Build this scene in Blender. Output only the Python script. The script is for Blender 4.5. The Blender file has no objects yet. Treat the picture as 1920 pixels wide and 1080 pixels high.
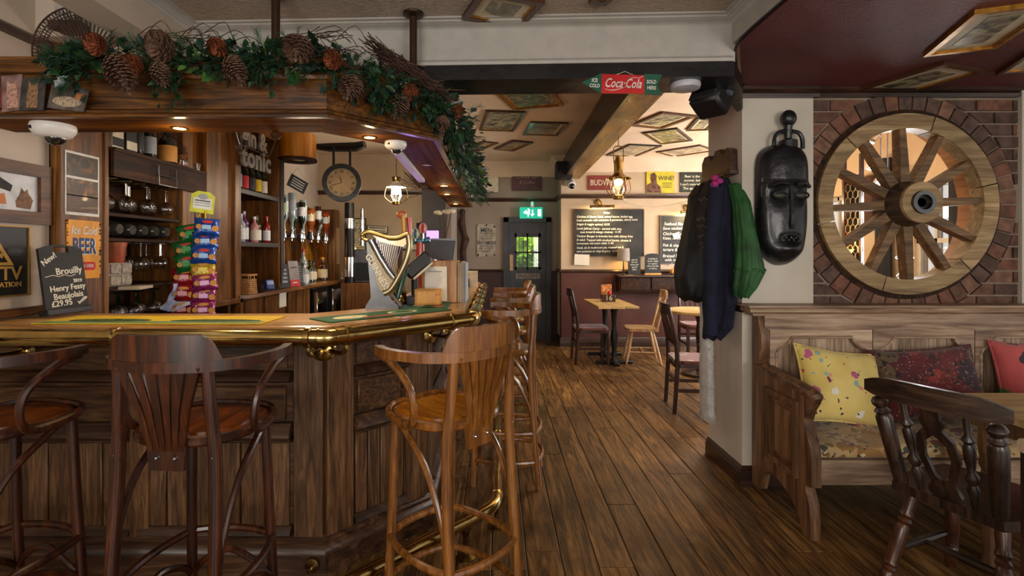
import bpy, bmesh, math, random
from mathutils import Vector as V, Matrix, noise
R = math.radians
rnd = random.Random(11)
SC = bpy.context.scene
COL = SC.collection

# ------------------------------------------------------------------ camera, world, lights, exposure
cam_d = bpy.data.cameras.new('camera'); cam = bpy.data.objects.new('camera', cam_d); COL.objects.link(cam)
cam.location = (0, 0, 1.4); cam.rotation_euler = (R(90), 0, 0)
cam_d.sensor_width = 36; cam_d.lens = 18; cam_d.shift_x = 30/1920; cam_d.shift_y = -65/1920
cam_d.clip_start = 0.05
SC.camera = cam
w = bpy.data.worlds.new('world'); SC.world = w; w.use_nodes = True
w.node_tree.nodes['Background'].inputs[0].default_value = (1.0, 0.955, 0.89, 1)
w.node_tree.nodes['Background'].inputs[1].default_value = 0.60
SC.view_settings.view_transform = 'Standard'; SC.view_settings.look = 'None'
SC.view_settings.gamma = 1; SC.view_settings.use_curve_mapping = False
SC.view_settings.exposure = 0.30
def lamp(kind, name, loc, power, color=(1, 1, 1), rot=(0, 0, 0), size=.1, size_y=None, spot=60, blend=.5):
    d = bpy.data.lights.new(name, kind); o = bpy.data.objects.new(name, d); COL.objects.link(o)
    o.location = loc; o.rotation_euler = rot; d.energy = power; d.color = color
    if kind == 'AREA':
        d.shape = 'RECTANGLE'; d.size = size; d.size_y = size_y or size
    else:
        d.shadow_soft_size = size
    if kind == 'SPOT': d.spot_size = R(spot); d.spot_blend = blend
    return o
WARM = (1.0, .72, .42)
# daylight of the front windows behind the camera, left and right, and of the far room's side windows
lamp('AREA', 'front_window_light', (-1.3, -2.6, 1.5), 55, (1, .95, .88), (R(90), 0, R(-12)), 1.6, 1.3)
lamp('AREA', 'front_window_light', (2.2, -2.6, 1.5), 55, (1, .95, .88), (R(90), 0, R(14)), 1.6, 1.3)
lamp('AREA', 'side_window_light', (4.05, 5.0, 1.5), 90, (.95, .97, 1), (0, R(90), 0), 1.1, 1.3)
lamp('AREA', 'side_window_light', (4.05, 6.6, 1.5), 60, (.95, .97, 1), (0, R(90), 0), 1.1, 1.0)

# fill lights added out of sight to brighten the front bar and far room
lamp('POINT', 'front_bar_fill', (-.6, -1.0, 1.5), 14, (1, .86, .68), size=.12)
lamp('POINT', 'front_bar_fill', (1.9, -.6, 1.5), 10, (1, .86, .68), size=.12)
lamp('POINT', 'far_room_fill', (3.3, 6.0, 1.9), 34, (1, .72, .42), size=.1)
lamp('POINT', 'far_room_fill', (2.9, 4.4, 1.8), 30, (1, .74, .46), size=.1)
lamp('POINT', 'bar_inside_fill', (-1.3, 5.9, 2.05), 16, (1, .84, .62), size=.1)  # this and the next one are added to brighten the bar interior
lamp('POINT', 'bar_inside_fill', (-1.25, 3.4, 1.9), 9, (1, .80, .56), size=.1)
# ------------------------------------------------------------------ helpers
def at(px, py, d):
    s = d/960.0
    return V(((px-930)*s, d, 1.4-(py-475)*s))
def atz(px, py, z):
    s = (1.4-z)/(py-475.0)
    return V(((px-930)*s, 960*s, z))
def lin(c):
    return tuple(((x/255)/12.92 if x/255 <= .04045 else ((x/255+.055)/1.055)**2.4) for x in c)
WM = {}
def thing(name, label, cat, loc=(0, 0, 0), rz=0, group=None):
    o = bpy.data.objects.new(name, None); COL.objects.link(o)
    o.location = loc; o.rotation_euler = (0, 0, rz); o.empty_display_size = .05
    o['label'] = label; o['category'] = cat
    if group: o['group'] = group
    WM[o.name] = Matrix.Translation(V(loc)) @ Matrix.Rotation(rz, 4, 'Z')
    return o
def struct_root(name, loc=(0, 0, 0)):
    o = bpy.data.objects.new(name, None); COL.objects.link(o); o.location = loc; o['kind'] = 'structure'
    WM[o.name] = Matrix.Translation(V(loc)); return o
def tag(o, label, cat, group=None):
    o['label'] = label; o['category'] = cat
    if group: o['group'] = group
    return o
def dup(root, loc, rz, label, group=None):
    r = root.copy(); COL.objects.link(r); r.location = loc; r.rotation_euler = (0, 0, rz)
    r['label'] = label
    if group: r['group'] = group
    WM[r.name] = Matrix.Translation(V(loc)) @ Matrix.Rotation(rz, 4, 'Z')
    for ch in list(root.children):
        c = ch.copy(); COL.objects.link(c); c.parent = r
        for g in list(ch.children):
            k = g.copy(); COL.objects.link(k); k.parent = c
    return r
def wrap(o, mesh, parent, keepname=True):
    pass
def link(name, mesh, parent=None):
    o = bpy.data.objects.new(name, mesh); COL.objects.link(o)
    if parent: o.parent = parent; WM[o.name] = WM[parent.name]
    else: WM[o.name] = Matrix.Identity(4)
    return o
def face(loc, rz=0, tilt=0, roll=0):
    """local XY plane stands upright, +Z looks to -Y when rz is 0, to +X when rz is 90"""
    return Matrix.Translation(V(loc)) @ Matrix.Rotation(R(rz), 4, 'Z') @ Matrix.Rotation(R(90+tilt), 4, 'X') @ Matrix.Rotation(R(roll), 4, 'Z')
def down(loc, rz=0):
    return Matrix.Translation(V(loc)) @ Matrix.Rotation(R(rz), 4, 'Z') @ Matrix.Rotation(R(180), 4, 'X')
def flat(loc, rz=0):
    return Matrix.Translation(V(loc)) @ Matrix.Rotation(R(rz), 4, 'Z')
def cr(pts, k=6):
    pts = [V(p) for p in pts]; out = []
    for i in range(len(pts)-1):
        p0 = pts[max(i-1, 0)]; p1 = pts[i]; p2 = pts[i+1]; p3 = pts[min(i+2, len(pts)-1)]
        for j in range(k):
            t = j/k
            out.append(.5*((2*p1)+(p2-p0)*t+(2*p0-5*p1+4*p2-p3)*t*t+(3*p1-p0-3*p2+p3)*t**3))
    out.append(pts[-1]); return out
def rrect(w, h, r=.01, n=3):
    out = []
    for cx, cy, a in ((w/2-r, h/2-r, 0), (-w/2+r, h/2-r, 90), (-w/2+r, -h/2+r, 180), (w/2-r, -h/2+r, 270)):
        for i in range(n+1):
            t = R(a+90*i/n); out.append((cx+r*math.cos(t), cy+r*math.sin(t)))
    return out
def ell(a, b, n=20, cx=0, cy=0):
    return [(cx+a*math.cos(2*math.pi*i/n), cy+b*math.sin(2*math.pi*i/n)) for i in range(n)]
def rect(w, h, cx=0, cy=0):
    return [(cx-w/2, cy-h/2), (cx+w/2, cy-h/2), (cx+w/2, cy+h/2), (cx-w/2, cy+h/2)]
I4 = Matrix.Identity(4)
class MB:
    def __init__(s): s.bm = bmesh.new(); s.mi = 0
    def _f(s, vs):
        try:
            f = s.bm.faces.new(vs); f.material_index = s.mi; return f
        except ValueError: return None
    def box(s, c, d, m=I4, rz=0, bev=0):
        mm = m @ Matrix.Translation(V(c)) @ Matrix.Rotation(rz, 4, 'Z')
        g = bmesh.ops.create_cube(s.bm, size=1, matrix=mm @ Matrix.Diagonal((d[0], d[1], d[2], 1)))
        fs = {f for v in g['verts'] for f in v.link_faces}
        for f in fs: f.material_index = s.mi
        if bev:
            es = list({e for v in g['verts'] for e in v.link_edges})
            bmesh.ops.bevel(s.bm, geom=es, offset=bev, segments=1, affect='EDGES', material=-1)
        return s
    def bx(s, x0, x1, y0, y1, z0, z1, bev=0):
        return s.box(((x0+x1)/2, (y0+y1)/2, (z0+z1)/2), (x1-x0, y1-y0, z1-z0), bev=bev)
    def tube(s, pts, r, n=8, closed=False, m=I4, cap=True):
        pts = [V(p) for p in pts]; N = len(pts)
        rs = r if isinstance(r, (list, tuple)) else [r]*N
        rings = []; t0 = None; u = None
        for i in range(N):
            a = pts[i-1] if (i or closed) else pts[i]; b = pts[(i+1) % N] if (i < N-1 or closed) else pts[i]
            t = (b-a).normalized()
            if u is None:
                u = t.orthogonal().normalized()
            else:
                u = (u-t*u.dot(t))
                u = u.normalized() if u.length > 1e-6 else t.orthogonal().normalized()
            v = t.cross(u)
            rings.append([s.bm.verts.new(m @ (pts[i]+rs[i]*(u*math.cos(2*math.pi*k/n)+v*math.sin(2*math.pi*k/n)))) for k in range(n)])
        for i in range(N if closed else N-1):
            A = rings[i]; B = rings[(i+1) % N]
            for k in range(n): s._f((A[k], A[(k+1) % n], B[(k+1) % n], B[k]))
        if cap and not closed:
            s._f(rings[0][::-1]); s._f(rings[-1])
        return s
    def cyl(s, a, b, r0, r1=None, n=14, m=I4): return s.tube([a, b], [r0, r0 if r1 is None else r1], n, m=m)
    def lathe(s, prof, c=(0, 0, 0), n=16, m=I4, cap=True):
        mm = m @ Matrix.Translation(V(c)); rings = []
        for r, z in prof:
            rings.append([s.bm.verts.new(mm @ V((r*math.cos(2*math.pi*k/n), r*math.sin(2*math.pi*k/n), z))) for k in range(n)])
        for A, B in zip(rings, rings[1:]):
            for k in range(n): s._f((A[k], A[(k+1) % n], B[(k+1) % n], B[k]))
        if cap: s._f(rings[0][::-1]); s._f(rings[-1])
        return s
    def turn(s, a, b, prof, n=12):
        """a turned piece from a to b, prof = (radius, fraction along)"""
        a = V(a); b = V(b); L = (b-a).length
        q = (b-a).to_track_quat('Z', 'Y').to_matrix().to_4x4()
        return s.lathe([(r, t*L) for r, t in prof], n=n, m=Matrix.Translation(a) @ q)
    def prism(s, poly, z0, z1, m=I4):
        lo = [s.bm.verts.new(m @ V((x, y, z0))) for x, y in poly]; hi = [s.bm.verts.new(m @ V((x, y, z1))) for x, y in poly]
        n = len(poly)
        area = sum(poly[i-1][0]*poly[i][1]-poly[i][0]*poly[i-1][1] for i in range(n))
        if (area < 0) ^ (z1 < z0): lo.reverse(); hi.reverse()
        fl = s._f(lo[::-1]); fh = s._f(hi)
        for i in range(n): s._f((lo[i-1], lo[i], hi[i], hi[i-1]))
        return s
    def ring(s, po, pi, z0, z1, m=I4):
        n = len(po)
        a = [[s.bm.verts.new(m @ V((p[0], p[1], z))) for p in P] for P in (po, pi) for z in (z0, z1)]
        for i in range(n):
            j = (i+1) % n
            s._f((a[1][i], a[1][j], a[3][j], a[3][i])); s._f((a[0][j], a[0][i], a[2][i], a[2][j]))
            s._f((a[0][i], a[0][j], a[1][j], a[1][i])); s._f((a[2][j], a[2][i], a[3][i], a[3][j]))
        return s
    def ball(s, c, r, n=12, m=I4):
        rr = r if isinstance(r, (tuple, list)) else (r, r, r)
        g = bmesh.ops.create_uvsphere(s.bm, u_segments=n, v_segments=max(6, n*2//3), radius=1, matrix=m @ Matrix.Translation(V(c)) @ Matrix.Diagonal((*rr, 1)))
        for f in {f for v in g['verts'] for f in v.link_faces}: f.material_index = s.mi
        return s
    def torus(s, c, Rr, r, n=24, k=8, m=I4, a=1, b=1):
        return s.tube([V(c)+V((a*Rr*math.cos(2*math.pi*i/n), b*Rr*math.sin(2*math.pi*i/n), 0)) for i in range(n)], r, k, True, m)
    def grid(s, fn, nu, nv, wrapu=False, m=I4):
        vs = [[s.bm.verts.new(m @ V(fn(i/nu, j/nv))) for i in range(nu if wrapu else nu+1)] for j in range(nv+1)]
        for j in range(nv):
            for i in range(nu):
                i2 = (i+1) % nu if wrapu else i+1
                s._f((vs[j][i], vs[j][i2], vs[j+1][i2], vs[j+1][i]))
        return s
    def sweep(s, path, prof, closed=False):
        n = len(path); P = [V((p[0], p[1], 0)) for p in path]; rings = []
        for i in range(n):
            ns = []
            if i > 0 or closed: d = (P[i]-P[i-1]).normalized(); ns.append(V((d.y, -d.x, 0)))
            if i < n-1 or closed: d = (P[(i+1) % n]-P[i]).normalized(); ns.append(V((d.y, -d.x, 0)))
            m = ns[0] if len(ns) == 1 else (ns[0]+ns[1])/(1+ns[0].dot(ns[1]))
            rings.append([s.bm.verts.new(P[i]+m*o+V((0, 0, z))) for o, z in prof])
        k = len(prof)
        for i in range(n if closed else n-1):
            A = rings[i]; B = rings[(i+1) % n]
            for j in range(k): s._f((A[j], B[j], B[(j+1) % k], A[(j+1) % k]))
        if not closed: s._f(rings[0]); s._f(rings[-1][::-1])
        return s
    def ribbon(s, pts, z0, z1, th):
        n = len(pts); P = [V((p[0], p[1], 0)) for p in pts]; rings = []
        for i in range(n):
            d = (P[min(i+1, n-1)]-P[max(i-1, 0)]).normalized(); nn = V((d.y, -d.x, 0))*th/2
            a = z0[i] if isinstance(z0, list) else z0; b = z1[i] if isinstance(z1, list) else z1
            rings.append([s.bm.verts.new(P[i]+nn*q+V((0, 0, z))) for q, z in ((1, a), (1, b), (-1, b), (-1, a))])
        for A, B in zip(rings, rings[1:]):
            for j in range(4): s._f((A[j], B[j], B[(j+1) % 4], A[(j+1) % 4]))
        s._f(rings[0]); s._f(rings[-1][::-1]); return s
    def build(s, name, mat, parent=None, smooth=True, ang=38, world=True, stuff=False):
        bm = s.bm
        if parent is not None and world:
            M = WM[parent.name]
            if M != I4: bm.transform(M.inverted())
        bmesh.ops.recalc_face_normals(bm, faces=bm.faces[:])
        if smooth:
            ca = math.cos(R(ang))
            for f in bm.faces: f.smooth = True
            for e in bm.edges:
                if len(e.link_faces) == 2:
                    a, b = e.link_faces
                    if a.normal.dot(b.normal) < ca: e.smooth = False
        me = bpy.data.meshes.new(name); bm.to_mesh(me); bm.free()
        for q in (mat if isinstance(mat, (list, tuple)) else [mat]): me.materials.append(q)
        o = link(name, me, parent)
        if stuff: o['kind'] = 'stuff'
        return o
def struct(name, mb, mat, parent=None):
    o = mb.build(name, mat, parent)
    if parent is None: o['kind'] = 'structure'
    return o
def text(name, s, size, mat, parent, m, align='CENTER', ext=.0008, shear=0, off=0, sx=1, space=1, line=1):
    cu = bpy.data.curves.new(name, 'FONT'); cu.body = s; cu.size = size; cu.align_x = align; cu.align_y = 'CENTER'
    cu.extrude = ext; cu.shear = shear; cu.offset = off; cu.resolution_u = 2; cu.space_character = space; cu.space_line = line
    ob = bpy.data.objects.new(name, cu)
    me = bpy.data.meshes.new_from_object(ob); bpy.data.objects.remove(ob); bpy.data.curves.remove(cu)
    M = m @ Matrix.Diagonal((sx, 1, 1, 1))
    if parent is not None: M = WM[parent.name].inverted() @ M
    me.transform(M); me.materials.clear(); me.materials.append(mat); me.name = name
    return link(name, me, parent)
def slots(objs): pass

# ------------------------------------------------------------------ materials
def _new(name):
    m = bpy.data.materials.new(name); m.use_nodes = True; nt = m.node_tree; nt.nodes.clear()
    out = nt.nodes.new('ShaderNodeOutputMaterial'); b = nt.nodes.new('ShaderNodeBsdfPrincipled')
    nt.links.new(b.outputs[0], out.inputs[0]); return m, nt, b
def N(nt, t, **kw):
    n = nt.nodes.new('ShaderNode'+t)
    for k, v in kw.items(): setattr(n, k, v)
    return n
def ramp(nt, stops):
    n = N(nt, 'ValToRGB'); e = n.color_ramp.elements
    while len(e) < len(stops): e.new(.5)
    for q, (p, c) in zip(e, stops): q.position = p; q.color = (*c, 1)
    return n
def mat(name, c, rough=.6, metal=0, var=.12, scale=14, bump=0, bscale=60, coat=0, emit=0, trans=0, ior=1.45, alpha=1, c2=None, sheen=0):
    m, nt, b = _new(name); L = nt.links
    c = lin(c); c2 = lin(c2) if c2 else tuple(max(0, x*(1-var*2)) for x in c)
    tc = N(nt, 'TexCoord'); n = N(nt, 'TexNoise'); n.inputs['Scale'].default_value = scale; n.inputs['Detail'].default_value = 4
    L.new(tc.outputs['Object'], n.inputs['Vector'])
    r = ramp(nt, [(.35, c2), (.62, c)]); L.new(n.outputs[0], r.inputs[0]); L.new(r.outputs[0], b.inputs['Base Color'])
    b.inputs['Roughness'].default_value = rough; b.inputs['Metallic'].default_value = metal
    b.inputs['Coat Weight'].default_value = coat; b.inputs['Coat Roughness'].default_value = .15
    b.inputs['Transmission Weight'].default_value = trans; b.inputs['IOR'].default_value = ior; b.inputs['Alpha'].default_value = alpha
    b.inputs['Sheen Weight'].default_value = sheen
    if emit:
        L.new(r.outputs[0], b.inputs['Emission Color']); b.inputs['Emission Strength'].default_value = emit
    if bump:
        n2 = N(nt, 'TexNoise'); n2.inputs['Scale'].default_value = bscale; n2.inputs['Detail'].default_value = 5
        L.new(tc.outputs['Object'], n2.inputs['Vector'])
        bp = N(nt, 'Bump'); bp.inputs['Strength'].default_value = bump; bp.inputs['Distance'].default_value = .01
        L.new(n2.outputs[0], bp.inputs['Height']); L.new(bp.outputs[0], b.inputs['Normal'])
    return m
def wood(name, c0, c1, c2, rough=.4, axis='Z', sc=1., coat=0, bump=.25, var=.3, dist=1.0, spec=.5, sat=1.08, stain=0):
    m, nt, b = _new(name); L = nt.links
    tc = N(nt, 'TexCoord'); oi = N(nt, 'ObjectInfo')
    mul = N(nt, 'VectorMath', operation='SCALE'); mul.inputs[0].default_value = (7.3, 11.1, 5.7); L.new(oi.outputs['Random'], mul.inputs['Scale'])
    add = N(nt, 'VectorMath', operation='ADD'); L.new(tc.outputs['Object'], add.inputs[0]); L.new(mul.outputs[0], add.inputs[1])
    mp = N(nt, 'Mapping'); s = [14*sc]*3; s['XYZ'.index(axis)] = 1.1*sc; mp.inputs['Scale'].default_value = s
    L.new(add.outputs[0], mp.inputs[0])
    n1 = N(nt, 'TexNoise'); n1.inputs['Scale'].default_value = 1.6; n1.inputs['Detail'].default_value = 6; n1.inputs['Roughness'].default_value = .62; n1.inputs['Distortion'].default_value = dist
    L.new(mp.outputs[0], n1.inputs['Vector'])
    n3 = N(nt, 'TexNoise'); n3.inputs['Scale'].default_value = 9; n3.inputs['Detail'].default_value = 3
    L.new(mp.outputs[0], n3.inputs['Vector'])
    mx = N(nt, 'Math', operation='MULTIPLY_ADD'); mx.inputs[1].default_value = .25; L.new(n3.outputs[0], mx.inputs[0]); 
    sb = N(nt, 'Math', operation='SUBTRACT'); sb.inputs[1].default_value = .125; L.new(n1.outputs[0], sb.inputs[0]); L.new(sb.outputs[0], mx.inputs[2])
    r = ramp(nt, [(.34, lin(c0)), (.52, lin(c1)), (.68, lin(c2))]); L.new(mx.outputs[0], r.inputs[0])
    n2 = N(nt, 'TexNoise'); n2.inputs['Scale'].default_value = 3.2; n2.inputs['Detail'].default_value = 3; L.new(add.outputs[0], n2.inputs['Vector'])
    v = N(nt, 'Math', operation='MULTIPLY_ADD'); v.inputs[1].default_value = .8; v.inputs[2].default_value = .62-var/2; L.new(n2.outputs[0], v.inputs[0])
    v2 = N(nt, 'Math', operation='MULTIPLY_ADD'); v2.inputs[1].default_value = var; L.new(oi.outputs['Random'], v2.inputs[0]); L.new(v.outputs[0], v2.inputs[2])
    h = N(nt, 'HueSaturation'); L.new(r.outputs[0], h.inputs['Color']); L.new(v2.outputs[0], h.inputs['Value'])
    h.inputs['Saturation'].default_value = sat
    fin = h.outputs[0]
    if stain:
        ge = N(nt, 'NewGeometry'); sn = N(nt, 'TexNoise'); sn.inputs['Scale'].default_value = 1.15; sn.inputs['Detail'].default_value = 7; sn.inputs['Roughness'].default_value = .68; sn.inputs['Distortion'].default_value = .8
        L.new(ge.outputs['Position'], sn.inputs['Vector']); sr = ramp(nt, [(.30, (.34, .32, .31)), (.46, (.72, .70, .68)), (.60, (1.0, 1.0, 1.0)), (.72, (1.28, 1.22, 1.12))]); L.new(sn.outputs[0], sr.inputs[0])
        mm = N(nt, 'MixRGB', blend_type='MULTIPLY'); mm.inputs[0].default_value = stain; L.new(h.outputs[0], mm.inputs[1]); L.new(sr.outputs[0], mm.inputs[2]); fin = mm.outputs[0]
    L.new(fin, b.inputs['Base Color'])
    ro = N(nt, 'Math', operation='MULTIPLY_ADD'); ro.inputs[1].default_value = .35; ro.inputs[2].default_value = rough-.17; L.new(n2.outputs[0], ro.inputs[0]); L.new(ro.outputs[0], b.inputs['Roughness'])
    b.inputs['Coat Weight'].default_value = coat; b.inputs['Coat Roughness'].default_value = .2
    b.inputs['Specular IOR Level'].default_value = spec
    if bump:
        bp = N(nt, 'Bump'); bp.inputs['Strength'].default_value = bump; bp.inputs['Distance'].default_value = .006
        L.new(mx.outputs[0], bp.inputs['Height']); L.new(bp.outputs[0], b.inputs['Normal'])
    return m
def glow(name, c, s):
    m, nt, b = _new(name); b.inputs['Base Color'].default_value = (*lin(c), 1)
    b.inputs['Emission Color'].default_value = (*lin(c), 1); b.inputs['Emission Strength'].default_value = s; return m
def glass(name, c=(255, 255, 255), rough=.02, ior=1.45, alpha=1):
    m, nt, b = _new(name); b.inputs['Base Color'].default_value = (*lin(c), 1); b.inputs['Roughness'].default_value = rough
    b.inputs['Transmission Weight'].default_value = 1; b.inputs['IOR'].default_value = ior; return m
def painting(name, stops, scale=4, dist=2.0, rough=.35, seed=0):
    m, nt, b = _new(name); L = nt.links
    tc = N(nt, 'TexCoord'); mp = N(nt, 'Mapping'); mp.inputs['Location'].default_value = (seed*3.1, seed*1.7, seed); L.new(tc.outputs['Object'], mp.inputs[0])
    n = N(nt, 'TexNoise'); n.inputs['Scale'].default_value = scale; n.inputs['Detail'].default_value = 5; n.inputs['Distortion'].default_value = dist
    L.new(mp.outputs[0], n.inputs['Vector']); r = ramp(nt, [(p, lin(c)) for p, c in stops]); L.new(n.outputs[0], r.inputs[0])
    L.new(r.outputs[0], b.inputs['Base Color']); b.inputs['Roughness'].default_value = rough; b.inputs['Coat Weight'].default_value = .4
    return m
def floral(name, base, base2, cols, scale=9, dens=.42, rough=.85):
    """woven cloth with scattered printed flowers: voronoi cells, some of them carrying a blot of colour"""
    m, nt, b = _new(name); L = nt.links
    tc = N(nt, 'TexCoord'); n = N(nt, 'TexNoise'); n.inputs['Scale'].default_value = 5; L.new(tc.outputs['Object'], n.inputs['Vector'])
    r = ramp(nt, [(.35, lin(base2)), (.6, lin(base))]); L.new(n.outputs[0], r.inputs[0]); cur = r.outputs[0]
    wn = N(nt, 'TexNoise'); wn.inputs['Scale'].default_value = scale*2.2; wn.inputs['Detail'].default_value = 2; L.new(tc.outputs['Object'], wn.inputs['Vector'])
    ad = N(nt, 'VectorMath', operation='MULTIPLY_ADD'); ad.inputs[1].default_value = (.5/scale,)*3; L.new(wn.outputs[1], ad.inputs[0]); L.new(tc.outputs['Object'], ad.inputs[2])
    for i, (c, sc2, th) in enumerate(cols):
        vo = N(nt, 'TexVoronoi'); vo.inputs['Scale'].default_value = scale*sc2
        of = N(nt, 'VectorMath', operation='ADD'); of.inputs[1].default_value = (i*1.7, i*2.3, i*.9); L.new(ad.outputs[0], of.inputs[0]); L.new(of.outputs[0], vo.inputs['Vector'])
        sp = N(nt, 'SeparateColor'); L.new(vo.outputs['Color'], sp.inputs[0])
        a = N(nt, 'Math', operation='LESS_THAN'); a.inputs[1].default_value = th; L.new(vo.outputs['Distance'], a.inputs[0])
        g = N(nt, 'Math', operation='LESS_THAN'); g.inputs[1].default_value = dens; L.new(sp.outputs[0], g.inputs[0])
        mu = N(nt, 'Math', operation='MULTIPLY'); L.new(a.outputs[0], mu.inputs[0]); L.new(g.outputs[0], mu.inputs[1])
        mx = N(nt, 'MixRGB'); L.new(mu.outputs[0], mx.inputs[0]); L.new(cur, mx.inputs[1]); mx.inputs[2].default_value = (*lin(c), 1); cur = mx.outputs[0]
    L.new(cur, b.inputs['Base Color']); b.inputs['Roughness'].default_value = rough; b.inputs['Sheen Weight'].default_value = .2
    wv = N(nt, 'TexNoise'); wv.inputs['Scale'].default_value = 160; L.new(tc.outputs['Object'], wv.inputs['Vector'])
    bp = N(nt, 'Bump'); bp.inputs['Strength'].default_value = .25; bp.inputs['Distance'].default_value = .004; L.new(wv.outputs[0], bp.inputs['Height']); L.new(bp.outputs[0], b.inputs['Normal'])
    return m
def plaster(name, c, c2, swirl=0, rough=.9, bump=.3):
    m, nt, b = _new(name); L = nt.links
    tc = N(nt, 'TexCoord'); n = N(nt, 'TexNoise'); n.inputs['Scale'].default_value = 2.2; n.inputs['Detail'].default_value = 5; L.new(tc.outputs['Object'], n.inputs['Vector'])
    r = ramp(nt, [(.35, lin(c2)), (.6, lin(c))]); L.new(n.outputs[0], r.inputs[0]); L.new(r.outputs[0], b.inputs['Base Color']); b.inputs['Roughness'].default_value = rough
    h = N(nt, 'TexNoise'); h.inputs['Scale'].default_value = 22 if swirl else 45; h.inputs['Detail'].default_value = 3; h.inputs['Distortion'].default_value = 3.0 if swirl else .5
    mp = N(nt, 'Mapping'); mp.inputs['Scale'].default_value = (1, 2.2, 1) if swirl else (1, 1, 1); L.new(tc.outputs['Object'], mp.inputs[0]); L.new(mp.outputs[0], h.inputs['Vector'])
    bp = N(nt, 'Bump'); bp.inputs['Strength'].default_value = bump; bp.inputs['Distance'].default_value = .02 if swirl else .006
    L.new(h.outputs[0], bp.inputs['Height']); L.new(bp.outputs[0], b.inputs['Normal']); return m

K = {}
K['cream'] = plaster('cream_wall', (196, 180, 162), (184, 166, 148), bump=.15)
K['creamfar'] = plaster('cream_far_wall', (190, 168, 140), (178, 155, 128), bump=.15)
K['greige'] = plaster('grey_beige_wall', (150, 136, 122), (138, 124, 110), bump=.15)
K['ceil'] = plaster('textured_ceiling', (190, 172, 155), (176, 158, 142), swirl=1, bump=1.0)
K['ceilfar'] = plaster('far_ceiling', (214, 190, 164), (202, 178, 150), bump=.3)
K['white'] = mat('white_gloss_paint', (172, 166, 158), .45, var=.05)
K['maroon'] = plaster('maroon_textured_paint', (104, 42, 44), (88, 34, 36), swirl=1, rough=.6, bump=.5)
K['maroonwall'] = plaster('maroon_wall_paint', (80, 36, 25), (66, 29, 22), rough=.55, bump=.12)
K['pillar'] = plaster('pillar_paint', (205, 196, 182), (190, 180, 164), bump=.1)
K['trim'] = wood('dark_trim_wood', (32, 20, 15), (52, 33, 25), (74, 48, 36), .35, 'X', 1.2, coat=.3)
K['black'] = mat('black_beam_paint', (30, 28, 28), .3, var=.3, scale=5, bump=.5, bscale=7)
K['darkmetal'] = mat('dark_metal', (44, 40, 38), .4, .8)
K['blackplastic'] = mat('black_plastic', (24, 24, 26), .45)
K['greyplastic'] = mat('grey_plastic', (92, 90, 90), .5)
K['whiteplastic'] = mat('white_plastic', (226, 224, 220), .35, var=.03)
K['paper'] = mat('paper', (222, 214, 200), .8, var=.03)
K['brass'] = mat('polished_brass', (200, 170, 104), .17, 1, var=.12, scale=20)
K['brassold'] = mat('aged_brass', (156, 126, 74), .3, 1, var=.3, scale=30)
K['chrome'] = mat('chrome', (190, 192, 196), .15, 1, var=.05)
K['steel'] = mat('brushed_steel', (120, 120, 122), .35, 1, var=.1)
K['glass'] = glass('clear_glass')
K['bark'] = mat('twig_bark', (74, 46, 36), .8, var=.3)
K['mortar'] = mat('mortar', (150, 132, 114), .95, bump=.5, bscale=40)
# ================================================================== the setting
W = {}
W['floor'] = wood('worn_oak_floor', (62, 44, 26), (120, 88, 53), (162, 124, 80), .38, 'Y', 1.05, bump=.35, var=.42, dist=1.6, sat=1.05, stain=.9)
fl = struct_root('floor')
MB().bx(-3.2, 6, -3, 9.2, -.15, -.014).build('subfloor', K['black'], fl)
bw = .16
def plank_mesh(L):
    return MB().box((0, 0, -.007), (bw-.004, L-.004, .014), bev=.0025)
cols = []
x = -.98
for i in range(34):
    y = .55-rnd.random()*.7 if x > -.5 else .4
    while y < 8.6:
        L = rnd.choice((1.5, 1.8, 2.1, 2.4))
        o = plank_mesh(L).build('plank', W['floor'], fl, smooth=False); o.location = (x+bw/2, y+L/2, rnd.uniform(-.0006, .0006)); y += L
    x += bw
for i in range(9):
    o = plank_mesh(2.2).build('plank', W['floor'], fl, smooth=False); o.location = (-1.06-bw*i, 1.12+.1*math.sin(i*2.3), 0)

# left wall with its rails
lw = struct('wall_left', MB().bx(-2.37, -2.25, -3, 2.578, 0, 2.9), K['cream'])
struct('wall_left_back', MB().bx(-2.72, -2.6, 2.57, 7.6, 0, 2.9), K['cream'])
struct('trim_1', MB().sweep([(-2.25, 2.57), (-2.25, -3)], [(0, 2.41), (-.028, 2.415), (-.034, 2.44), (-.02, 2.455), (0, 2.46)]), K['trim'])
struct('trim_2', MB().bx(-2.25, -2.205, -3, 2.57, 1.105, 1.145, .006), wood('rail_wood', (60, 36, 20), (98, 62, 36), (128, 86, 52), .4, 'Y'))
# main ceiling tray with bulkheads and cornice
struct('ceiling', MB().bx(-1.7, 1.35, -3, 2.75, 2.56, 2.7), K['ceil'])
bl, br = (-1.66, 2.62), (1.155, 2.505)
struct('wall_bulkhead', MB().prism([bl, (1.17, 2.505), (1.2, 2.75), (-1.9, 2.86)], 2.335, 2.9), K['white'])
struct('wall_bulkhead_right', MB().bx(1.155, 1.32, -3, 2.5, 2.425, 2.9), K['white'])
struct('wall_bulkhead_left', MB().bx(-1.72, -1.556, -3, 2.62, 2.38, 2.9).bx(-2.25, -1.7, 2.5, 2.62, 2.46, 2.9), K['cream'])
corn = [(0, 2.56), (.06, 2.56), (.06, 2.552), (.045, 2.549), (.04, 2.542), (.028, 2.540), (.02, 2.532), (.006, 2.528), (0, 2.52)]
struct('trim_3', MB().sweep([(-1.556, -3), (-1.556, 2.615), (1.155, 2.505), (1.155, -3)], [(o, z) for o, z in corn]), K['white'])
struct('trim_4', MB().sweep([bl, br], [(0, 2.335), (.02, 2.335), (.022, 2.35), (.008, 2.365), (0, 2.365)]), K['white'])
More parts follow.
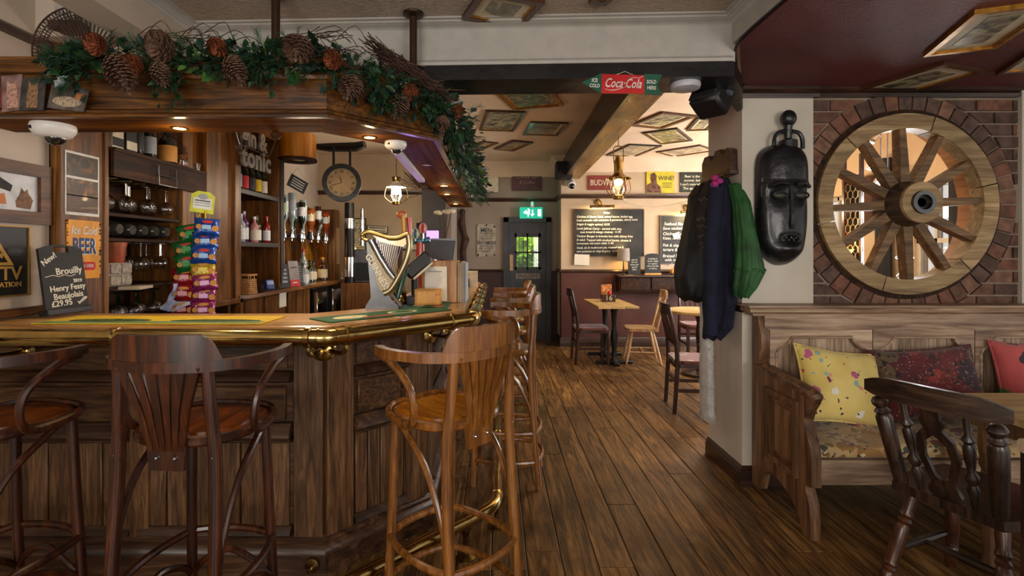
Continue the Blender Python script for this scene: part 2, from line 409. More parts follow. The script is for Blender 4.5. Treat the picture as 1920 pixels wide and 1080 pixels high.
struct('trim_5', MB().prism([(-1.6, 2.60), (1.16, 2.49), (1.3, 2.7), (1.47, 3.05), (1.47, 3.12), (1.2, 2.74), (-1.6, 2.83)], 2.262, 2.334), K['black'])
bead = MB()
for k in range(9):
    bead.ball((-.2+k*.16, 2.545-.04*k*.16, 2.333), (.012, .012, .006), 6)
struct('trim_6', MB().tube(cr([(1.15, 0, 2.415), (1.148, 1.2, 2.41), (1.15, 2.0, 2.412), (1.15, 2.42, 2.405), (1.22, 2.6, 2.36), (1.3, 2.75, 2.3)], 5), .007, 6), K['blackplastic'])
# corbel above the canopy at the left
struct('trim_7', MB().bx(-2.09, -1.98, 2.42, 2.5, 2.50, 2.62, .004), K['white'])
struct('trim_8', MB().prism([(-2.11, 2.41), (-1.96, 2.41), (-1.98, 2.5), (-2.09, 2.5)], 2.46, 2.50), K['trim'])
# maroon ceiling
struct('ceiling_maroon', MB().prism([(1.155, -3), (1.155, 2.43), (1.47, 3.06), (1.47, 3.2), (4.3, 3.2), (4.3, -3)], 2.40, 2.425), K['maroon'])
# pillar
pb = MB().bx(1.485, 1.915, 3.09, 3.58, 0, 2.9)
struct('wall_pillar', pb, K['pillar'])
struct('baseboard_pillar', MB().sweep([(1.485, 3.58), (1.485, 3.09), (1.915, 3.09)], [(0, 0), (.022, 0), (.022, .085), (.016, .092), (.018, .1), (.01, .112), (0, .12)]), K['trim'])
struct('trim_9', MB().sweep([(1.485, 3.6), (1.485, 3.09), (1.935, 3.09)], [(0, 2.335), (.03, 2.335), (.035, 2.355), (.022, 2.365), (.04, 2.38), (.04, 2.40), (0, 2.40)]), K['trim'])
struct('trim_10', MB().sweep([(1.485, 3.2), (1.485, 3.09), (1.57, 3.09)], [(0, 1.045), (.012, 1.045), (.03, 1.075), (.034, 1.10), (0, 1.10)]), K['trim'])
# brick wall with the round opening
WX, WY, WZ, RO = 2.48, 3.12, 1.697, .575
bwall = MB(); n = 64
x0, x1, z0, z1 = 1.915, 3.17, 1.0, 2.37
def toedge(a):
    c, s_ = math.cos(a), math.sin(a); t = 9
    for lim, q in ((x1-WX, c), (x0-WX, c), (z1-WZ, s_), (z0-WZ, s_)):
        if abs(q) > 1e-6 and lim/q > 0: t = min(t, lim/q)
    return (WX+c*t, WZ+s_*t)
angs = sorted([2*math.pi*i/n for i in range(n)]+[math.atan2(b-WZ, a-WX) % (2*math.pi) for a in (x0, x1) for b in (z0, z1)])
po = [toedge(a) for a in angs]; pi = [(WX+RO*math.cos(a), WZ+RO*math.sin(a)) for a in angs]
FM = Matrix(((1, 0, 0, 0), (0, 0, 1, 0), (0, 1, 0, 0), (0, 0, 0, 1)))
bwall.ring(po, pi, WY, WY+.24, FM)
bwall.bx(x0, x1, WY, WY+.36, 0, 1.0)
br_ = bwall.build('wall_right', K['mortar']); br_['kind'] = 'structure'
bm_ = [mat('brick_clay', a, .85, var=.22, scale=18, bump=.6, bscale=30) for a in ((108, 76, 62), (122, 82, 64), (90, 68, 58), (132, 96, 78), (98, 76, 66))]
for i in range(46):
    a0 = 2*math.pi*(i+.06)/46; a1 = 2*math.pi*(i+.94)/46; q = MB()
    r1 = .668+rnd.uniform(-.006, .006)
    P = [(WX+r*math.cos(a), WZ+r*math.sin(a)) for r, a in ((RO-.004, a0), (r1, a0), (r1, a1), (RO-.004, a1))]
    if any(p[0] < 1.918 for p in P): P = [(max(p[0], 1.918), p[1]) for p in P]
    if max(p[1] for p in P) > 2.365: P = [(p[0], min(p[1], 2.365)) for p in P]
    if abs(sum(P[k-1][0]*P[k][1]-P[k][0]*P[k-1][1] for k in range(4))) < .002: continue
    q.prism(P, WY-.016-rnd.random()*.005, WY+.2, FM).build('brick', rnd.choice(bm_), br_, smooth=False)
z = 1.0; row = 0; bh = .0745
while z < 2.34:
    off = (row % 2)*.11; x = 1.918-off
    while x < 3.16:
        L = .21
        a, b = max(x, 1.918), min(x+L, 3.165)
        zt = min(z+bh-.011, 2.365)
        ch = lambda q: math.sqrt(max(0, .679**2-(q-WZ)**2))
        c0, c1 = ch(z), ch(zt); P0 = WY-.012-rnd.random()*.006
        if c0 == 0 and c1 == 0: polys = [[(a, z), (b, z), (b, zt), (a, zt)]]
        else: polys = [[(a, z), (min(b, WX-c0), z), (min(b, WX-c1), zt), (a, zt)], [(max(a, WX+c0), z), (b, z), (b, zt), (max(a, WX+c1), zt)]]
        for q in polys:
            w0, w1 = q[1][0]-q[0][0], q[2][0]-q[3][0]
            if max(w0, w1) > .02:
                if w0 < .004: q = [q[0] if q[0][0] == a and len(polys) == 2 and q is polys[0] else q[1]]+q[2:] if 1 else q
                MB().prism(q, P0, WY+.01, FM).build('brick', rnd.choice(bm_), br_, smooth=False)
        x += L+.012
    z += bh; row += 1
struct('wall_right_pier', MB().bx(3.165, 3.9, 3.08, 3.5, 0, 2.4), K['pillar'])
struct('trim_11', MB().sweep([(1.93, WY), (4.2, WY)], [(0, 2.345), (.03, 2.345), (.04, 2.365), (.028, 2.372), (.05, 2.388), (.05, 2.40), (0, 2.40)]), K['trim'])
# far room: ceiling, beam, walls
struct('ceiling_far', MB().bx(-3, 5.2, 2.8, 8.4, 2.85, 2.95), K['ceilfar'])
bmw = wood('gilded_brown_beam', (70, 46, 18), (126, 88, 36), (160, 116, 52), .32, 'Y', .5, bump=.6)
struct('trim_12', MB().prism([(.93, 2.75), (1.16, 2.75), (1.255, 7.7), (1.02, 7.7)], 2.52, 2.851), [bmw])
struct('trim_13', MB().prism([(.915, 2.75), (.93, 2.75), (1.02, 7.7), (1.0, 7.7)], 2.515, 2.80), K['black'])
wb = MB().bx(.98, 4.3, 7.7, 7.85, 1.135, 2.9)
struct('wall_back', wb, K['creamfar'])
struct('wall_back_lower', MB().bx(.98, 4.3, 7.695, 7.85, 0, 1.135), K['maroonwall'])
struct('wall_back_return', MB().bx(.98, 1.1, 7.85, 8.3, 0, 2.9), K['greige'])
struct('trim_14', MB().sweep([(.98, 8.2), (.98, 7.7), (4.3, 7.7)], [(0, 1.11), (.02, 1.11), (.03, 1.13), (.02, 1.155), (0, 1.16)]), K['trim'])
struct('trim_15', MB().sweep([(-1.0, 8.2), (.98, 8.2), (.98, 7.7), (4.3, 7.7)], [(0, 2.225), (.02, 2.225), (.035, 2.25), (.05, 2.27), (.05, 2.285), (0, 2.285)]), K['trim'])
cv = [(0, 2.62), (.015, 2.62), (.03, 2.64), (.05, 2.72), (.09, 2.79), (.15, 2.83), (.15, 2.85), (0, 2.85)]
struct('trim_16', MB().sweep([(-1.2, 8.2), (.98, 8.2), (.98, 7.7), (4.3, 7.7)], cv), K['ceilfar'])
struct('baseboard_back', MB().sweep([(.98, 8.2), (.98, 7.7), (4.3, 7.7)], [(0, 0), (.02, 0), (.02, .12), (.01, .14), (0, .14)]), K['trim'])
struct('wall_door', MB().bx(-1.2, .12, 8.2, 8.35, 1.12, 2.9).bx(.12, .86, 8.2, 8.35, 1.97, 2.9).bx(.86, 1.0, 8.2, 8.35, 1.12, 2.9), K['greige'])
struct('wall_door_lower', MB().bx(-1.2, .12, 8.195, 8.35, 0, 1.12).bx(.86, 1.0, 8.195, 8.35, 0, 1.12), mat('dark_maroon_paint', (52, 26, 24), .5))
struct('trim_17', MB().sweep([(-1.2, 8.195), (.1, 8.195)], [(0, 1.10), (.02, 1.10), (.028, 1.12), (.015, 1.14), (0, 1.145)]), K['trim'])
# garden door, its glazing bars and four panes
dk = wood('black_stained_door', (16, 16, 19), (30, 31, 36), (46, 48, 56), .4, 'Z', .8)
dr = MB().bx(.2, .30, 8.21, 8.26, 0, 1.9).bx(.72, .80, 8.21, 8.26, 0, 1.9).bx(.3, .72, 8.21, 8.26, 1.72, 1.9).bx(.3, .72, 8.21, 8.26, .86, 1.14).bx(.3, .72, 8.21, 8.26, 0, .2).bx(.3, .72, 8.225, 8.25, .2, .86).bx(.48, .54, 8.215, 8.25, .2, .86)
door = struct('door_1', dr, dk)
MB().bx(.12, .2, 8.16, 8.30, 0, 1.97).bx(.80, .88, 8.16, 8.30, 0, 1.97).bx(.12, .88, 8.16, 8.30, 1.9, 1.98).build('door_frame', dk, door)
MB().bx(.30, .33, 8.205, 8.25, 1.14, 1.72).bx(.68, .72, 8.205, 8.25, 1.14, 1.72).bx(.3, .72, 8.205, 8.25, 1.66, 1.72).bx(.3, .72, 8.205, 8.25, 1.14, 1.18).bx(.3, .72, 8.205, 8.25, 1.40, 1.43).bx(.493, .515, 8.205, 8.25, 1.14, 1.72).build('glazing_bar', dk, door)
for a, b in ((.33, .493), (.515, .68)):
    for c, d in ((1.18, 1.40), (1.43, 1.66)): MB().bx(a, b, 8.228, 8.232, c, d).build('pane', K['glass'], door, smooth=False)
for i in range(5): MB().cyl((.37+i*.07, 8.24, 1.17), (.37+i*.07, 8.24, 1.68), .006, n=6).build('window_bar', K['black'], door)
sg = MB().prism(rect(.385, .085), 0, .008, face((.51, 8.208, 1.035))).build('door_sign', mat('grey_painted_board', (150, 146, 140), .7, var=.2), door)
text('lettering', 'JARDIN', .075, K['blackplastic'], door, face((.51, 8.199, 1.035)), sx=1.25)
MB().bx(.215, .275, 8.196, 8.21, 1.12, 1.38, .003).build('notice', mat('brown_paper_notice', (190, 160, 120), .8), door)
# sunlit hedge in the garden beyond the door
hd = MB(); 
for i in range(1800):
    p = V((rnd.uniform(-.9, 2.0), rnd.uniform(8.9, 9.0), rnd.uniform(.02, 2.6))); q = Matrix.Translation(p) @ Matrix.Rotation(rnd.uniform(0, 6.3), 4, 'Z') @ Matrix.Rotation(rnd.uniform(-1, 1), 4, 'X')
    hd.prism([(-.05, 0), (0, -.03), (.05, 0), (0, .03)], 0, .002, q)
hd.bx(-.95, 2.05, 8.98, 9.15, -.014, 2.5)
hg = hd.build('hedge', mat('sunlit_hedge_leaf', (150, 190, 30), .6, c2=(80, 130, 20), scale=2), smooth=False, stuff=True)
tag(hg, 'bright green hedge seen through the panes of the black garden door', 'hedge')
lamp('AREA', 'garden_daylight', (.5, 8.5, 2.75), 90, (1, 1, .9), (R(35), 0, 0), 1.6, .3)
# end wall behind the bar and the dark post beside it
struct('wall_bar_end', MB().bx(-2.7, -1.0, 7.5, 7.6, 0, 2.9), K['creamfar'])
struct('trim_18', MB().sweep([(-2.7, 7.5), (-1.02, 7.5)], [(0, 2.26), (.02, 2.26), (.04, 2.30), (.04, 2.315), (0, 2.315)]), K['trim'])
struct('wall_bar_post', MB().bx(-1.0, -.70, 6.9, 7.1, 0, 2.85), mat('charcoal_paint', (48, 42, 42), .6))
struct('wall_side_far', MB().bx(-.78, -.62, 7.1, 8.2, 0, 2.85), K['greige'])
# right-hand wall of the far room with two windows
struct('wall_right_far', MB().bx(4.2, 4.35, 3.4, 4.7, 0, 2.85).bx(4.2, 4.35, 5.15, 6.0, 0, 2.85).bx(4.2, 4.35, 6.65, 7.8, 0, 2.85).bx(4.2, 4.35, 4.7, 5.15, 0, .95).bx(4.2, 4.35, 6.0, 6.65, 0, .95).bx(4.2, 4.35, 4.7, 5.15, 2.1, 2.85).bx(4.2, 4.35, 6.0, 6.65, 2.1, 2.85), K['creamfar'])
for k, (a, b) in enumerate(((4.7, 5.15), (6.0, 6.65))):
    f = MB()
    for u in (a, b-.05, (a+b)/2-.015): f.bx(4.23, 4.29, u, u+(.05 if u != (a+b)/2-.015 else .03), .95, 2.1)
    for h in (.95, 1.5, 2.05): f.bx(4.23, 4.29, a, b, h, h+.045)
    win = struct('window_%d' % (k+1), f, K['white'])
    m = (a+b)/2
    for u0, u1 in ((a+.05, m-.015), (m+.015, b-.05)):
        for h0, h1 in ((.995, 1.5), (1.545, 2.05)): MB().bx(4.258, 4.262, u0, u1, h0, h1).build('pane', K['glass'], win, smooth=False)
    MB().bx(4.08, 4.2, a-.04, b+.04, .92, .95, .004).build('window_sill', K['white'], win)
# ================================================================== canopy over the bar
W['canopy'] = wood('canopy_wood', (44, 25, 11), (86, 53, 24), (122, 80, 40), .38, 'X', .85, coat=.25, dist=2.2)
W['canopyY'] = wood('canopy_wood_long', (44, 25, 11), (86, 53, 24), (122, 80, 40), .38, 'Y', .85, coat=.25, dist=2.2)
W['soffit'] = wood('soffit_wood', (64, 38, 18), (104, 64, 32), (130, 84, 46), .75, 'Y', .8, spec=.12)
W['soffitX'] = wood('soffit_wood_front', (64, 38, 16), (104, 64, 28), (130, 84, 40), .75, 'X', .8, spec=.12)
CP = [(-2.24, 2.15), (-.712, 2.15), (-.316, 2.574), (-.316, 6.3)]
can = thing('bar_canopy', 'dark wooden canopy hanging over the bar with mouldings and a chamfered corner', 'canopy', (-1.2, 2.4, 1.97))
def off(path, o):
    P = [V((p[0], p[1], 0)) for p in path]; out = []
    for i in range(len(P)):
        ns = []
        if i: d = (P[i]-P[i-1]).normalized(); ns.append(V((d.y, -d.x, 0)))
        if i < len(P)-1: d = (P[i+1]-P[i]).normalized(); ns.append(V((d.y, -d.x, 0)))
        m = ns[0] if len(ns) == 1 else (ns[0]+ns[1])/(1+ns[0].dot(ns[1])); q = P[i]+m*o; out.append((q.x, q.y))
    return out
inner = off(CP, -.24)
for i, mm in ((0, W['canopy']), (1, W['canopy']), (2, W['canopyY'])):
    MB().prism([CP[i], CP[i+1], off(CP, -.03)[i+1], off(CP, -.03)[i]], 1.985, 2.19).build('fascia', mm, can)
    MB().prism([off(CP, -.21)[i], off(CP, -.21)[i+1], inner[i+1], inner[i]], 1.985, 2.19).build('inner_fascia', mm, can)
    MB().prism([off(CP, -.004)[i], off(CP, -.004)[i+1], inner[i+1], inner[i]], 1.965, 1.985).build('soffit_board', W['soffit'] if i == 2 else W['soffitX'], can)
    MB().prism([off(CP, -.004)[i], off(CP, -.004)[i+1], inner[i+1], inner[i]], 2.19, 2.205).build('top_board', mm, can)
MB().sweep(CP, [(0, 2.125), (.012, 2.13), (.016, 2.145), (.026, 2.15), (.030, 2.175), (.045, 2.185), (.045, 2.21), (0, 2.21)]).build('top_moulding', W['canopy'], can)
MB().sweep(CP, [(0, 1.965), (.03, 1.965), (.034, 1.975), (.024, 1.985), (.028, 1.993), (.014, 2.003), (0, 2.003)]).build('bottom_moulding', W['canopy'], can)
for px, d, zt in ((517, 2.28, 2.56), (775, 2.47, 2.56)):
    p = at(px, 100, d)
    po_ = thing('ceiling_pole', ('brown ceiling pole rising from the garland above the gin sign' if px == 517 else 'brown ceiling pole with a round flange above the twig bundle'), 'pole', (p.x, p.y, 2.205))
    MB().cyl((p.x, p.y, 2.205), (p.x, p.y, zt), .0185, n=16).build('pole', mat('bronze_pole', (70, 50, 36), .35, .6), po_)
    MB().lathe([(.05, zt-.001), (.048, zt-.012), (.03, zt-.016), (.02, zt-.022)], (p.x, p.y, 0), 20).build('flange', mat('bronze_flange', (60, 42, 32), .4, .6), po_)
# downlights in the soffit
dl = [(337, 240, 'downlight in the canopy soffit nearest the left wall'), (693, 257, 'downlight in the canopy soffit beside the white dome camera'), (800, 309, 'unlit downlight in the purple lit part of the soffit'),
      (832, 348, 'nearest of the three glowing downlights on the long arm of the canopy'), (838, 364, 'middle of the three glowing downlights on the long arm of the canopy'), (854, 382, 'farthest of the three glowing downlights on the long arm of the canopy')]
GL = glow('lamp_glow', (255, 214, 140), 14)
for i, (px, py, lb) in enumerate(dl):
    p = atz(px, py, 1.965)
    if i > 2: p.x = max(-.50, min(-.38, p.x))
    t = thing('downlight', lb, 'light', (p.x, p.y, 1.965))
    MB().ring(ell(.036, .036, 20), ell(.026, .026, 20), 1.961, 1.9655, Matrix.Translation((p.x, p.y, 0))).build('bezel', K['brass'], t)
    MB().lathe([(.027, 1.9625), (.026, 1.9645)], (p.x, p.y, 0), 16).build('bulb', GL if i != 2 else K['whiteplastic'], t)
    if i != 2:
        lamp('SPOT', 'downlight_beam', (p.x, p.y, 1.945), 14 if i < 2 else 9, (1, .74, .42), size=.025, spot=125, blend=.8)
        lamp('POINT', 'downlight_spill', (p.x, p.y, 1.92), .35, (1, .70, .35), size=.02)
# dome cameras, conduit
def dome(px, py, d, lb, r):
    p = at(px, py, d); p.z = 1.965
    t = thing('dome_camera', lb, 'camera', tuple(p))
    MB().lathe([(r*.96, 0), (r, -.14*r), (r*.97, -.36*r), (r*.8, -.6*r), (r*.55, -.72*r)], p, 28).build('housing', K['whiteplastic'], t)
    MB().ball((p.x+r*.1, p.y-.0, p.z-.68*r), (r*.48, r*.48, .42*r), 14).build('lens_dome', mat('smoked_dome', (30, 28, 28), .1, coat=1), t)
    MB().ball((p.x-r*.42, p.y-r*.85, p.z-.3*r), (.13*r, .1*r, .1*r), 8).build('sensor', K['blackplastic'], t)
dome(100, 240, 2.25, 'white dome camera under the canopy next to the left wall', .083)
dome(742, 270, 2.60, 'white dome camera under the chamfered corner of the canopy', .056)
a, b = at(742, 284, 2.75), at(791, 338, 3.9); a.z = b.z = 1.955
tag(MB().box(((a+b)/2), (.045, (b-a).length, .03), rz=-math.atan2(b.x-a.x, b.y-a.y)).build('cable_trunking', K['whiteplastic']), 'white cable trunking under the inner edge of the canopy', 'trunking')

# ================================================================== bar counter
barc = dict(c0=(40, 25, 15), c1=(82, 55, 34), c2=(118, 84, 56))
W['barZ'] = wood('bar_oak_upright', (54, 36, 23), (90, 63, 42), (118, 87, 60), .42, 'Z', 1.5, var=.38, dist=1.5)
W['barX'] = wood('bar_oak_level', (40, 25, 15), (78, 52, 33), (106, 76, 50), .4, 'X', 1.3, dist=1.6)
W['barDk'] = wood('bar_oak_dark_moulding', (34, 21, 14), (62, 41, 27), (90, 64, 46), .38, 'X', 1)
BP = [(-2.25, 2.26), (-.758, 2.26), (-.37, 2.65), (-.37, 5.3)]
bar = thing('bar_counter', 'panelled oak bar front with a chamfered corner and heavy mouldings', 'bar', (-1.2, 2.6, 0))
MB().sweep(BP, [(-.05, .12), (0, .12), (0, 1.06), (-.05, 1.06)]).build('frame', W['barX'], bar)
MB().sweep(BP, [(-.05, 0), (.05, 0), (.05, .095), (-.05, .095)]).build('plinth', W['barDk'], bar)
MB().sweep(BP, [(0, .095), (.05, .095), (.046, .115), (.03, .13), (.032, .145), (.012, .165), (0, .165)]).build('base_moulding', W['barDk'], bar)
MB().sweep(BP, [(0, 1.00), (.03, 1.0), (.05, 1.03), (.10, 1.045), (.10, 1.06), (0, 1.06)]).build('cornice_moulding', W['barDk'], bar)
def barface(i, s0, s1, nb, seg):
    """panels of one face of the bar between distances s0 and s1 along segment i"""
    a, b = V((*BP[i], 0)), V((*BP[i+1], 0)); d = (b-a).normalized(); ang = math.atan2(d.y, d.x)
    M = Matrix.Translation(a) @ Matrix.Rotation(ang, 4, 'Z')      # local x along the face, -y outwards
    L = s1-s0; c = (s0+s1)/2
    w1 = (L-.006*(nb-1))/nb
    for k in range(nb):
        MB().box((s0+w1/2+k*(w1+.006), -.006, .37), (w1, .02, .40), M, bev=.004).build('board', W['barZ'], bar)
    MB().box((c, -.005, .74), (L-.03, .022, .15), M, bev=.004).build('upper_panel', W['barX'], bar)
    def mould(z, h, dpt):
        prof = [(0, -h/2), (-dpt*.6, -h/2), (-dpt, -h/4), (-dpt*.8, h/6), (-dpt*.45, h/2), (0, h/2)]
        q = MB(); A = [q.bm.verts.new(M @ V((s0-.012, y, z+zz))) for y, zz in prof]; B = [q.bm.verts.new(M @ V((s1+.012, y, z+zz))) for y, zz in prof]
        for j in range(len(prof)): q._f((A[j-1], A[j], B[j], B[j-1]))
        q._f(A); q._f(B[::-1]); return q
    mould(.86, .05, .05).build('rail_moulding', W['barDk'], bar)
    mould(.62, .075, .05).build('rail_moulding', W['barDk'], bar)
    mould(.585, .03, .03).build('rail_moulding', W['barDk'], bar)
    mould(.185, .045, .04).build('rail_moulding', W['barDk'], bar)
    MB().box((c, -.004, .94), (L-.02, .014, .09), M).build('frieze_panel', W['barX'], bar)
def pilaster(i, s):
    a, b = V((*BP[i], 0)), V((*BP[i+1], 0)); d = (b-a).normalized()
    M = Matrix.Translation(a) @ Matrix.Rotation(math.atan2(d.y, d.x), 4, 'Z')
    MB().box((s, -.012, .58), (.128, .03, .84), M, bev=.003).build('pilaster', W['barZ'], bar)
L0 = 1.492; L1 = .55; L2 = 2.65
barface(0, .05, .64, 5, 0); barface(0, .70, L0-.15, 6, 0)
pilaster(0, .67); pilaster(0, L0-.062); pilaster(1, .066); pilaster(1, L1-.066)
barface(1, .145, L1-.14, 4, 1)
pilaster(2, .066)
for k in range(4):
    barface(2, .15+k*.64, .15+k*.64+.52, 4, 2); pilaster(2, .15+k*.64+.58)
# worktop
W['top'] = wood('pale_worktop_wood', (150, 112, 70), (178, 138, 92), (196, 156, 108), .3, 'X', .6, coat=.3, bump=.06, var=.1)
W['edge'] = wood('worktop_edge_wood', (140, 100, 58), (176, 132, 84), (196, 154, 104), .25, 'X', .8, coat=.5, bump=.06)
CT = [(-2.25, 2.105), (-.70, 2.105), (-.175, 2.66), (-.175, 5.35)]
CTI = [(-2.25, 2.57), (-.93, 2.57), (-.66, 2.86), (-.66, 5.35)]
top = thing('bar_worktop', 'pale wooden bar top with a rounded edge running round the chamfered corner', 'worktop', (-1.2, 2.4, 1.06))
MB().prism(CT+CTI[::-1], 1.061, 1.098).build('slab', W['top'], top)
MB().sweep(CT, [(-.05, 1.0605), (.006, 1.0605), (.014, 1.07), (.016, 1.085), (.010, 1.098), (-.004, 1.102), (-.04, 1.099), (-.05, 1.0985)]).build('edge_moulding', W['edge'], top)
# brass arm rail
rail = thing('brass_arm_rail', 'polished brass arm rail with collars and brackets along the bar edge', 'rail', (-1.2, 2.06, 1.03))
RP = off(CT, .054)
rz_ = 1.062
pts = [V((*p, rz_)) for p in RP]
pts[-1].y = 5.3
def rounded(pts, r=.03, k=4):
    out = [pts[0]]
    for a, b, c in zip(pts, pts[1:], pts[2:]):
        u, v = (a-b).normalized(), (c-b).normalized()
        p0, p1 = b+u*r, b+v*r
        for j in range(k+1):
            t = j/k; out.append((1-t)**2*p0+2*t*(1-t)*b+t*t*p1)
    return out+[pts[-1]]
MB().tube(rounded(pts), .035, 16).build('tube', K['brass'], rail)
def along(path, i, s):
    a, b = V((*path[i], 0)), V((*path[i+1], 0)); d = (b-a).normalized(); return a+d*s, d
def bracket(i, s):
    p, d = along(RP, i, s); p.z = rz_; nrm = V((d.y, -d.x, 0))
    MB().tube([p-d*.014, p-d*.010, p+d*.010, p+d*.014], [.0355, .042, .042, .0355], 14).build('collar', K['brass'], rail)
    wallp = p-nrm*.16; wallp.z = .98
    f = wallp+nrm*.0
    MB().tube(cr([p+V((0, 0, -.028)), p+V((0, 0, -.06))-nrm*.004, V((p.x, p.y, .98))-nrm*.05, f+nrm*.004], 5), [.010]*15+[.012], 8).build('bracket', K['brass'], rail)
    q = nrm.to_track_quat('Z', 'Y').to_matrix().to_4x4()
    MB().lathe([(.044, 0), (.044, .005), (.036, .010), (.022, .016), (.016, .024)], m=Matrix.Translation(wallp+nrm*.0) @ q, n=20).build('rosette', K['brass'], rail)
LR0 = (V((*RP[1], 0))-V((*RP[0], 0))).length
for i, s in ((0, .22), (0, .72), (0, LR0-.075), (1, .085), (1, .66), (2, .16), (2, .55), (2, .95), (2, 1.35), (2, 1.8), (2, 2.3)): bracket(i, s)
for i in (1, 2):
    p = V((*RP[i], rz_)); d0 = (V((*RP[i], 0))-V((*RP[i-1], 0))).normalized()
    for sgn, dd in ((-1, d0), (1, (V((*RP[i+1], 0))-V((*RP[i], 0))).normalized())):
        c = p+dd*sgn*.034
        MB().tube([c-dd*.004, c+dd*.004], .038, 14).build('collar', K['brass'], rail)
# foot rail
fr = thing('brass_foot_rail', 'brass foot rail on short posts running past the chamfered bar corner', 'rail', (-.1, 2.6, 0))
fp = [V((-.60, 1.885, .165)), V((0.0, 2.50, .165)), V((.035, 5.2, .165))]
fpts = rounded(fp, .10, 6)
MB().tube(fpts, .031, 16).build('tube', K['brass'], fr)
e = (fp[0]-fp[1]).normalized()
MB().tube([fp[0]-e*.02, fp[0], fp[0]+e*.01, fp[0]+e*.03, fp[0]+e*.05, fp[0]+e*.062], [.034, .042, .042, .040, .028, .006], 14).build('finial', K['brass'], fr)
for (px_, py_) in ((-.14, 2.355), (.004, 2.62), (.013, 3.5), (.025, 4.4)):
    MB().lathe([(.045, 0), (.045, .006), (.03, .014), (.014, .022), (.012, .10), (.02, .115), (.028, .14), (.028, .165)], (px_, py_, 0), 16).build('post', K['brassold'], fr)
    MB().tube([(px_, py_-.012, .165), (px_, py_+.012, .165)] if px_ > -.1 else [(px_-.009, py_-.009, .165), (px_+.009, py_+.009, .165)], .034, 14).build('collar', K['brass'], fr)
p, d = along(BP, 1, .0)
tag(MB().lathe([(.03, 0), (.03, .012), (.02, .02), (.012, .035), (.012, .05)], m=Matrix.Translation((-.79, 2.205, .06)) @ Matrix.Rotation(R(90), 4, 'X'), n=18).build('brass_rosette', K['brassold']), 'small brass wall flange on the plinth at the bar corner', 'flange')

# ================================================================== back bar along the left wall
W['back'] = wood('back_bar_oak', (64, 38, 16), (104, 66, 32), (134, 90, 48), .42, 'Z', .8)
W['backdk'] = wood('back_bar_dark', (26, 14, 8), (48, 28, 15), (70, 43, 24), .6, 'Y', .9, spec=.2)
wing = thing('back_bar_wing', 'wooden wing panel beside the left wall carrying the poster and beer sign', 'panel', (-2.23, 2.72, 0))
MB().bx(-2.25, -2.20, 2.58, 2.88, .0, 2.6, .004).build('panel', W['back'], wing)
MB().bx(-2.25, -2.19, 2.865, 2.90, .0, 2.6, .004).build('stile', W['back'], wing)
MB().bx(-2.235, -2.19, 2.572, 2.592, .0, 2.6, .004).build('stile', W['back'], wing)
gc = thing('glass_cabinet', 'dark open cabinet with racks of hanging wine glasses', 'cabinet', (-2.35, 3.25, 0))
MB().bx(-2.59, -2.56, 2.9, 3.62, 0, 2.6).build('back_panel', W['backdk'], gc)
for z in (.98, 1.19, 1.47, 1.615): MB().bx(-2.56, -2.20, 2.905, 3.575, z, z+.018).build('shelf', W['backdk'], gc)
MB().bx(-2.56, -2.19, 2.905, 3.575, 1.985, 2.005).bx(-2.19, -2.16, 2.905, 3.83, 1.985, 2.005).build('top_shelf', W['backdk'], gc)
MB().prism([(-2.168, 2.905), (-2.168, 3.83), (-2.187, 3.83), (-2.187, 2.905)], 1.84, 1.985).build('shelf_fascia', W['backdk'], gc)
for y in (3.0, 3.12, 3.24, 3.36, 3.48): MB().tube([(-2.5, y, 1.84), (-2.22, y, 1.84)], .005, 6).build('glass_rail', K['brassold'], gc)
wr = MB().tube([(-2.155, 3.27, 1.96), (-2.15, 3.27, 1.84), (-2.15, 3.45, 1.84), (-2.155, 3.45, 1.96)], .004, 6).tube([(-2.15, 3.27, 1.90), (-2.15, 3.45, 1.90)], .0035, 6)
tag(wr.build('wire_hook_rack', K['steel']), 'small bent wire hook rack on the dark shelf fascia above the glasses', 'rack')
post = thing('back_bar_post', 'broad oak post between the glass cabinet and the gin shelves', 'post', (-2.3, 3.9, 0))
MB().bx(-2.56, -2.19, 3.58, 3.70, .0, 2.6, .004).build('pilaster', W['back'], post)
MB().bx(-2.56, -2.24, 3.70, 3.84, .0, 2.6).build('infill_panel', W['back'], post)
for k in range(3): MB().cyl((-2.225, 3.735+k*.05, 1.02), (-2.225, 3.735+k*.05, 2.03-.02*k), .022, n=10).build('reed', W['back'], post)
MB().bx(-2.56, -2.17, 3.84, 4.27, 1.02, 2.6, .004).build('pilaster', W['back'], post)
MB().bx(-2.18, -2.14, 4.20, 4.30, 1.02, 2.6, .004).build('corner_strip', W['back'], post)
MB().bx(-2.56, -2.13, 3.82, 4.32, .985, 1.03, .006).build('base_ledge', W['back'], post)
MB().bx(-2.56, -2.2, 3.84, 3.9, .0, .985).bx(-2.56, -2.2, 4.2, 4.25, 0, .985).build('base', W['back'], post)
gs = thing('gin_shelf_unit', 'open oak shelves of gin and wine with dark shelf edges', 'shelving', (-2.3, 4.7, 1.05))
MB().bx(-2.58, -2.55, 4.30, 5.22, 1.05, 2.7).build('back_panel', wood('rough_sawn_back', (50, 32, 16), (92, 62, 32), (122, 86, 46), .6, 'Z', 1.2), gs)
for z in (1.47, 1.925): MB().bx(-2.55, -2.185, 4.30, 5.10, z, z+.022).build('shelf', W['backdk'], gs); MB().bx(-2.185, -2.165, 4.30, 5.10, z-.012, z+.03, .003).build('shelf_edge', K['greyplastic'] if 0 else mat('dark_grey_shelf_edge', (66, 60, 58), .5), gs)
MB().bx(-2.56, -2.165, 5.10, 5.22, 1.05, 2.7, .004).build('upright', W['back'], gs)
MB().bx(-2.165, -2.15, 5.13, 5.20, 1.05, 2.7, .003).build('upright_face', mat('dark_grey_upright', (70, 62, 58), .5), gs)
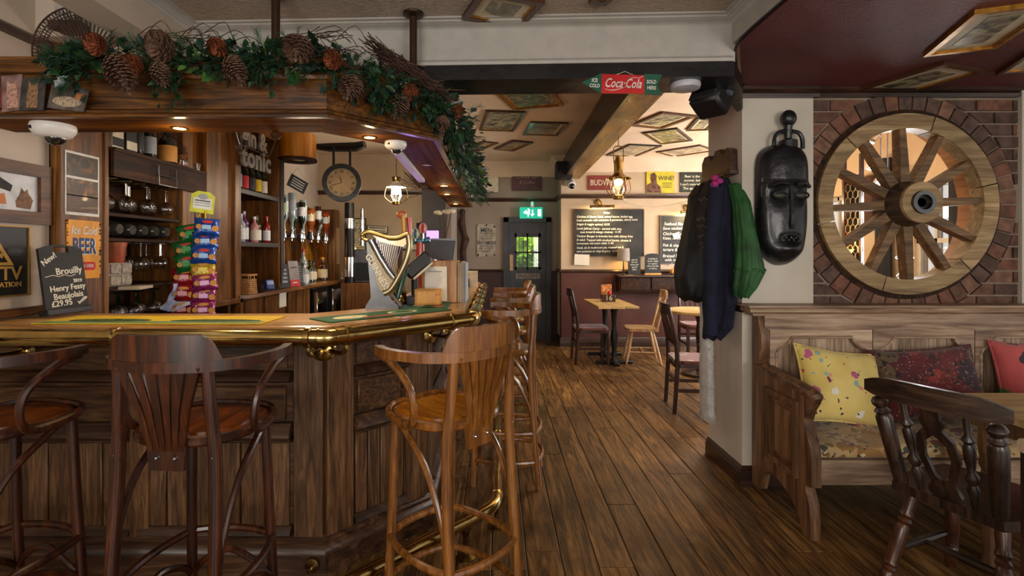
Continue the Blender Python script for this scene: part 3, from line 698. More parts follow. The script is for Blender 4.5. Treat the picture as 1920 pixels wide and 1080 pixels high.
MB().bx(-2.56, -2.17, 4.28, 5.22, 2.5, 2.7).build('header', W['back'], gs)
ob = thing('optics_back_panel', 'oak back panel with a lit arched alcove behind the spirit bottles', 'panel', (-2.4, 6.2, 1.05))
MB().bx(-2.58, -2.42, 5.22, 6.05, 1.05, 2.0).build('panel', W['back'], ob)
pz = [(6.05, 1.05), (6.05, 1.9), (7.0, 1.75), (7.0, 1.05), (6.96, 1.05), (6.96, 1.28)]
arch = [(6.96, 1.05), (6.96, 1.30)]+[(6.54+.42*math.cos(R(a)), 1.30+.28*math.sin(R(a))) for a in range(15, 180, 15)]+[(6.12, 1.30), (6.12, 1.05)]
YZ = Matrix(((0, 0, 1, 0), (1, 0, 0, 0), (0, 1, 0, 0), (0, 0, 0, 1)))
MB().prism([(6.05, 1.05), (6.05, 2.0), (7.0, 1.86), (7.0, 1.05)]+arch, -2.42, -2.30, YZ).build('arch_panel', W['back'], ob)
MB().prism([(6.05, 1.05), (6.05, 1.8), (7.0, 1.7), (7.0, 1.05)], -2.58, -2.5, YZ).build('alcove_back', wood('alcove_pine', (150, 100, 36), (190, 136, 56), (210, 160, 80), .5, 'Z', .7), ob)
lamp('POINT', 'alcove_lamp', (-2.38, 6.3, 1.48), 2.2, (1, .72, .3), size=.03)
MB().bx(-2.58, -2.2, 7.0, 7.2, 1.05, 2.0, .004).build('end_post', W['back'], ob)
MB().bx(-2.2, -2.185, 7.03, 7.16, 1.25, 1.75, .003).build('post_plaque', mat('pale_wood_plaque', (170, 130, 92), .6), ob)
bb = thing('back_bar_cabinet', 'back bar cabinets with a long wooden worktop, drawers and bottle fridges', 'cabinet', (-2.3, 5.8, 0))
MB().prism([(-2.13, 4.25), (-2.06, 4.34), (-2.02, 7.35), (-2.56, 7.35), (-2.56, 4.25)], 1.02, 1.05).build('worktop', wood('back_worktop', (84, 52, 26), (124, 82, 44), (150, 106, 62), .32, 'Y', .8, coat=.3), bb)
MB().bx(-2.56, -2.13, 4.27, 5.85, 0, 1.02).build('carcass', W['back'], bb)
for k in range(2):
    f = MB().bx(-2.132, -2.112, 4.33+k*.36, 4.65+k*.4, .80, 1.0, .004).build('drawer', W['back'], bb)
MB().bx(-2.112, -2.105, 4.98, 5.14, .87, 1.01).build('notice', K['paper'], bb)
MB().bx(-2.13, -2.10, 5.18, 5.22, 0, 1.0).build('stile', W['back'], bb)
for k in range(3): MB().bx(-2.132, -2.115, 5.24+k*.2, 5.42+k*.2, .1, 1.0, .004).build('board', W['back'], bb)
for y in (5.88, 6.45):
    f = MB().ring([(y, .1), (y+.53, .1), (y+.53, .99), (y, .99)], [(y+.05, .16), (y+.48, .16), (y+.48, .93), (y+.05, .93)], -2.16, -2.10, YZ).build('fridge_door', K['darkmetal'], bb)
    MB().bx(-2.14, -2.135, y+.05, y+.48, .16, .93).build('door_glass', K['glass'], f, smooth=False)
    MB().bx(-2.10, -2.06, y+.02, y+.045, .5, .95, .003).build('handle', K['chrome'], f)
    MB().bx(-2.55, -2.16, y, y+.53, .08, .1).bx(-2.55, -2.53, y, y+.53, .1, 1.0).bx(-2.53, -2.17, y+.02, y+.51, .52, .53).bx(-2.53, -2.17, y+.02, y+.51, .78, .785).build('fridge_interior', K['steel'], bb)
lamp('POINT', 'fridge_lamp', (-2.2, 6.2, .9), .7, (1, .95, .75), size=.04); lamp('POINT', 'fridge_lamp', (-2.2, 6.7, .9), .7, (1, .95, .75), size=.04)
MB().bx(-2.56, -2.11, 6.99, 7.34, 0, 1.02).build('end_cabinet', W['back'], bb)

# ------------------------------------------------------------------ bottles
def bottle_mesh(name, r, h, mglass, mlabel, mcap, nr=.36, sh=.62, lab=(.12, .48), inv=False, cap=.1):
    """prototype standing at the origin; parts body, label, cap"""
    root = thing(name, '', 'bottle')
    z = lambda t: t*h
    MB().lathe([(r*.9, 0), (r, z(.02)), (r, z(sh)), (r*.92, z(sh+.05)), (r*.6, z(sh+.12)), (r*nr, z(sh+.18)), (r*nr, z(1-cap)), (r*nr*1.1, z(1-cap+.004))], n=12).build('body', mglass, root)
    MB().lathe([(r*1.012, z(lab[0])), (r*1.015, z(lab[0])+.001), (r*1.015, z(lab[1])), (r*1.012, z(lab[1])+.001)], n=12, cap=False).build('label', mlabel, root)
    MB().lathe([(r*nr*1.15, z(1-cap)), (r*nr*1.18, z(.995)), (r*nr*.9, z(1))], n=10).build('cap', mcap, root)
    return root
def col(name, c, **k): return mat(name, c, **k)
BG = {'dark': mat('dark_wine_glass', (20, 24, 16), .1, coat=.6), 'clear': mat('pale_spirit_glass', (150, 160, 158), .12, coat=.8), 'purple': mat('purple_gin_glass', (84, 30, 104), .1, coat=.8),
      'green': mat('green_bottle_glass', (24, 52, 30), .1, coat=.8), 'amber': mat('amber_spirit_glass', (150, 70, 14), .1, coat=.8), 'red': mat('red_spirit_glass', (130, 22, 16), .1, coat=.8), 'rose': mat('pink_glass', (196, 130, 128), .12, coat=.8), 'brown': mat('brown_bottle_glass', (52, 26, 12), .1, coat=.8)}
LB = {'red': mat('red_label', (190, 36, 32), .6), 'yellow': mat('yellow_label', (216, 178, 30), .6), 'cream': mat('cream_label', (214, 204, 176), .6), 'white': mat('white_label', (216, 216, 212), .6), 'green': mat('green_label', (140, 176, 110), .6), 'orange': mat('orange_label', (200, 140, 60), .6), 'grey': mat('grey_label', (150, 156, 160), .6), 'black': mat('black_label', (26, 24, 24), .5)}
CPm = {'black': K['blackplastic'], 'red': mat('red_foil', (180, 30, 26), .35), 'gold': mat('gold_foil', (190, 150, 60), .3, .8), 'white': K['whiteplastic'], 'silver': K['steel']}
_b = {}
def bottle(kind, g, l, c, loc, lb, group, r=.037, h=.3, rz=0, **kw):
    key = (g, l, c, round(r, 3), round(h, 3), tuple(kw.items()))
    if key not in _b:
        o = bottle_mesh(kind, r, h, BG[g], LB[l], CPm[c], **kw); o['label'] = lb; o['group'] = group; o.location = loc; o.rotation_euler[2] = rz
        WM[o.name] = Matrix.Translation(V(loc)) @ Matrix.Rotation(rz, 4, 'Z'); _b[key] = o; return o
    return dup(_b[key], loc, rz, lb, group)
# wine on the upper gin shelf
for k, (g, l, c, t) in enumerate((('dark', 'grey', 'black', 'dark wine bottle with a grey label first from the left under the gin letters'), ('dark', 'red', 'black', 'dark wine bottle with a red label on the upper gin shelf'), ('dark', 'black', 'black', 'all dark wine bottle between the red and yellow labelled bottles'),
        ('dark', 'yellow', 'black', 'dark wine bottle with a yellow label on the upper gin shelf'), ('dark', 'cream', 'gold', 'dark wine bottle with a cream label last on the upper gin shelf'))):
    bottle('wine_bottle', g, l, c, (-2.27, 4.49+k*.125, 1.9475), t, 'wine bottles on the upper shelf', .04, .31)
for k, (g, l, c, t, r, h) in enumerate((('clear', 'white', 'silver', 'clear bottle at the left end of the middle gin shelf', .036, .26), ('purple', 'white', 'silver', 'purple gin bottle on the middle shelf', .043, .29), ('rose', 'cream', 'white', 'pale pink bottle just right of the purple gin', .037, .25),
        ('green', 'white', 'black', 'dark green gin bottle with a pale label on the middle shelf', .043, .27), ('red', 'white', 'red', 'red bottle at the right end of the middle gin shelf', .036, .27))):
    bottle('gin_bottle', g, l, c, (-2.25-.04*(k % 2), 4.52+k*.125, 1.4925), t, 'gin bottles on the middle shelf', r, h)
# spirits hanging upside down in their optics
opt = thing('optic_rail', 'black rail holding the spirit measures under the hanging bottles', 'rail', (-2.3, 5.9, 1.6))
MB().bx(-2.42, -2.28, 5.26, 6.9, 1.60, 1.625).build('bracket_rail', K['blackplastic'], opt)
oc = [('green', 'green', 'first'), ('clear', 'white', 'second'), ('clear', 'grey', 'third'), ('green', 'black', 'fourth'), ('dark', 'white', 'fifth'), ('clear', 'white', 'sixth'), ('amber', 'cream', 'seventh'), ('amber', 'orange', 'eighth'), ('brown', 'white', 'ninth'), ('clear', 'black', 'tenth'), ('amber', 'white', 'eleventh'), ('red', 'cream', 'twelfth')]
FLIP = Matrix.Rotation(math.pi, 4, 'X')
for k, (g, l, t) in enumerate(oc):
    p = V((-2.22-.03*(k % 2), 5.30+k*.135, 1.98+.05*((k*7) % 3)-.012*k))
    nm = {'green': 'green', 'clear': 'clear', 'dark': 'dark', 'amber': 'amber', 'brown': 'brown', 'red': 'red'}[g]
    ln = {'green': 'green', 'white': 'white', 'grey': 'grey', 'black': 'black', 'cream': 'cream', 'orange': 'orange'}[l]
    o = thing('spirit_bottle', '%s upside down spirit bottle with a %s label, %s from the left in the optics' % (nm, ln, t), 'bottle', tuple(p), group='spirit bottles in the optics')
    r = .043; h = p.z-1.66
    MB().lathe([(r*.9, 0), (r, -.012), (r, -h*.62), (r*.8, -h*.7), (r*.4, -h*.8), (r*.36, -h)], p, 12).build('body', BG[g], o)
    MB().lathe([(r*1.02, -h*.18), (r*1.02, -h*.5)], p, 12, cap=False).build('label', LB[l], o)
    MB().lathe([(.017, -h), (.022, -h-.01), (.022, -h-.05), (.03, -h-.055), (.03, -h-.09), (.008, -h-.1), (.008, -h-.125)], p, 10).build('measure', K['chrome'] if k % 3 else K['blackplastic'], o)
# bottles on the back worktop
for g, l, c, y, x, r, h, t in (('clear', 'red', 'red', 5.9, -2.22, .045, .40, 'tall bottle with a red neck beside the lit alcove'), ('clear', 'white', 'silver', 5.75, -2.16, .06, .24, 'squat clear bottle with a white label in front of the alcove'), ('green', 'cream', 'black', 6.2, -2.25, .05, .27, 'green bottle with a cream label inside the alcove'),
        ('brown', 'cream', 'black', 6.36, -2.27, .045, .25, 'brown bottle second from the right in the alcove'), ('brown', 'cream', 'gold', 6.62, -2.24, .062, .30, 'squat brown bottle with a gold neck in the lit alcove')):
    bottle('spirit_bottle', g, l, c, (x, y, 1.051), t, 'bottles on the back worktop', r, h)
# bottles inside the fridge
for k in range(6):
    bottle('beer_bottle', ('brown', 'green')[k % 2], 'yellow' if k % 2 else 'cream', 'gold', (-2.22, 5.97+k*.07, .786), 'small bottle inside the left bottle fridge, %s from the left' % ('first', 'second', 'third', 'fourth', 'fifth', 'sixth')[k], 'bottles in the fridge', .028, .13)
# top shelf above the glasses
for k, (x, y, w_, d_, h_, c, t) in enumerate(((-2.24, 2.74, .1, .1, .0, 0, ''),)): pass
ts = [('box', 2.97, 'cream gift box first on the top shelf'), ('box', 3.08, 'dark gift box with a cream band on the top shelf'), ('bot', 3.2, 'dark bottle left of the pale labelled one on the top shelf'), ('bot2', 3.32, 'dark bottle with a pale label on the top shelf'), ('dec', 3.48, 'dark square bottle with an orange label on the top shelf'), ('jar', 3.60, 'glass jar of dried fruit on the top shelf'), ('cup', 3.77, 'small glass at the end of the top shelf')]
for kd, y, t in ts:
    if kd == 'box':
        b_ = thing('gift_box', t, 'box', (-2.24, y, 2.006))
        MB().bx(-2.29, -2.19, y-.045, y+.045, 2.006, 2.26, .003).build('carton', LB['cream'] if y < 3 else LB['black'], b_)
        MB().bx(-2.191, -2.1885, y-.043, y+.043, 2.02, 2.07).build('band', LB['black'] if y < 3 else LB['cream'], b_)
    elif kd in ('bot', 'bot2'): bottle('wine_bottle', 'dark', 'black' if kd == 'bot' else 'grey', 'black', (-2.25, y, 2.006), t, 'bottles on the top shelf', .042, .3)
    elif kd == 'dec': bottle('whisky_bottle', 'dark', 'orange', 'black', (-2.23, y, 2.006), t, 'bottles on the top shelf', .055, .24, lab=(.05, .5))
    elif kd == 'jar':
        j = thing('storage_jar', t, 'jar', (-2.22, y, 2.006))
        MB().lathe([(.045, 2.006), (.05, 2.02), (.05, 2.11), (.035, 2.125), (.042, 2.14), (.03, 2.16)], (-2.22, y, 0), 14).build('jar_body', K['glass'], j)
        q = MB()
        for i in range(26): q.ball((-2.22+rnd.uniform(-.03, .03), y+rnd.uniform(-.03, .03), 2.02+rnd.random()*.08), .011, 6)
        q.build('dried_fruit', mat('dried_fruit', (190, 120, 50), .7, var=.3), j, stuff=True)
    else: tag(MB().lathe([(.02, 2.006), (.026, 2.06)], (-2.2, y, 0), 12).build('shot_glass', K['glass']), t, 'glass')
# ------------------------------------------------------------------ wine glasses
def glass_proto(name, R_, hb, hs, gm, sm=None):
    o = thing(name, '', 'glass')
    pr = [(.004, 0)]
    MB().lathe([(.006, -.0), (.034, -.002), (.034, -.005), (.006, -.010)], n=14).build('foot', sm or gm, o)
    MB().cyl((0, 0, -.008), (0, 0, -hs), .0045, .005, 8).build('stem', sm or gm, o)
    k = [(.3, 0), (.62, .12), (.88, .3), (1, .52), (.95, .75), (.8, 1)]
    ou = [(.006, -hs)]+[(R_*a, -hs-hb*b) for a, b in k]; inn = [(R_*a-.0022, -hs-hb*b-.001) for a, b in k][::-1]
    q = MB().lathe(ou+inn, n=16, cap=False); q.build('bowl', gm, o); return o
G1 = glass_proto('wine_glass', .043, .085, .085, K['glass'])
ordn = ('first', 'second', 'third', 'fourth', 'fifth', 'sixth', 'seventh', 'eighth', 'ninth')
def placeglass(proto, first, x, y, z, lb, grp, rx=0):
    if first: o = proto; o.location = (x, y, z); o['label'] = lb; o['group'] = grp; WM[o.name] = Matrix.Translation((x, y, z))
    else: o = dup(proto, (x, y, z), 0, lb, grp)
    return o
for k in range(7): placeglass(G1, k == 0, -2.27-.05*(k % 2), 2.955+k*.095, 1.838, 'wine glass hanging in the top rack, %s from the left' % ordn[k], 'wine glasses in the top rack')
for k in range(5): placeglass(G1, False, -2.28-.03*(k % 2), 3.10+k*.095, 1.467, 'wine glass hanging under the lower shelf, %s from the left' % ordn[k], 'wine glasses under the lower shelf')
G2 = glass_proto('green_stem_glass', .045, .08, .075, K['glass'], glass('green_glass', (60, 170, 90)))
for k in range(6): placeglass(G2, k == 0, -2.235-.045*(k % 2), 3.02+k*.08, 1.167, 'upturned green stemmed glass at counter level, %s from the left' % ordn[k], 'green stemmed glasses')
for k in range(5):
    g_ = thing('wine_carafe', 'clear carafe lying on the middle shelf, %s from the left' % ordn[k], 'carafe', (-2.3, 3.05+k*.11, 1.64), group='carafes on the middle shelf')
    q = Matrix.Translation((-2.24, 3.05+k*.11, 1.545)) @ Matrix.Rotation(R(-90), 4, 'Y')
    MB().lathe([(.03, 0), (.042, .02), (.042, .12), (.02, .17), (.018, .21), (.026, .23)], m=q, n=14).build('carafe_body', mat('smoky_glass', (60, 56, 54), .08, coat=1), g_)
t = thing('copper_tankard', 'orange brown pot on the left of the lower glass shelf', 'pot', (-2.25, 3.03, 1.345))
MB().lathe([(.04, 1.345), (.045, 1.36), (.052, 1.46)], (-2.25, 3.03, 0), 16).build('pot_body', mat('terracotta_pot', (150, 66, 26), .5), t)
MB().lathe([(.055, 1.44), (.057, 1.465), (.05, 1.466)], (-2.25, 3.03, 0), 16, cap=False).build('rim', mat('terracotta_rim', (160, 76, 32), .5), t)
dwr = thing('small_drawer_chest', 'small grey wooden chest of four little drawers on the bar shelf', 'chest', (-2.3, 3.02, 1.21))
MB().bx(-2.42, -2.215, 2.93, 3.11, 1.208, 1.345, .003).build('carcass', mat('weathered_grey_wood', (150, 138, 122), .8, var=.2, scale=40), dwr)
for a in range(2):
    for b in range(2): MB().bx(-2.217, -2.207, 2.937+a*.088, 3.018+a*.088, 1.215+b*.066, 1.272+b*.066, .003).build('drawer', mat('weathered_drawer_front', (164, 152, 134), .8, var=.25, scale=50), dwr)
tag(MB().box((-2.19, 3.08, 1.195), (.16, .19, .02), Matrix.Identity(4), rz=.25, bev=.004).build('cutting_board', mat('pale_board', (180, 164, 140), .7)), 'pale wooden board lying on the bar shelf below the little drawers', 'board')
cl = MB().grid(lambda u, v: (-2.12+.05*math.sin(7*u+3*v)*v+.09*(u-.5)*v, 3.40+.22*(u-.5)*(.35+.65*v)+.02*math.sin(9*v), 1.20-.165*v+.02*math.sin(12*u)*v), 16, 14)
tag(cl.build('bar_towel', mat('blue_white_towel', (206, 212, 224), .9, c2=(70, 104, 170), scale=9)), 'crumpled blue and white bar towel beside the green stemmed glasses', 'towel')
# ================================================================== bar stools
def stool_proto(wd, sd, lb, pk, arch):
    o = thing('bar_stool', lb, 'stool', group='bentwood bar stools')
    sz = .815
    out = []
    for i in range(28):
        t = 2*math.pi*i/28; c, s = math.cos(t), math.sin(t)
        out.append((.215*abs(c)**.8*(1 if c > 0 else -1), .01+.205*abs(s)**.8*(1 if s > 0 else -1)))
    q = MB().prism(out, sz-.03, sz); q.build('seat', sd, o)
    MB().prism([(x*.86, .01+(y-.01)*.86) for x, y in out], sz-.001, sz+.004).build('seat_panel', sd, o)
    MB().tube([(x*1.01, .01+(y-.01)*1.01, sz-.016) for x, y in out], .017, 8, True).build('seat_rim', wd, o)
    for sx in (-1, 1):
        MB().tube(cr([(sx*.165, -.235, 1.06), (sx*.175, -.225, .90), (sx*.185, -.215, .74), (sx*.195, -.235, .40), (sx*.205, -.275, 0)], 5), [.022]*8+[.024]*8+[.021]*5, 10).build('leg', wd, o)
        MB().tube(cr([(sx*.165, .165, .785), (sx*.178, .18, .42), (sx*.19, .205, 0)], 5), .021, 10).build('leg', wd, o)
        # arm support: a C bow from under the arm tip back and down, then forward round the front of the seat
        MB().tube(cr([(sx*.285, .11, 1.036), (sx*.282, .02, 1.01), (sx*.272, -.075, .945), (sx*.262, -.095, .865), (sx*.250, -.055, .805), (sx*.238, .05, .798), (sx*.215, .15, .806), (sx*.14, .222, .812), (0, .238, .813)], 5), .0155, 8).build('arm_support', wd, o)
        MB().tube(cr([(sx*.20, -.235, .36), (sx*.205, -.20, .50), (sx*.208, -.10, .66), (sx*.20, .06, .765), (sx*.185, .12, .79)], 5), .0135, 8).build('side_brace', wd, o)
    # arm bow and crest
    half = [(-.285, .13), (-.305, .03), (-.288, -.08), (-.245, -.175), (-.17, -.238), (-.08, -.266)]
    bow = [(q.x, q.y) for q in cr([(x, y, 0) for x, y in half+[(0, -.273)]+[(-x, y) for x, y in half[::-1]]], 4)]
    MB().ribbon(bow, 1.035, 1.068, .034).build('arm_bow', wd, o)
    cre = [p_ for p_ in bow if abs(p_[0]) < .225]; n = len(cre)
    zt = [1.068+.082*min(1, min(i, n-1-i)/2.5)**.6 for i in range(n)]
    MB().ribbon(cre, 1.066, zt, .026).build('crest', wd, o)
    # fanned splat of flat slats
    tv = V((0, -.052, .29)); tl_ = tv.length; ty = tv.normalized(); tz = V((1, 0, 0)).cross(ty)
    TM = Matrix(((1, ty.x, tz.x, 0), (0, ty.y, tz.y, -.207), (0, ty.z, tz.z, .76), (0, 0, 0, 1)))
    for k in range(6):
        u = (k-2.5)
        MB().prism([(u*.021-.0095, 0), (u*.021+.0095, 0), (u*.034+.014, tl_*.5), (u*.055+.021, tl_), (u*.055-.021, tl_), (u*.034-.014, tl_*.5)], -.008, .008, TM).build('slat', wd, o)
    MB().prism([(-.065, .715), (.065, .715), (.075, .79), (.07, .83), (-.07, .83), (-.075, .79)], -.218, -.196, Matrix(((1, 0, 0, 0), (0, 0, 1, 0), (0, 1, 0, 0), (0, 0, 0, 1)))).build('splat_base', wd, o)
    for sx in (-1, 1): MB().ball((sx*.035, -.222, .755), .007, 6).build('screw', K['chrome'], o); MB().ball((sx*.185, -.232, .765), .007, 6).build('screw', K['chrome'], o)
    # foot ring and lower stretchers
    f4 = [(-.197, -.243, .33), (.197, -.243, .33), (.186, .192, .33), (-.186, .192, .33)]
    for i in range(4):
        a, b = V(f4[i]), V(f4[(i+1) % 4]); m = (a+b)/2; nrm = V((m.x, m.y, 0)).normalized()
        MB().tube(cr([a, a.lerp(b, .25)+nrm*.03, m+nrm*.04, a.lerp(b, .75)+nrm*.03, b], 4), .0145, 8).build('foot_ring', wd, o)
        a2, b2 = a*1.02, b*1.02; a2.z = b2.z = .16
        if arch: pth = [a2, a2.lerp(b2, .2)+V((0, 0, .07))-nrm*.02, (a2+b2)/2+V((0, 0, .115))-nrm*.02, a2.lerp(b2, .8)+V((0, 0, .07))-nrm*.02, b2]
        else: pth = [a2, a2.lerp(b2, .25)+nrm*.035, (a2+b2)/2+nrm*.048, a2.lerp(b2, .75)+nrm*.035, b2]
        MB().tube(cr(pth, 4), .0135, 8).build('stretcher', wd, o)
    for c in o.children: c.data.transform(Matrix.Diagonal((pk, pk, 1, 1)))
    return o
WD = wood('bentwood_dark', (32, 14, 8), (56, 27, 15), (84, 45, 25), .3, 'Z', 1, coat=.2, bump=.08)
SD = wood('stool_seat_dark', (60, 28, 12), (98, 50, 22), (128, 70, 32), .25, 'Y', 1, coat=.5, bump=.08)
WB = wood('bentwood_brown', (84, 50, 25), (124, 80, 44), (150, 104, 62), .28, 'Z', 1, coat=.5, bump=.08)
SB = wood('stool_seat_amber', (116, 70, 28), (166, 108, 48), (192, 134, 66), .22, 'Y', 1, coat=.6, bump=.08)
def place(o, loc, rz):
    o.location = loc; o.rotation_euler = (0, 0, R(rz)); WM[o.name] = Matrix.Translation(V(loc)) @ Matrix.Rotation(R(rz), 4, 'Z')
s1 = stool_proto(WD, SD, 'dark bentwood bar stool standing second from the left, its fanned back to the camera', .87, True); place(s1, (-1.025, 1.80, 0), -4)
dup(s1, (-1.77, 1.82, 0), R(-14), 'dark bentwood bar stool cut off at the left edge of the picture', 'bentwood bar stools')
s2 = stool_proto(WB, SB, 'brown bentwood bar stool in front of the chamfered bar corner', .83, False); place(s2, (-.185, 1.95, 0), 46)
dup(s2, (.045, 3.22, 0), R(84), 'brown bar stool right behind the chamfer stool along the right side of the bar', 'bentwood bar stools')
dup(s2, (.075, 4.02, 0), R(88), 'third brown bar stool along the right side of the bar', 'bentwood bar stools')
dup(s2, (.09, 4.72, 0), R(90), 'farthest brown bar stool at the far end of the bar', 'bentwood bar stools')

# ================================================================== settle
W['setZ'] = wood('settle_oak_upright', (112, 86, 64), (162, 134, 106), (192, 166, 138), .5, 'Z', .8, bump=.3, sat=.9)  # upright and level oak paler than the ends: window light put into the colour
W['setX'] = wood('settle_oak_level', (108, 80, 58), (156, 126, 98), (188, 160, 132), .5, 'X', .8, bump=.3, sat=.9)
W['setE'] = wood('settle_oak_end', (66, 43, 27), (108, 76, 50), (142, 106, 76), .42, 'Z', .7, bump=.25, sat=1)
st = thing('settle', 'long panelled oak settle under the brick wall with a carved end and ogee panels', 'settle', (2.4, 2.8, 0))
SX0, SX1 = 1.56, 3.75
prof = [(3.06, .03), (3.06, 1.05), (3.00, 1.05), (2.985, 1.0), (2.955, .93), (2.955, .85), (2.985, .77), (2.96, .735), (2.55, .70), (2.50, .70), (2.485, .675), (2.52, .63), (2.545, .575), (2.52, .50), (2.492, .45), (2.485, .40), (2.485, .26), (2.53, .255), (2.535, .235), (2.50, .17), (2.492, .09), (2.492, 0), (2.56, 0), (2.585, .07), (2.65, .13), (2.75, .17), (2.88, .18), (2.95, .12), (2.98, .03)]
for x in (SX0, SX1): MB().prism(prof, x-.03, x+.02, YZ).build('end_board', W['setE'], st)
for x in (SX0,):
    def rr(a, b, c, d): return [(a, b), (c, b), (c, d), (a, d)]
    MB().ring(rr(2.59, .26, 2.90, .65), rr(2.62, .29, 2.87, .62), x-.045, x-.03, YZ).build('panel_moulding', W['setE'], st)
    MB().ring(rr(2.62, .29, 2.87, .62), rr(2.635, .305, 2.855, .605), x-.038, x-.028, YZ).build('panel_moulding', W['setE'], st)
    MB().prism(rr(2.66, .33, 2.83, .58), x-.037, x-.028, YZ).build('raised_panel', W['setE'], st)
    MB().tube([(x-.005, 2.95, .742), (x-.005, 2.75, .722), (x-.005, 2.56, .712), (x-.005, 2.51, .706), (x-.005, 2.485, .694), (x-.005, 2.475, .685)], [.028, .03, .032, .034, .034, .02], 10).build('arm_rest', W['setE'], st)
    MB().prism([(2.99, .74), (2.55, .705), (2.55, .72), (2.99, .755)], x-.05, x+.045, YZ).build('arm_rest', W['setE'], st)
MB().sweep([(SX0-.05, 3.08), (SX0-.05, 2.99), (SX1+.04, 2.99)], [(0, 1.035), (.012, 1.035), (.02, 1.05), (.045, 1.06), (.05, 1.075), (.045, 1.08), (.06, 1.09), (.06, 1.10), (0, 1.10)]).build('cornice', W['setX'], st)
MB().bx(SX0-.05, SX1+.04, 2.985, 3.09, 1.06, 1.099).build('top_board', W['setX'], st)
MB().bx(SX0, SX1, 2.97, 2.995, .955, 1.045).build('top_rail', W['setX'], st)
XZ = FM
pit = .592; w_ = .52
for k in range(3):
    c = 1.645+.26+k*pit-.02
    for j in range(5):
        MB().bx(c-.265+j*.106+.001, c-.265+(j+1)*.106-.001, 2.995+.001*(j % 2), 3.02, .40, .94).build('panel_board', W['setZ'], st)
    # shaped head above the panel: the ogee cut-out
    og = [(-.262, .70), (-.262, .82), (-.25, .845), (-.225, .855), (-.20, .875), (-.185, .895), (-.175, .915), (.175, .915), (.185, .895), (.20, .875), (.225, .855), (.25, .845), (.262, .82), (.262, .70)]
    pol = [(c-.298, .70), (c-.298, .957), (c+.298, .957), (c+.298, .70)]+[(c+x, z) for x, z in og[::-1]]
    MB().prism(pol, 2.965, 2.992, XZ).build('panel_head', W['setX'], st)
    MB().tube([(c+x, 2.964, z) for x, z in [(-.262, .42)]+og+[(.262, .42)]], .009, 6).build('panel_bead', W['setX'], st)
    for s in (-1, 1): MB().bx(c+s*.28-.018, c+s*.28+.018, 2.965, 2.992, .40, .70).build('stile', W['setZ'], st)
MB().bx(SX0, SX1, 2.51, 2.535, .262, .385, .004).build('seat_rail', W['setX'], st)
MB().bx(SX0, SX1, 2.535, 3.0, .36, .385).build('seat_board', W['setX'], st)
FL = floral('tapestry_floral', (196, 168, 118), (166, 132, 84), [((150, 112, 62), .5, .45), ((112, 48, 40), .8, .36), ((150, 100, 50), 1.0, .34), ((70, 78, 66), 1.5, .30), ((126, 112, 66), 1.3, .32), ((60, 50, 50), 2.6, .27), ((206, 186, 150), 2.0, .25)], 12, .5)
def cushpad(u, v): return 0
sc = MB()
def pad(x0, x1, y0, y1, z0, z1, nx=30, ny=10):
    def f(u, v):
        # u runs round the section, v along x
        a = 2*math.pi*u; c, s = math.cos(a), math.sin(a); e = .35
        yy = (y0+y1)/2+(y1-y0)/2*math.copysign(abs(c)**e, c); zz = (z0+z1)/2+(z1-z0)/2*math.copysign(abs(s)**e, s)
        x = x0+(x1-x0)*v
        if s > .2: zz += .010*math.sin(x*9+yy*3)+.006*math.sin(x*23)
        return (x, yy, zz)
    return f
q = sc.grid(pad(SX0+.025, SX1-.03, 2.505, 2.98, .387, .465), 28, 60, True)
seatc = q.build('settle_cushion', FL); tag(seatc, 'long beige seat cushion with a faded floral tapestry print on the settle', 'cushion')
def pillow(name, lb, m, loc, w, h, t, rx, rz, roll=0, grp=None):
    def side(s):
        def f(u, v):
            a, b = 2*u-1, 2*v-1
            k = (1-abs(a)**2.4)*(1-abs(b)**2.4)
            pinch = 1-.09*(1-abs(b)**2)*abs(a)**4 ; pinch2 = 1-.10*(1-abs(a)**2)*abs(b)**4
            return (a*w/2*pinch, b*h/2*pinch2, s*(t/2*max(0, k)**.55+.003)+.006*math.sin(6*a+3*b)*k)
        return f
    M = Matrix.Translation(V(loc)) @ Matrix.Rotation(R(rz), 4, 'Z') @ Matrix.Rotation(R(rx), 4, 'X') @ Matrix.Rotation(R(roll), 4, 'Z')
    o = thing(name, lb, 'cushion', loc, 0)
    q = MB().grid(side(1), 18, 18, m=M).grid(side(-1), 18, 18, m=M); bmesh.ops.remove_doubles(q.bm, verts=q.bm.verts[:], dist=.0075)
    q.build('cover', m, o, ang=80)
    bd = []
    for i in range(72):
        u = i/72*4; e = int(u); fr_ = u-e
        a, b = ((-1+2*fr_, -1), (1, -1+2*fr_), (1-2*fr_, 1), (-1, 1-2*fr_))[e]
        bd.append((a*w/2*(1-.09*(1-abs(b)**2)*abs(a)**4), b*h/2*(1-.10*(1-abs(a)**2)*abs(b)**4), 0))
    MB().tube(bd, .005, 6, True, M).build('piping', m, o)
    return o
YF = floral('yellow_floral', (228, 206, 124), (212, 186, 100), [((232, 224, 176), .4, .30), ((228, 224, 210), .8, .24), ((186, 92, 130), .9, .22), ((120, 44, 84), .9, .12), ((150, 176, 160), 1.3, .2), ((214, 140, 120), 1.2, .15), ((66, 66, 74), 2.1, .17), ((176, 60, 70), 2.4, .15)], 10, .3)
pillow('scatter_cushion', 'yellow scatter cushion with a bird and flower print at the left end of the settle', YF, (1.905, 2.83, .665), .50, .42, .15, 68, 8, -9)
RF = floral('dark_red_paisley', (106, 36, 36), (74, 28, 34), [((50, 26, 36), .32, .50), ((92, 78, 56), .4, .42), ((136, 50, 46), .8, .3), ((36, 24, 32), 1.6, .3), ((124, 90, 74), 3.0, .24), ((60, 30, 34), 2.4, .3), ((160, 128, 108), 4.5, .2)], 14, .55)
pillow('scatter_cushion', 'dark red and plum tapestry scatter cushion in the middle of the settle', RF, (2.42, 2.86, .675), .58, .40, .14, 70, -4, 4)
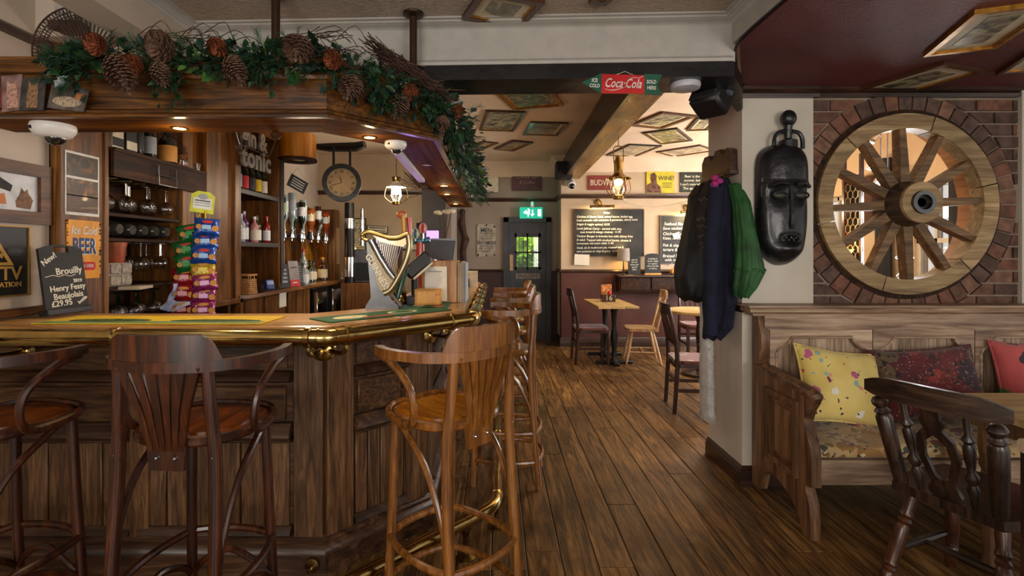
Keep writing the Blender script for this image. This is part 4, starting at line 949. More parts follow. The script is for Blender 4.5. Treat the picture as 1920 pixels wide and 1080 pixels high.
GF = floral('red_green_print', (196, 90, 86), (170, 70, 70), [((236, 230, 222), .5, .3), ((58, 120, 66), .45, .36), ((60, 44, 52), 1.1, .28)], 6, .45)
pillow('scatter_cushion', 'pink green and white print cushion cut off at the right edge of the picture', GF, (3.02, 2.88, .70), .42, .40, .13, 74, 0, -3)

# ================================================================== table and windsor chair at the right
W['tab'] = wood('pale_oak_table', (150, 122, 80), (190, 162, 114), (212, 186, 138), .42, 'X', .7)
tb = thing('pub_table', 'pale oak plank table in front of the settle', 'table', (2.7, 2.05, 0))
for k in range(4): MB().bx(2.06, 3.3, 1.76+k*.157, 1.76+(k+1)*.157-.002, .715, .75, .002).build('plank', W['tab'], tb)
MB().bx(2.14, 3.22, 1.84, 2.32, .63, .715).build('apron', W['setE'], tb)
for x in (2.19, 3.17):
    for y in (1.89, 2.27): MB().turn((x, y, 0), (x, y, .66), [(.02, 0), (.03, .05), (.024, .1), (.036, .35), (.042, .6), (.028, .66), (.04, .7), (.035, .74), (.042, .8), (.042, 1)], 12).build('leg', W['setE'], tb)
WW = wood('windsor_black_brown', (20, 13, 11), (40, 27, 21), (66, 46, 36), .36, 'Z', .9, coat=.3, bump=.15)
WWx = wood('windsor_crest', (28, 20, 16), (54, 40, 32), (84, 64, 50), .36, 'X', .9, coat=.3, bump=.15)
WL = wood('windsor_leg_brown', (44, 24, 16), (74, 42, 26), (98, 60, 38), .34, 'Z', .9, coat=.3, bump=.12)
def windsor(lb):
    o = thing('windsor_chair', lb, 'chair', group=None)
    # seat, saddle shaped slab; back edge at y=-.21
    out = [(-.18, -.21), (.18, -.21), (.205, -.12), (.215, .08), (.20, .19), (.12, .225), (-.12, .225), (-.20, .19), (-.215, .08), (-.205, -.12)]
    MB().prism(out, .425, .462).build('seat', WW, o)
    bot = lambda u: V((u*.158, -.185, .46)); topp = lambda u: V((u*.19, -.30+.02*abs(u), .825))
    for u in (-1, 1):
        MB().turn(bot(u), topp(u)-V((0, 0, .01)), [(.022, 0), (.026, .06), (.03, .5), (.031, .76), (.022, .80), (.03, .83), (.022, .855), (.018, .875), (.028, .91), (.031, .945), (.022, .985), (.01, 1)], 10).build('back_post', WW, o)
    for u in (-.55, .55):
        MB().turn(bot(u), topp(u)+V((0, 0, .02)), [(.010, 0), (.013, .1), (.02, .2), (.012, .25), (.022, .30), (.022, .34), (.012, .38), (.018, .5), (.021, .62), (.012, .66), (.022, .70), (.011, .75), (.012, 1)], 10).build('spindle', WW, o)
    lyre = [(-.035, 0), (-.055, .03), (-.04, .07), (-.05, .12), (-.07, .18), (-.06, .26), (-.03, .30), (-.045, .33), (-.03, .345), (-.03, .40), (.03, .40), (.03, .345), (.045, .33), (.03, .30), (.06, .26), (.07, .18), (.05, .12), (.04, .07), (.055, .03), (.035, 0)]
    hole = [(-.022, .10), (-.042, .18), (-.035, .24), (0, .275), (.035, .24), (.042, .18), (.022, .10), (0, .08)]
    a = math.atan2(.115, .365)
    M = Matrix.Translation((0, -.185, .455)) @ Matrix.Rotation(a, 4, 'X') @ FM
    q = MB()
    left = [p for p in lyre if p[0] <= 0]; 
    q.prism([(-.035, 0), (-.055, .03), (-.04, .07), (-.05, .12), (-.07, .18), (-.06, .26), (-.03, .30), (-.045, .33), (-.03, .345), (-.03, .40), (0, .40), (0, .275), (-.035, .24), (-.042, .18), (-.022, .10), (0, .08), (0, 0)], -.008, .008, M)
    q.prism([(.035, 0), (.055, .03), (.04, .07), (.05, .12), (.07, .18), (.06, .26), (.03, .30), (.045, .33), (.03, .345), (.03, .40), (0, .40), (0, .275), (.035, .24), (.042, .18), (.022, .10), (0, .08), (0, 0)], -.008, .008, M)
    q.build('splat', WW, o)
    cre = [( -.235+.47*i/12, -.325+.045*((i-6)/6)**2) for i in range(13)]
    zt = [.905-.030*abs((i-6)/6)**4 for i in range(13)]
    MB().ribbon(cre, [.82+.012*abs((i-6)/6)**6 for i in range(13)], zt, .024).build('crest', WWx, o)
    for sx in (-1, 1):
        for (x, y, fx, fy) in ((sx*.14, -.13, sx*.20, -.24), (sx*.14, .14, sx*.19, .22)):
            MB().turn((fx, fy, 0), (x, y, .43), [(.016, 0), (.02, .04), (.027, .16), (.020, .2), (.026, .225), (.019, .25), (.026, .275), (.022, .30), (.028, .45), (.026, .62), (.019, .66), (.026, .69), (.019, .72), (.026, .75), (.02, .8), (.024, .9), (.018, 1)], 10).build('leg', WL, o)
        MB().turn((sx*.187, -.215, .17), (sx*.177, .195, .17), [(.010, 0), (.012, .1), (.019, .5), (.012, .9), (.010, 1)], 8).build('stretcher', WW, o)
    MB().turn((-.18, 0, .17), (.18, 0, .17), [(.010, 0), (.012, .1), (.019, .5), (.012, .9), (.010, 1)], 8).build('stretcher', WW, o)
    return o
wc = windsor('near black windsor chair with a lyre back standing at the oak table'); place(wc, (1.90, 2.03, 0), -68)
# second chair mostly outside the frame at the lower right
s3 = thing('slat_back_chair', 'dark slat back chair cut off at the lower right corner of the picture', 'chair', (1.785, 1.33, 0), R(-85))
M = WM[s3.name]
for sx in (-1, 1):
    q = MB(); q.box((sx*.19, -.20, .415), (.042, .03, .83), M, bev=.006); q.build('back_post', WW, s3)
    MB().turn(M @ V((sx*.18, .19, 0)), M @ V((sx*.18, .19, .44)), [(.016, 0), (.02, .2), (.024, .6), (.022, 1)], 10).build('leg', WW, s3)
    MB().lathe([(.022, -.022), (.022, .022)], m=M @ Matrix.Translation((sx*.19, -.20, .835)) @ Matrix.Rotation(R(90), 4, 'X'), n=14).build('scroll_top', W['setZ'], s3)
MB().box((0, 0, .44), (.42, .42, .035), M, bev=.006).build('seat', W['setE'], s3)
for z in (.60, .76): MB().box((0, -.20, z), (.34, .018, .07), M).build('slat', WW, s3)

# ================================================================== far room furniture
WK = wood('dark_chair_wood', (28, 14, 11), (48, 26, 19), (70, 42, 30), .32, 'Z', 1, coat=.4, bump=.08)
PN = wood('pine_chair_wood', (150, 112, 70), (188, 148, 98), (208, 172, 122), .4, 'Z', 1, coat=.2, bump=.08, sat=.92)
def dining(lb, seatm):
    o = thing('dining_chair', lb, 'chair')
    for sx in (-1, 1):
        MB().tube([(sx*.19, -.215, 0), (sx*.19, -.19, .42), (sx*.185, -.20, .62), (sx*.18, -.265, .92)], [.019, .021, .02, .017], 8).build('back_post', WK, o)
        MB().box((sx*.185, .19, .215), (.036, .036, .43), bev=.004).build('leg', WK, o)
        MB().box((sx*.188, 0, .20), (.02, .36, .03)).build('stretcher', WK, o)
    MB().prism(rrect(.43, .43, .06), .40, .435).build('seat_frame', WK, o)
    MB().prism(rrect(.41, .41, .07), .435, .462).build('seat_pad', seatm, o)
    MB().ribbon([(-.185, -.262), (-.09, -.285), (0, -.292), (.09, -.285), (.185, -.262)], .86, .955, .022).build('crest', WK, o)
    for u in (-.09, -.03, .03, .09): MB().tube([(u, -.20, .60), (u*1.2, -.275, .87)], .009, 6).build('spindle', WK, o)
    MB().box((0, -.197, .60), (.36, .018, .035)).build('back_rail', WK, o)
    MB().box((0, -.2, .28), (.36, .018, .03)).build('stretcher', WK, o)
    return o
dk1 = dining('dark dining chair with a plaid seat pad standing before the pillar', floral('plaid_pad', (120, 70, 62), (90, 50, 46), [((150, 140, 126), 1.2, .3), ((60, 40, 40), 1.5, .3)], 9, .5)); place(dk1, (1.80, 4.64, 0), -97)
dup(dk1, (1.22, 6.62, 0), R(-90), 'dark dining chair left of the little table with the number card')
dup(dk1, (2.72, 6.9, 0), R(176), 'dark spindle chair against the maroon wall behind the coats')
pc = thing('farmhouse_chair', 'pale pine farmhouse chair right of the little table with the number card', 'chair')
MB().prism([(-.17, -.19), (.17, -.19), (.205, 0), (.20, .17), (.12, .21), (-.12, .21), (-.20, .17), (-.205, 0)], .415, .45).build('seat', PN, pc)
for sx in (-1, 1):
    MB().tube([(sx*.15, -.165, .44), (sx*.175, -.285, .90)], .017, 8).build('back_post', PN, pc)
    for (x, y, fx, fy) in ((sx*.13, -.12, sx*.19, -.22), (sx*.13, .13, sx*.18, .21)):
        MB().turn((fx, fy, 0), (x, y, .42), [(.013, 0), (.018, .3), (.02, .6), (.016, .9), (.015, 1)], 8).build('leg', PN, pc)
    MB().cyl((sx*.172, -.19, .15), (sx*.163, .185, .15), .010, n=8).build('stretcher', PN, pc)
MB().cyl((-.168, 0, .15), (.168, 0, .15), .010, n=8).build('stretcher', PN, pc)
MB().ribbon([(-.205, -.275), (-.1, -.297), (0, -.303), (.1, -.297), (.205, -.275)], .83, .925, .022).build('crest', PN, pc)
for u in (-.085, -.03, .03, .085): MB().tube([(u*.9, -.17, .44), (u*1.15, -.285, .84)], [.013, .016], 6).build('spindle', PN, pc)
place(pc, (1.88, 6.62, 0), 82)
ft = thing('pedestal_table', 'small wooden pedestal table by the maroon wall holding the number card', 'table', (1.5, 6.85, 0))
for k in range(3): MB().bx(1.25+k*.167, 1.25+(k+1)*.167-.002, 6.25, 7.3, .72, .75, .003).build('plank', W['tab'], ft)
for y in (6.5, 7.05):
    MB().turn((1.5, y, .03), (1.5, y, .72), [(.05, 0), (.03, .08), (.035, .3), (.05, .45), (.028, .6), (.04, .9), (.06, 1)], 12).build('column', K['black'], ft)
    MB().box((1.5, y, .02), (.46, .07, .04), bev=.006).box((1.5, y, .02), (.07, .36, .039), bev=.006).build('foot', K['black'], ft)
rt = thing('round_table', 'small round wooden table half hidden behind the hanging coats', 'table', (2.35, 5.9, 0))
MB().lathe([(.36, .715), (.37, .722), (.37, .742), (.36, .75)], (2.35, 5.9, 0), 32).build('tabletop', W['tab'], rt)
MB().lathe([(.2, 0), (.2, .03), (.05, .06), (.035, .3), (.05, .5), (.035, .6), (.07, .715)], (2.35, 5.9, 0), 16).build('pedestal', WK, rt)
nb = thing('table_number_box', 'small condiment box with the table number 16 on the pedestal table', 'box', (1.50, 6.9, .75))
MB().bx(1.42, 1.60, 6.85, 6.97, .7505, .845, .004).build('box', WK, nb)
text('number', '16', .1, LB['cream'], nb, face((1.51, 6.848, .80)))
MB().box((1.49, 6.92, .90), (.14, .02, .16), bev=.003).build('menu_card', painting('orange_card', [(.3, (60, 30, 20)), (.5, (210, 130, 60)), (.7, (230, 200, 160))], 9), nb)
MB().ball((1.52, 6.86, .87), (.03, .02, .03), 10).build('sauce_bottle', LB['red'], nb)
# wall shelf with lamp, boards and pumpkins
sh = thing('wall_console', 'dark console shelf with a low panelled front under the chalkboards', 'shelf', (2.5, 7.55, 1.0))
MB().bx(1.78, 3.6, 7.42, 7.69, 1.055, 1.085, .004).build('top', K['trim'], sh)
for k in range(4): MB().bx(1.82+k*.45, 2.24+k*.45, 7.46, 7.48, .86, 1.05, .004).build('front_panel', W['backdk'], sh)
MB().bx(1.80, 3.6, 7.48, 7.69, .84, 1.055).build('body', W['backdk'], sh)
tl = thing('table_lamp', 'small table lamp with a grey drum shade on the console shelf', 'lamp', (1.88, 7.55, 1.085))
MB().lathe([(.05, 1.086), (.05, 1.095), (.012, 1.11), (.008, 1.3)], (1.88, 7.55, 0), 14).build('base', K['darkmetal'], tl)
MB().lathe([(.094, 1.29), (.085, 1.475)], (1.88, 7.55, 0), 24, cap=False).build('lamp_shade', mat('grey_lamp_shade', (150, 138, 128), .9), tl)
MB().ball((1.88, 7.55, 1.38), .03, 10).build('bulb', glow('bulb_glow', (255, 190, 90), 18), tl)
lamp('POINT', 'table_lamp_light', (1.88, 7.52, 1.31), 2.6, (1, .6, .18), size=.04); lamp('POINT', 'table_lamp_light', (1.88, 7.55, 1.45), 3.0, (1, .66, .25), size=.04)
CHK = mat('chalkboard_black', (34, 33, 32), .6, var=.35, scale=5)
CW = mat('white_chalk', (216, 212, 200), .9, var=.05)
for cx, cw, ch, top, lb, tx in ((2.03, .18, .27, 1, 'left of the two small chalkboard signs on the console shelf', 'sign up\nfor our\nnews and\nspecial\noffers'), (2.30, .23, .30, 1, 'right of the two small chalkboard signs on the console shelf, arched with an orange foot', 'Looking to\nbook a table\nor a party?\nask at the bar\nor call us')):
    b_ = thing('small_chalkboard', lb, 'sign', (cx, 7.52, 1.085))
    pol = [(-cw/2, .0), (cw/2, 0), (cw/2, ch*.9), (cw*.3, ch*.97), (0, ch), (-cw*.3, ch*.97), (-cw/2, ch*.9)]
    MB().prism(pol, -.008, .008, face((cx, 7.52, 1.10))).build('board', CHK, b_)
    MB().bx(cx-cw/2-.005, cx+cw/2+.005, 7.495, 7.54, 1.0855, 1.11).build('foot', K['black'] if cx < 2.2 else LB['orange'], b_)
    text('lettering', tx, .036, CW, b_, face((cx, 7.508, 1.10+ch*.5)), sx=.85)
for k, (x, y, z, r, lb) in enumerate(((2.62, 7.53, 1.085, .065, 'left of the three little golden pumpkins on the console shelf'), (2.78, 7.50, 1.085, .06, 'middle of the three little golden pumpkins on the console shelf'), (2.90, 7.55, 1.085, .075, 'right and tallest of the three little golden pumpkins on the console shelf'))):
    pk = thing('pumpkin', lb, 'pumpkin', (x, y, z))
    MB().grid(lambda u, v: (x+r*(math.sin(math.pi*v)**.8)*(1+.07*math.cos(8*2*math.pi*u))*math.cos(2*math.pi*u), y+r*(math.sin(math.pi*v)**.8)*(1+.07*math.cos(8*2*math.pi*u))*math.sin(2*math.pi*u), z+r*.72-r*.72*math.cos(math.pi*v)), 32, 10, True).build('body', mat('golden_pumpkin', (206, 150, 76), .5), pk)
    MB().cyl((x, y, z+r*1.4), (x+.01, y, z+r*1.4+.045), .009, .006, 6).build('stem', mat('pumpkin_stem', (150, 110, 60), .8), pk)
# ================================================================== things on the bar
# chalk A-board
ab = thing('chalk_board_stand', 'black chalk board stand on the left of the bar advertising a new Beaujolais', 'sign', (-2.06, 2.47, 1.1))
A0 = V((-2.07, 2.36, 1.10)); A1 = V((-2.055, 2.59, 1.10)); dxy = (A1-A0); rzA = math.degrees(math.atan2(dxy.y, dxy.x)); wA = dxy.length
MA = face((A0+A1)/2+V((0, 0, .012)), rzA, -8)
q = MB().prism([(-wA/2, 0), (wA/2, 0), (wA/2, .295), (-wA/2, .295)], -.012, 0, MA)
for s_ in (-1, 1): q.prism([(s_*wA/2, .295), (s_*wA*.17, .295), (s_*wA*.17, .330), (s_*wA*.3, .326), (s_*wA/2, .312)], -.012, 0, MA)
q.prism([(-wA*.17, .322), (wA*.17, .322), (wA*.17, .330), (0, .334), (-wA*.17, .330)], -.012, 0, MA)
q.build('board', CHK, ab)
MB().box((0, .012, -.01), (wA*1.06, .028, .05), MA, bev=.003).build('foot', K['blackplastic'], ab)
for s_, sz, x, y, al, rot in (('New!', .042, -.078, .262, 'CENTER', 32), ('Brouilly', .05, .03, .205, 'CENTER', 4), ('2019', .026, .075, .155, 'CENTER', 0), ('Henry Fessy', .042, .012, .123, 'CENTER', 3), ('Beaujolais', .044, .01, .085, 'CENTER', 3), ('\u00a329.95', .044, -.035, .05, 'CENTER', 2), ('bottle', .026, .09, .058, 'CENTER', 30)):
    text('lettering', s_, sz*.92, CW, ab, MA @ Matrix.Translation((x*.9, y, .0012)) @ Matrix.Rotation(R(rot), 4, 'Z'), al, off=.0006)
MB().tube([(-.10, .178, .001), (-.06, .186, .001), (-.03, .178, .001), (0, .186, .001), (.03, .178, .001), (.06, .186, .001)], .0018, 5, m=MA).build('chalk_line', CW, ab)
# bar mats
def barmat(lb, c, ang, w, d, m, prints):
    o = thing('bar_mat', lb, 'mat', (c[0], c[1], 1.099)); M = flat((c[0], c[1], 1.0995), ang)
    MB().prism(rrect(w, d, .012), 0, .004, M).build('mat', m, o)
    for nm, pol, z, mm in prints: MB().prism(pol, .004, .004+z, M).build(nm, mm, o)
    return o, M
MG = mat('green_bar_mat', (40, 96, 62), .7, var=.15); MY = mat('yellow_bar_mat', (214, 180, 34), .7, var=.1); MDG = mat('hedge_green_print', (64, 92, 44), .7, var=.4, scale=40); MCR = mat('cream_print', (222, 214, 176), .7); MRD = mat('red_print', (170, 60, 44), .7)
MPG = mat('pale_green_print', (110, 140, 96), .7)
barmat('long yellow and green bar mat on the front of the bar', (-1.485, 2.30), 0, .98, .27, MY, [('green_band', rect(.96, .065, 0, -.095), .0006, MPG), ('hill_print', ell(.18, .05, 20, -.22, -.035), .0009, MDG), ('hill_print', ell(.20, .04, 20, .25, -.045), .0009, MDG)])
o, M = barmat('green bar mat with cream lettering on the chamfered corner of the bar', (-.545, 2.53), 46, .70, .20, MG, [('logo_print', ell(.085, .05, 20, .10, 0), .0006, MCR), ('logo_print', ell(.065, .037, 20, .10, 0), .0009, MG), ('emblem_print', ell(.085, .05, 20, -.20, -.01), .0006, MCR), ('band_print', rect(.16, .035, -.08, -.06), .0007, MRD)])
for tx, x, y, s_ in (('lager', .10, 0, .05), ('ale', -.06, .02, .05)): pass
o, M = barmat('green bar mat with a red oval in front of the menu box', (-.42, 3.02), 90, .46, .30, MG, [('logo_print', ell(.05, .035, 18, -.10, .02), .0006, MCR), ('emblem_print', ell(.05, .032, 18, -.14, -.10), .0006, MRD), ('band_print', rect(.2, .04, .08, .05), .0007, MPG)])
tag(MB().box((-.98, 2.86, 1.03), (.26, .24, .02), bev=.004).bx(-1.09, -.87, 2.76, 2.95, 1.0, 1.02).build('drip_tray', K['blackplastic']), 'black rubber drip tray behind the bar left of the harp tap', 'tray')
# harp beer font: outline in the front plane, measured in metres
HM = face((-.62, 2.80, 1.0985), 6)
S = .0029
def hp(px, py): return ((px-708)*S, (578-py)*S)
ht = thing('harp_beer_font', 'tall beer font with a gold and silver harp on a grey stand lettered GUINNESS', 'beer tap', (-.62, 2.8, 1.099))
GR = mat('grey_font_body', (96, 98, 104), .35, .3, coat=.3)
SG = mat('champagne_metal', (158, 144, 114), .28, .9, var=.15); SV = mat('silver_harp', (176, 182, 190), .2, 1, var=.1)
MB().prism([hp(*p) for p in ((679, 450), (690, 447), (706, 505), (716, 545), (726, 562), (738, 572), (738, 578), (678, 578), (678, 572), (688, 556))], -.05, .03, HM).build('stand', GR, ht)
MB().prism([hp(*p) for p in ((690, 438), (705, 443), (722, 448), (738, 448), (752, 444), (758, 452), (748, 462), (735, 460), (720, 456), (704, 452))], .03, .056, HM).build('neck_web', SG, ht)
MB().prism([hp(*p) for p in ((686, 458), (697, 448), (714, 492), (734, 520), (722, 537), (706, 545), (698, 520))], .03, .055, HM).build('lettered_panel', mat('bronze_grey_panel', (128, 114, 88), .35, .5), ht)
MB().tube([(*hp(px, py), .055) for px, py in ((690, 450), (706, 482), (722, 508), (731, 520))], [.020, .018, .018, .016], 10, m=HM).build('soundbox', SV, ht)
nk = [(*hp(px, py), .055) for px, py in ((683, 450), (675, 447), (673, 441), (678, 436), (688, 435), (705, 440), (722, 445), (738, 445), (750, 440), (757, 438))]
MB().tube(cr(nk, 4), [.010]*8+[.013]*16+[.016]*13, 10, m=HM).build('neck', mat('gold_harp', (170, 144, 90), .3, .95), ht)
MB().tube(cr([(*hp(px, py), .055) for px, py in ((757, 440), (759, 462), (752, 490), (738, 520), (724, 542), (712, 548))], 4), .017, 10, m=HM).build('fore_pillar', SG, ht)
for k in range(12):
    u = k/11; x0_, y0_ = 700+u*44, 446+u*14-6*math.sin(u*3.1); x1_, y1_ = 700+u*29, 470+u*43
    MB().cyl((*hp(x0_, y0_), .055), (*hp(x1_, y1_), .055), .0015, n=6, m=HM).build('string', SV, ht)
text('lettering', 'GUINNESS', .047, CW, ht, HM @ Matrix.Translation((*hp(701, 509), .0575)) @ Matrix.Rotation(R(-60), 4, 'Z'), off=.0008)
MB().tube([(*hp(750, 500), 0), (*hp(742, 535), 0), (*hp(735, 562), .01)], [.02, .018, .012], 10, m=HM).build('tap_handle', mat('dark_green_handle', (24, 70, 56), .3, coat=.5), ht)
MB().tube([(*hp(728, 552), .03), (*hp(744, 572), .05)], .008, 8, m=HM).build('spout', K['chrome'], ht)
# second font: coloured handles on a teal cross pipe
tf = thing('beer_font', 'chrome beer font with coloured tap handles on a teal cross pipe', 'beer tap', (-.55, 3.3, 1.099))
def P(px, py, d=3.3): return at(px, py, d)
MB().tube([P(776, 452), P(790, 452), P(806, 450)], [.02, .024, .022], 12).build('cross_pipe', mat('teal_enamel', (52, 120, 138), .25, .4, coat=.6), tf)
MB().tube([P(806, 450), P(812, 460), P(815, 480), P(815, 500)], .014, 10).build('pipe_arm', K['chrome'], tf)
MB().cyl(P(788, 454), V((P(788, 454).x, 3.3, 1.10)), .026, .032, 16).build('column', mat('red_column', (206, 70, 46), .3, coat=.5), tf)
for px, y0_, y1_, r, m, nm in ((758, 442, 402, .016, mat('amber_handle', (206, 150, 40), .4, coat=.5), 0), (768, 440, 408, .013, mat('red_handle', (190, 40, 30), .35, coat=.5), 0)):
    MB().tube([P(px, y0_, 3.1), P(px-.5, (y0_+y1_)/2, 3.1), P(px-1.5, y1_, 3.1)], [r*.8, r, r*1.1], 10).build('tap_handle', m, tf)
MB().ball(P(753, 402, 3.1), (.032, .02, .024), 12).build('tap_badge', mat('orange_badge', (206, 110, 60), .35, coat=.5), tf)
for px, py, m in ((779, 438, mat('pale_lens', (206, 214, 180), .3, coat=.6)), (793, 428, mat('pink_lens', (216, 160, 150), .3, coat=.6))):
    l = MB().ball(P(px, py, 3.25), (.026, .014, .036), 14).build('tap_lens', m, tf)
    MB().ball(P(px, py, 3.25)-V((0, .010, 0)), (.010, .008, .03), 10).build('lens_stripe', mat('blue_stripe', (60, 110, 150), .3) if px < 785 else LB['red'], l)
    MB().cyl(P(px, py+8, 3.25), P(px, 452, 3.25), .006, n=8).build('tap_stem', K['chrome'], tf)
for px, py in ((784, 418), (791, 416)): MB().tube([P(px, py, 3.45), P(px, py+22, 3.45), P(px, 452, 3.4)], [.014, .010, .008], 8).build('tap_handle', K['bark'], tf)
bt = thing('brass_hand_pump', 'brass bell shaped pump base behind the harp font', 'beer tap', (-.56, 3.05, 1.099))
q = at(750, 556, 3.05)
MB().lathe([(.058, 1.0995), (.058, 1.115), (.045, 1.13), (.038, 1.15), (.042, 1.165), (.03, 1.18), (.026, 1.22), (.034, 1.245), (.022, 1.27), (.018, 1.31)], (q.x, 3.05, 0), 20).build('pump_base', K['brass'], bt)
MB().cyl((q.x, 3.05, 1.3), (q.x, 3.05, 1.44), .012, .016, 10).build('pump_handle', K['bark'], bt)
cb = thing('card_machine', 'black tilted till screen on a stand beside the menu box', 'till', (-.48, 3.0, 1.1))
q = at(783, 497, 3.0)
MM = face(q, 18, -6, 40)
MB().box((0, 0, 0), (.17, .075, .06), MM, bev=.008).build('screen_case', K['blackplastic'], cb)
MB().box((0, -.045, -.005), (.15, .014, .05), MM, bev=.003).build('case_edge', LB['cream'], cb)
MB().bx(q.x-.06, q.x+.03, 2.95, 3.06, 1.0995, 1.155, .006).build('stand', K['blackplastic'], cb)
MB().cyl((q.x-.02, 3.02, 1.15), q+V((-.02, .02, -.02)), .02, n=10).build('neck', K['blackplastic'], cb)
mb = thing('menu_box', 'wooden menu box on the bar holding menus and a white price card', 'box', (-.35, 3.2, 1.1))
MB().bx(-.455, -.24, 3.12, 3.40, 1.0995, 1.355, .003).build('box', wood('menu_box_wood', (120, 84, 56), (158, 118, 84), (182, 146, 110), .5, 'Z', 1), mb)
MB().box((-.365, 3.108, 1.215), (.135, .006, .21)).build('price_card', K['paper'], mb)
MB().box((-.37, 3.10, 1.29), (.08, .001, .006)).build('print_line', LB['grey'], mb)
for k in range(6): MB().bx(-.246+k*.011, -.238+k*.011, 3.14, 3.38, 1.0995, 1.35-.004*(k % 3)).build('menu', mat('menu_board', (186, 160, 130), .7) if k < 4 else LB['grey'], mb)
tb_ = thing('till_screen', 'dark grey till display standing on top of the menu box', 'screen', (-.35, 3.3, 1.356))
q0, q1 = at(806, 487, 3.3), at(853, 452, 3.3)
MB().prism([(-.09, 0), (.068, -.008), (.085, .118), (-.075, .125)], -.02, .02, face(((q0.x+q1.x)/2, 3.3, 1.366), 8)).build('display_back', mat('charcoal_screen', (60, 54, 58), .5), tb_)
MB().prism([(-.077, .122), (.086, .115), (.080, .128), (-.07, .130)], -.02, .022, face(((q0.x+q1.x)/2, 3.3, 1.366), 8)).build('display_edge', LB['grey'], tb_)
wk = thing('wooden_block', 'honey coloured wooden block in front of the menu box', 'box', (-.40, 2.98, 1.1))
q = at(803, 545, 2.98)
MB().box((q.x, 2.98, 1.147), (.15, .08, .092), bev=.004).build('block', wood('honey_wood', (150, 96, 24), (188, 128, 40), (208, 150, 60), .4, 'X', .6), wk)
MB().box((q.x-.01, 2.939, 1.147), (.105, .004, .068), bev=.001).build('front_inlay', wood('honey_inlay', (170, 104, 20), (204, 138, 34), (216, 154, 50), .35, 'Z', .8), wk)
tag(MB().box((-.60, 2.95, 1.108), (.13, .10, .018), bev=.004).build('coaster_stack', mat('plum_leather', (74, 44, 48), .5)), 'plum coloured leather coaster stack between the harp and the wooden block', 'coasters')
ls = thing('menu_stand', 'small yellow and white lemon printed menu sign at the far end of the bar', 'sign', (-.28, 4.6, 1.1))
q = at(880, 525, 4.6)
MB().box((q.x, 4.6, q.z), (.15, .012, .165), bev=.002).build('card', LB['cream'], ls)
for x, z in ((-.04, .05), (-.01, .06), (-.05, .03)): MB().ball((q.x+x, 4.592, q.z+z), (.016, .004, .012), 8).build('lemon_print', LB['yellow'], ls)
MB().bx(q.x-.06, q.x+.0, 4.56, 4.63, 1.0995, 1.17).build('holder', K['blackplastic'], ls)
for k in range(3): MB().bx(q.x-.055+k*.018, q.x-.045+k*.018, 4.575, 4.59, 1.15, 1.21).build('pen', (LB['red'], LB['grey'], LB['red'])[k], ls)
pn = thing('neon_sign', 'small purple glowing sign behind the beer taps', 'sign', tuple(at(812, 447, 4.6)))
PU = glow('purple_neon', (150, 110, 235), 2.2)
q = at(811, 445, 4.6); MB().box((q.x, 4.6, q.z+.02), (.11, .02, .08), bev=.004).build('light_panel', PU, pn)
text('lettering', 'bar', .05, K['blackplastic'], pn, face((q.x, 4.588, q.z+.02))) if False else None
MB().cyl((q.x, 4.62, 1.10), (q.x, 4.62, q.z+.03), .012, n=8).build('stem', K['blackplastic'], pn)
lamp('POINT', 'purple_glow', (-.60, 3.6, 1.62), 2.0, (.55, .32, 1), size=.05)

# ================================================================== crisp packets on their hanging cards
def packet_mesh(name, c, c2, lb, grp):
    o = thing(name, lb, 'crisps', group=grp)
    w_, h_ = .15, .118
    def side(s):
        def f(u, v):
            a, b = 2*u-1, 2*v-1; k = max(0, 1-abs(b)**3)*max(0, 1-abs(a)**4)
            return (a*w_/2*(1-.06*(1-b*b))+.003*math.sin(9*b), b*h_/2, s*.026*k**.6+.004*math.sin(8*a+5*b)*k)
        return f
    q = MB().grid(side(1), 10, 8).grid(side(-1), 10, 8); bmesh.ops.remove_doubles(q.bm, verts=q.bm.verts[:], dist=.001); q.build('bag', mat(name+'_foil', c, .28, .25, var=.25, scale=20, coat=.4, bump=.3, bscale=30), o, ang=70)
    MB().prism(ell(.032, .010, 14, 0, .03), .022, .029).build('logo_oval', LB['red'] if c[0] < 120 else LB['orange'], o)
    MB().prism(rect(.052, .028, -.005, -.006), .024, .031).build('name_block', mat(name+'_block', c2, .5), o)
    MB().lathe([(.02, .022), (.02, .03)], (.045, -.012, 0), 10).build('crisp_picture', LB['orange'], o)
    MB().lathe([(.017, .020), (.017, .028)], (-.048, -.004, 0), 10).build('crisp_picture', LB['orange'], o)
    return o
cols_ = {'green': ((28, 106, 44), (60, 150, 70)), 'red': ((150, 22, 30), (226, 160, 170)), 'blue': ((26, 74, 160), (160, 196, 236)), 'purple': ((146, 36, 96), (230, 180, 226)), 'yellow': ((196, 168, 30), (226, 206, 90))}
pk_ = {}
pl = [('green', 357, 437, 14, 'top green crisp packet of the left hanging strip'), ('green', 350, 466, 16, 'middle green crisp packet of the left hanging strip'), ('green', 352, 493, 10, 'lowest green crisp packet of the left hanging strip'),
      ('red', 346, 519, 2, 'top red crisp packet of the left hanging strip'), ('red', 343, 549, -4, 'middle red crisp packet of the left hanging strip'), ('red', 341, 578, 0, 'lowest red crisp packet of the left hanging strip'),
      ('blue', 388, 426, -3, 'top blue crisp packet of the right hanging strip'), ('blue', 385, 451, 2, 'middle blue crisp packet of the right hanging strip'), ('blue', 382, 478, -2, 'lowest blue crisp packet of the right hanging strip'),
      ('yellow', 381, 505, 0, 'yellow crisp packet in the middle of the right hanging strip'), ('purple', 384, 529, 5, 'top purple crisp packet of the right hanging strip'), ('purple', 382, 553, -3, 'middle purple crisp packet of the right hanging strip'), ('purple', 381, 580, 0, 'lowest purple crisp packet of the right hanging strip')]
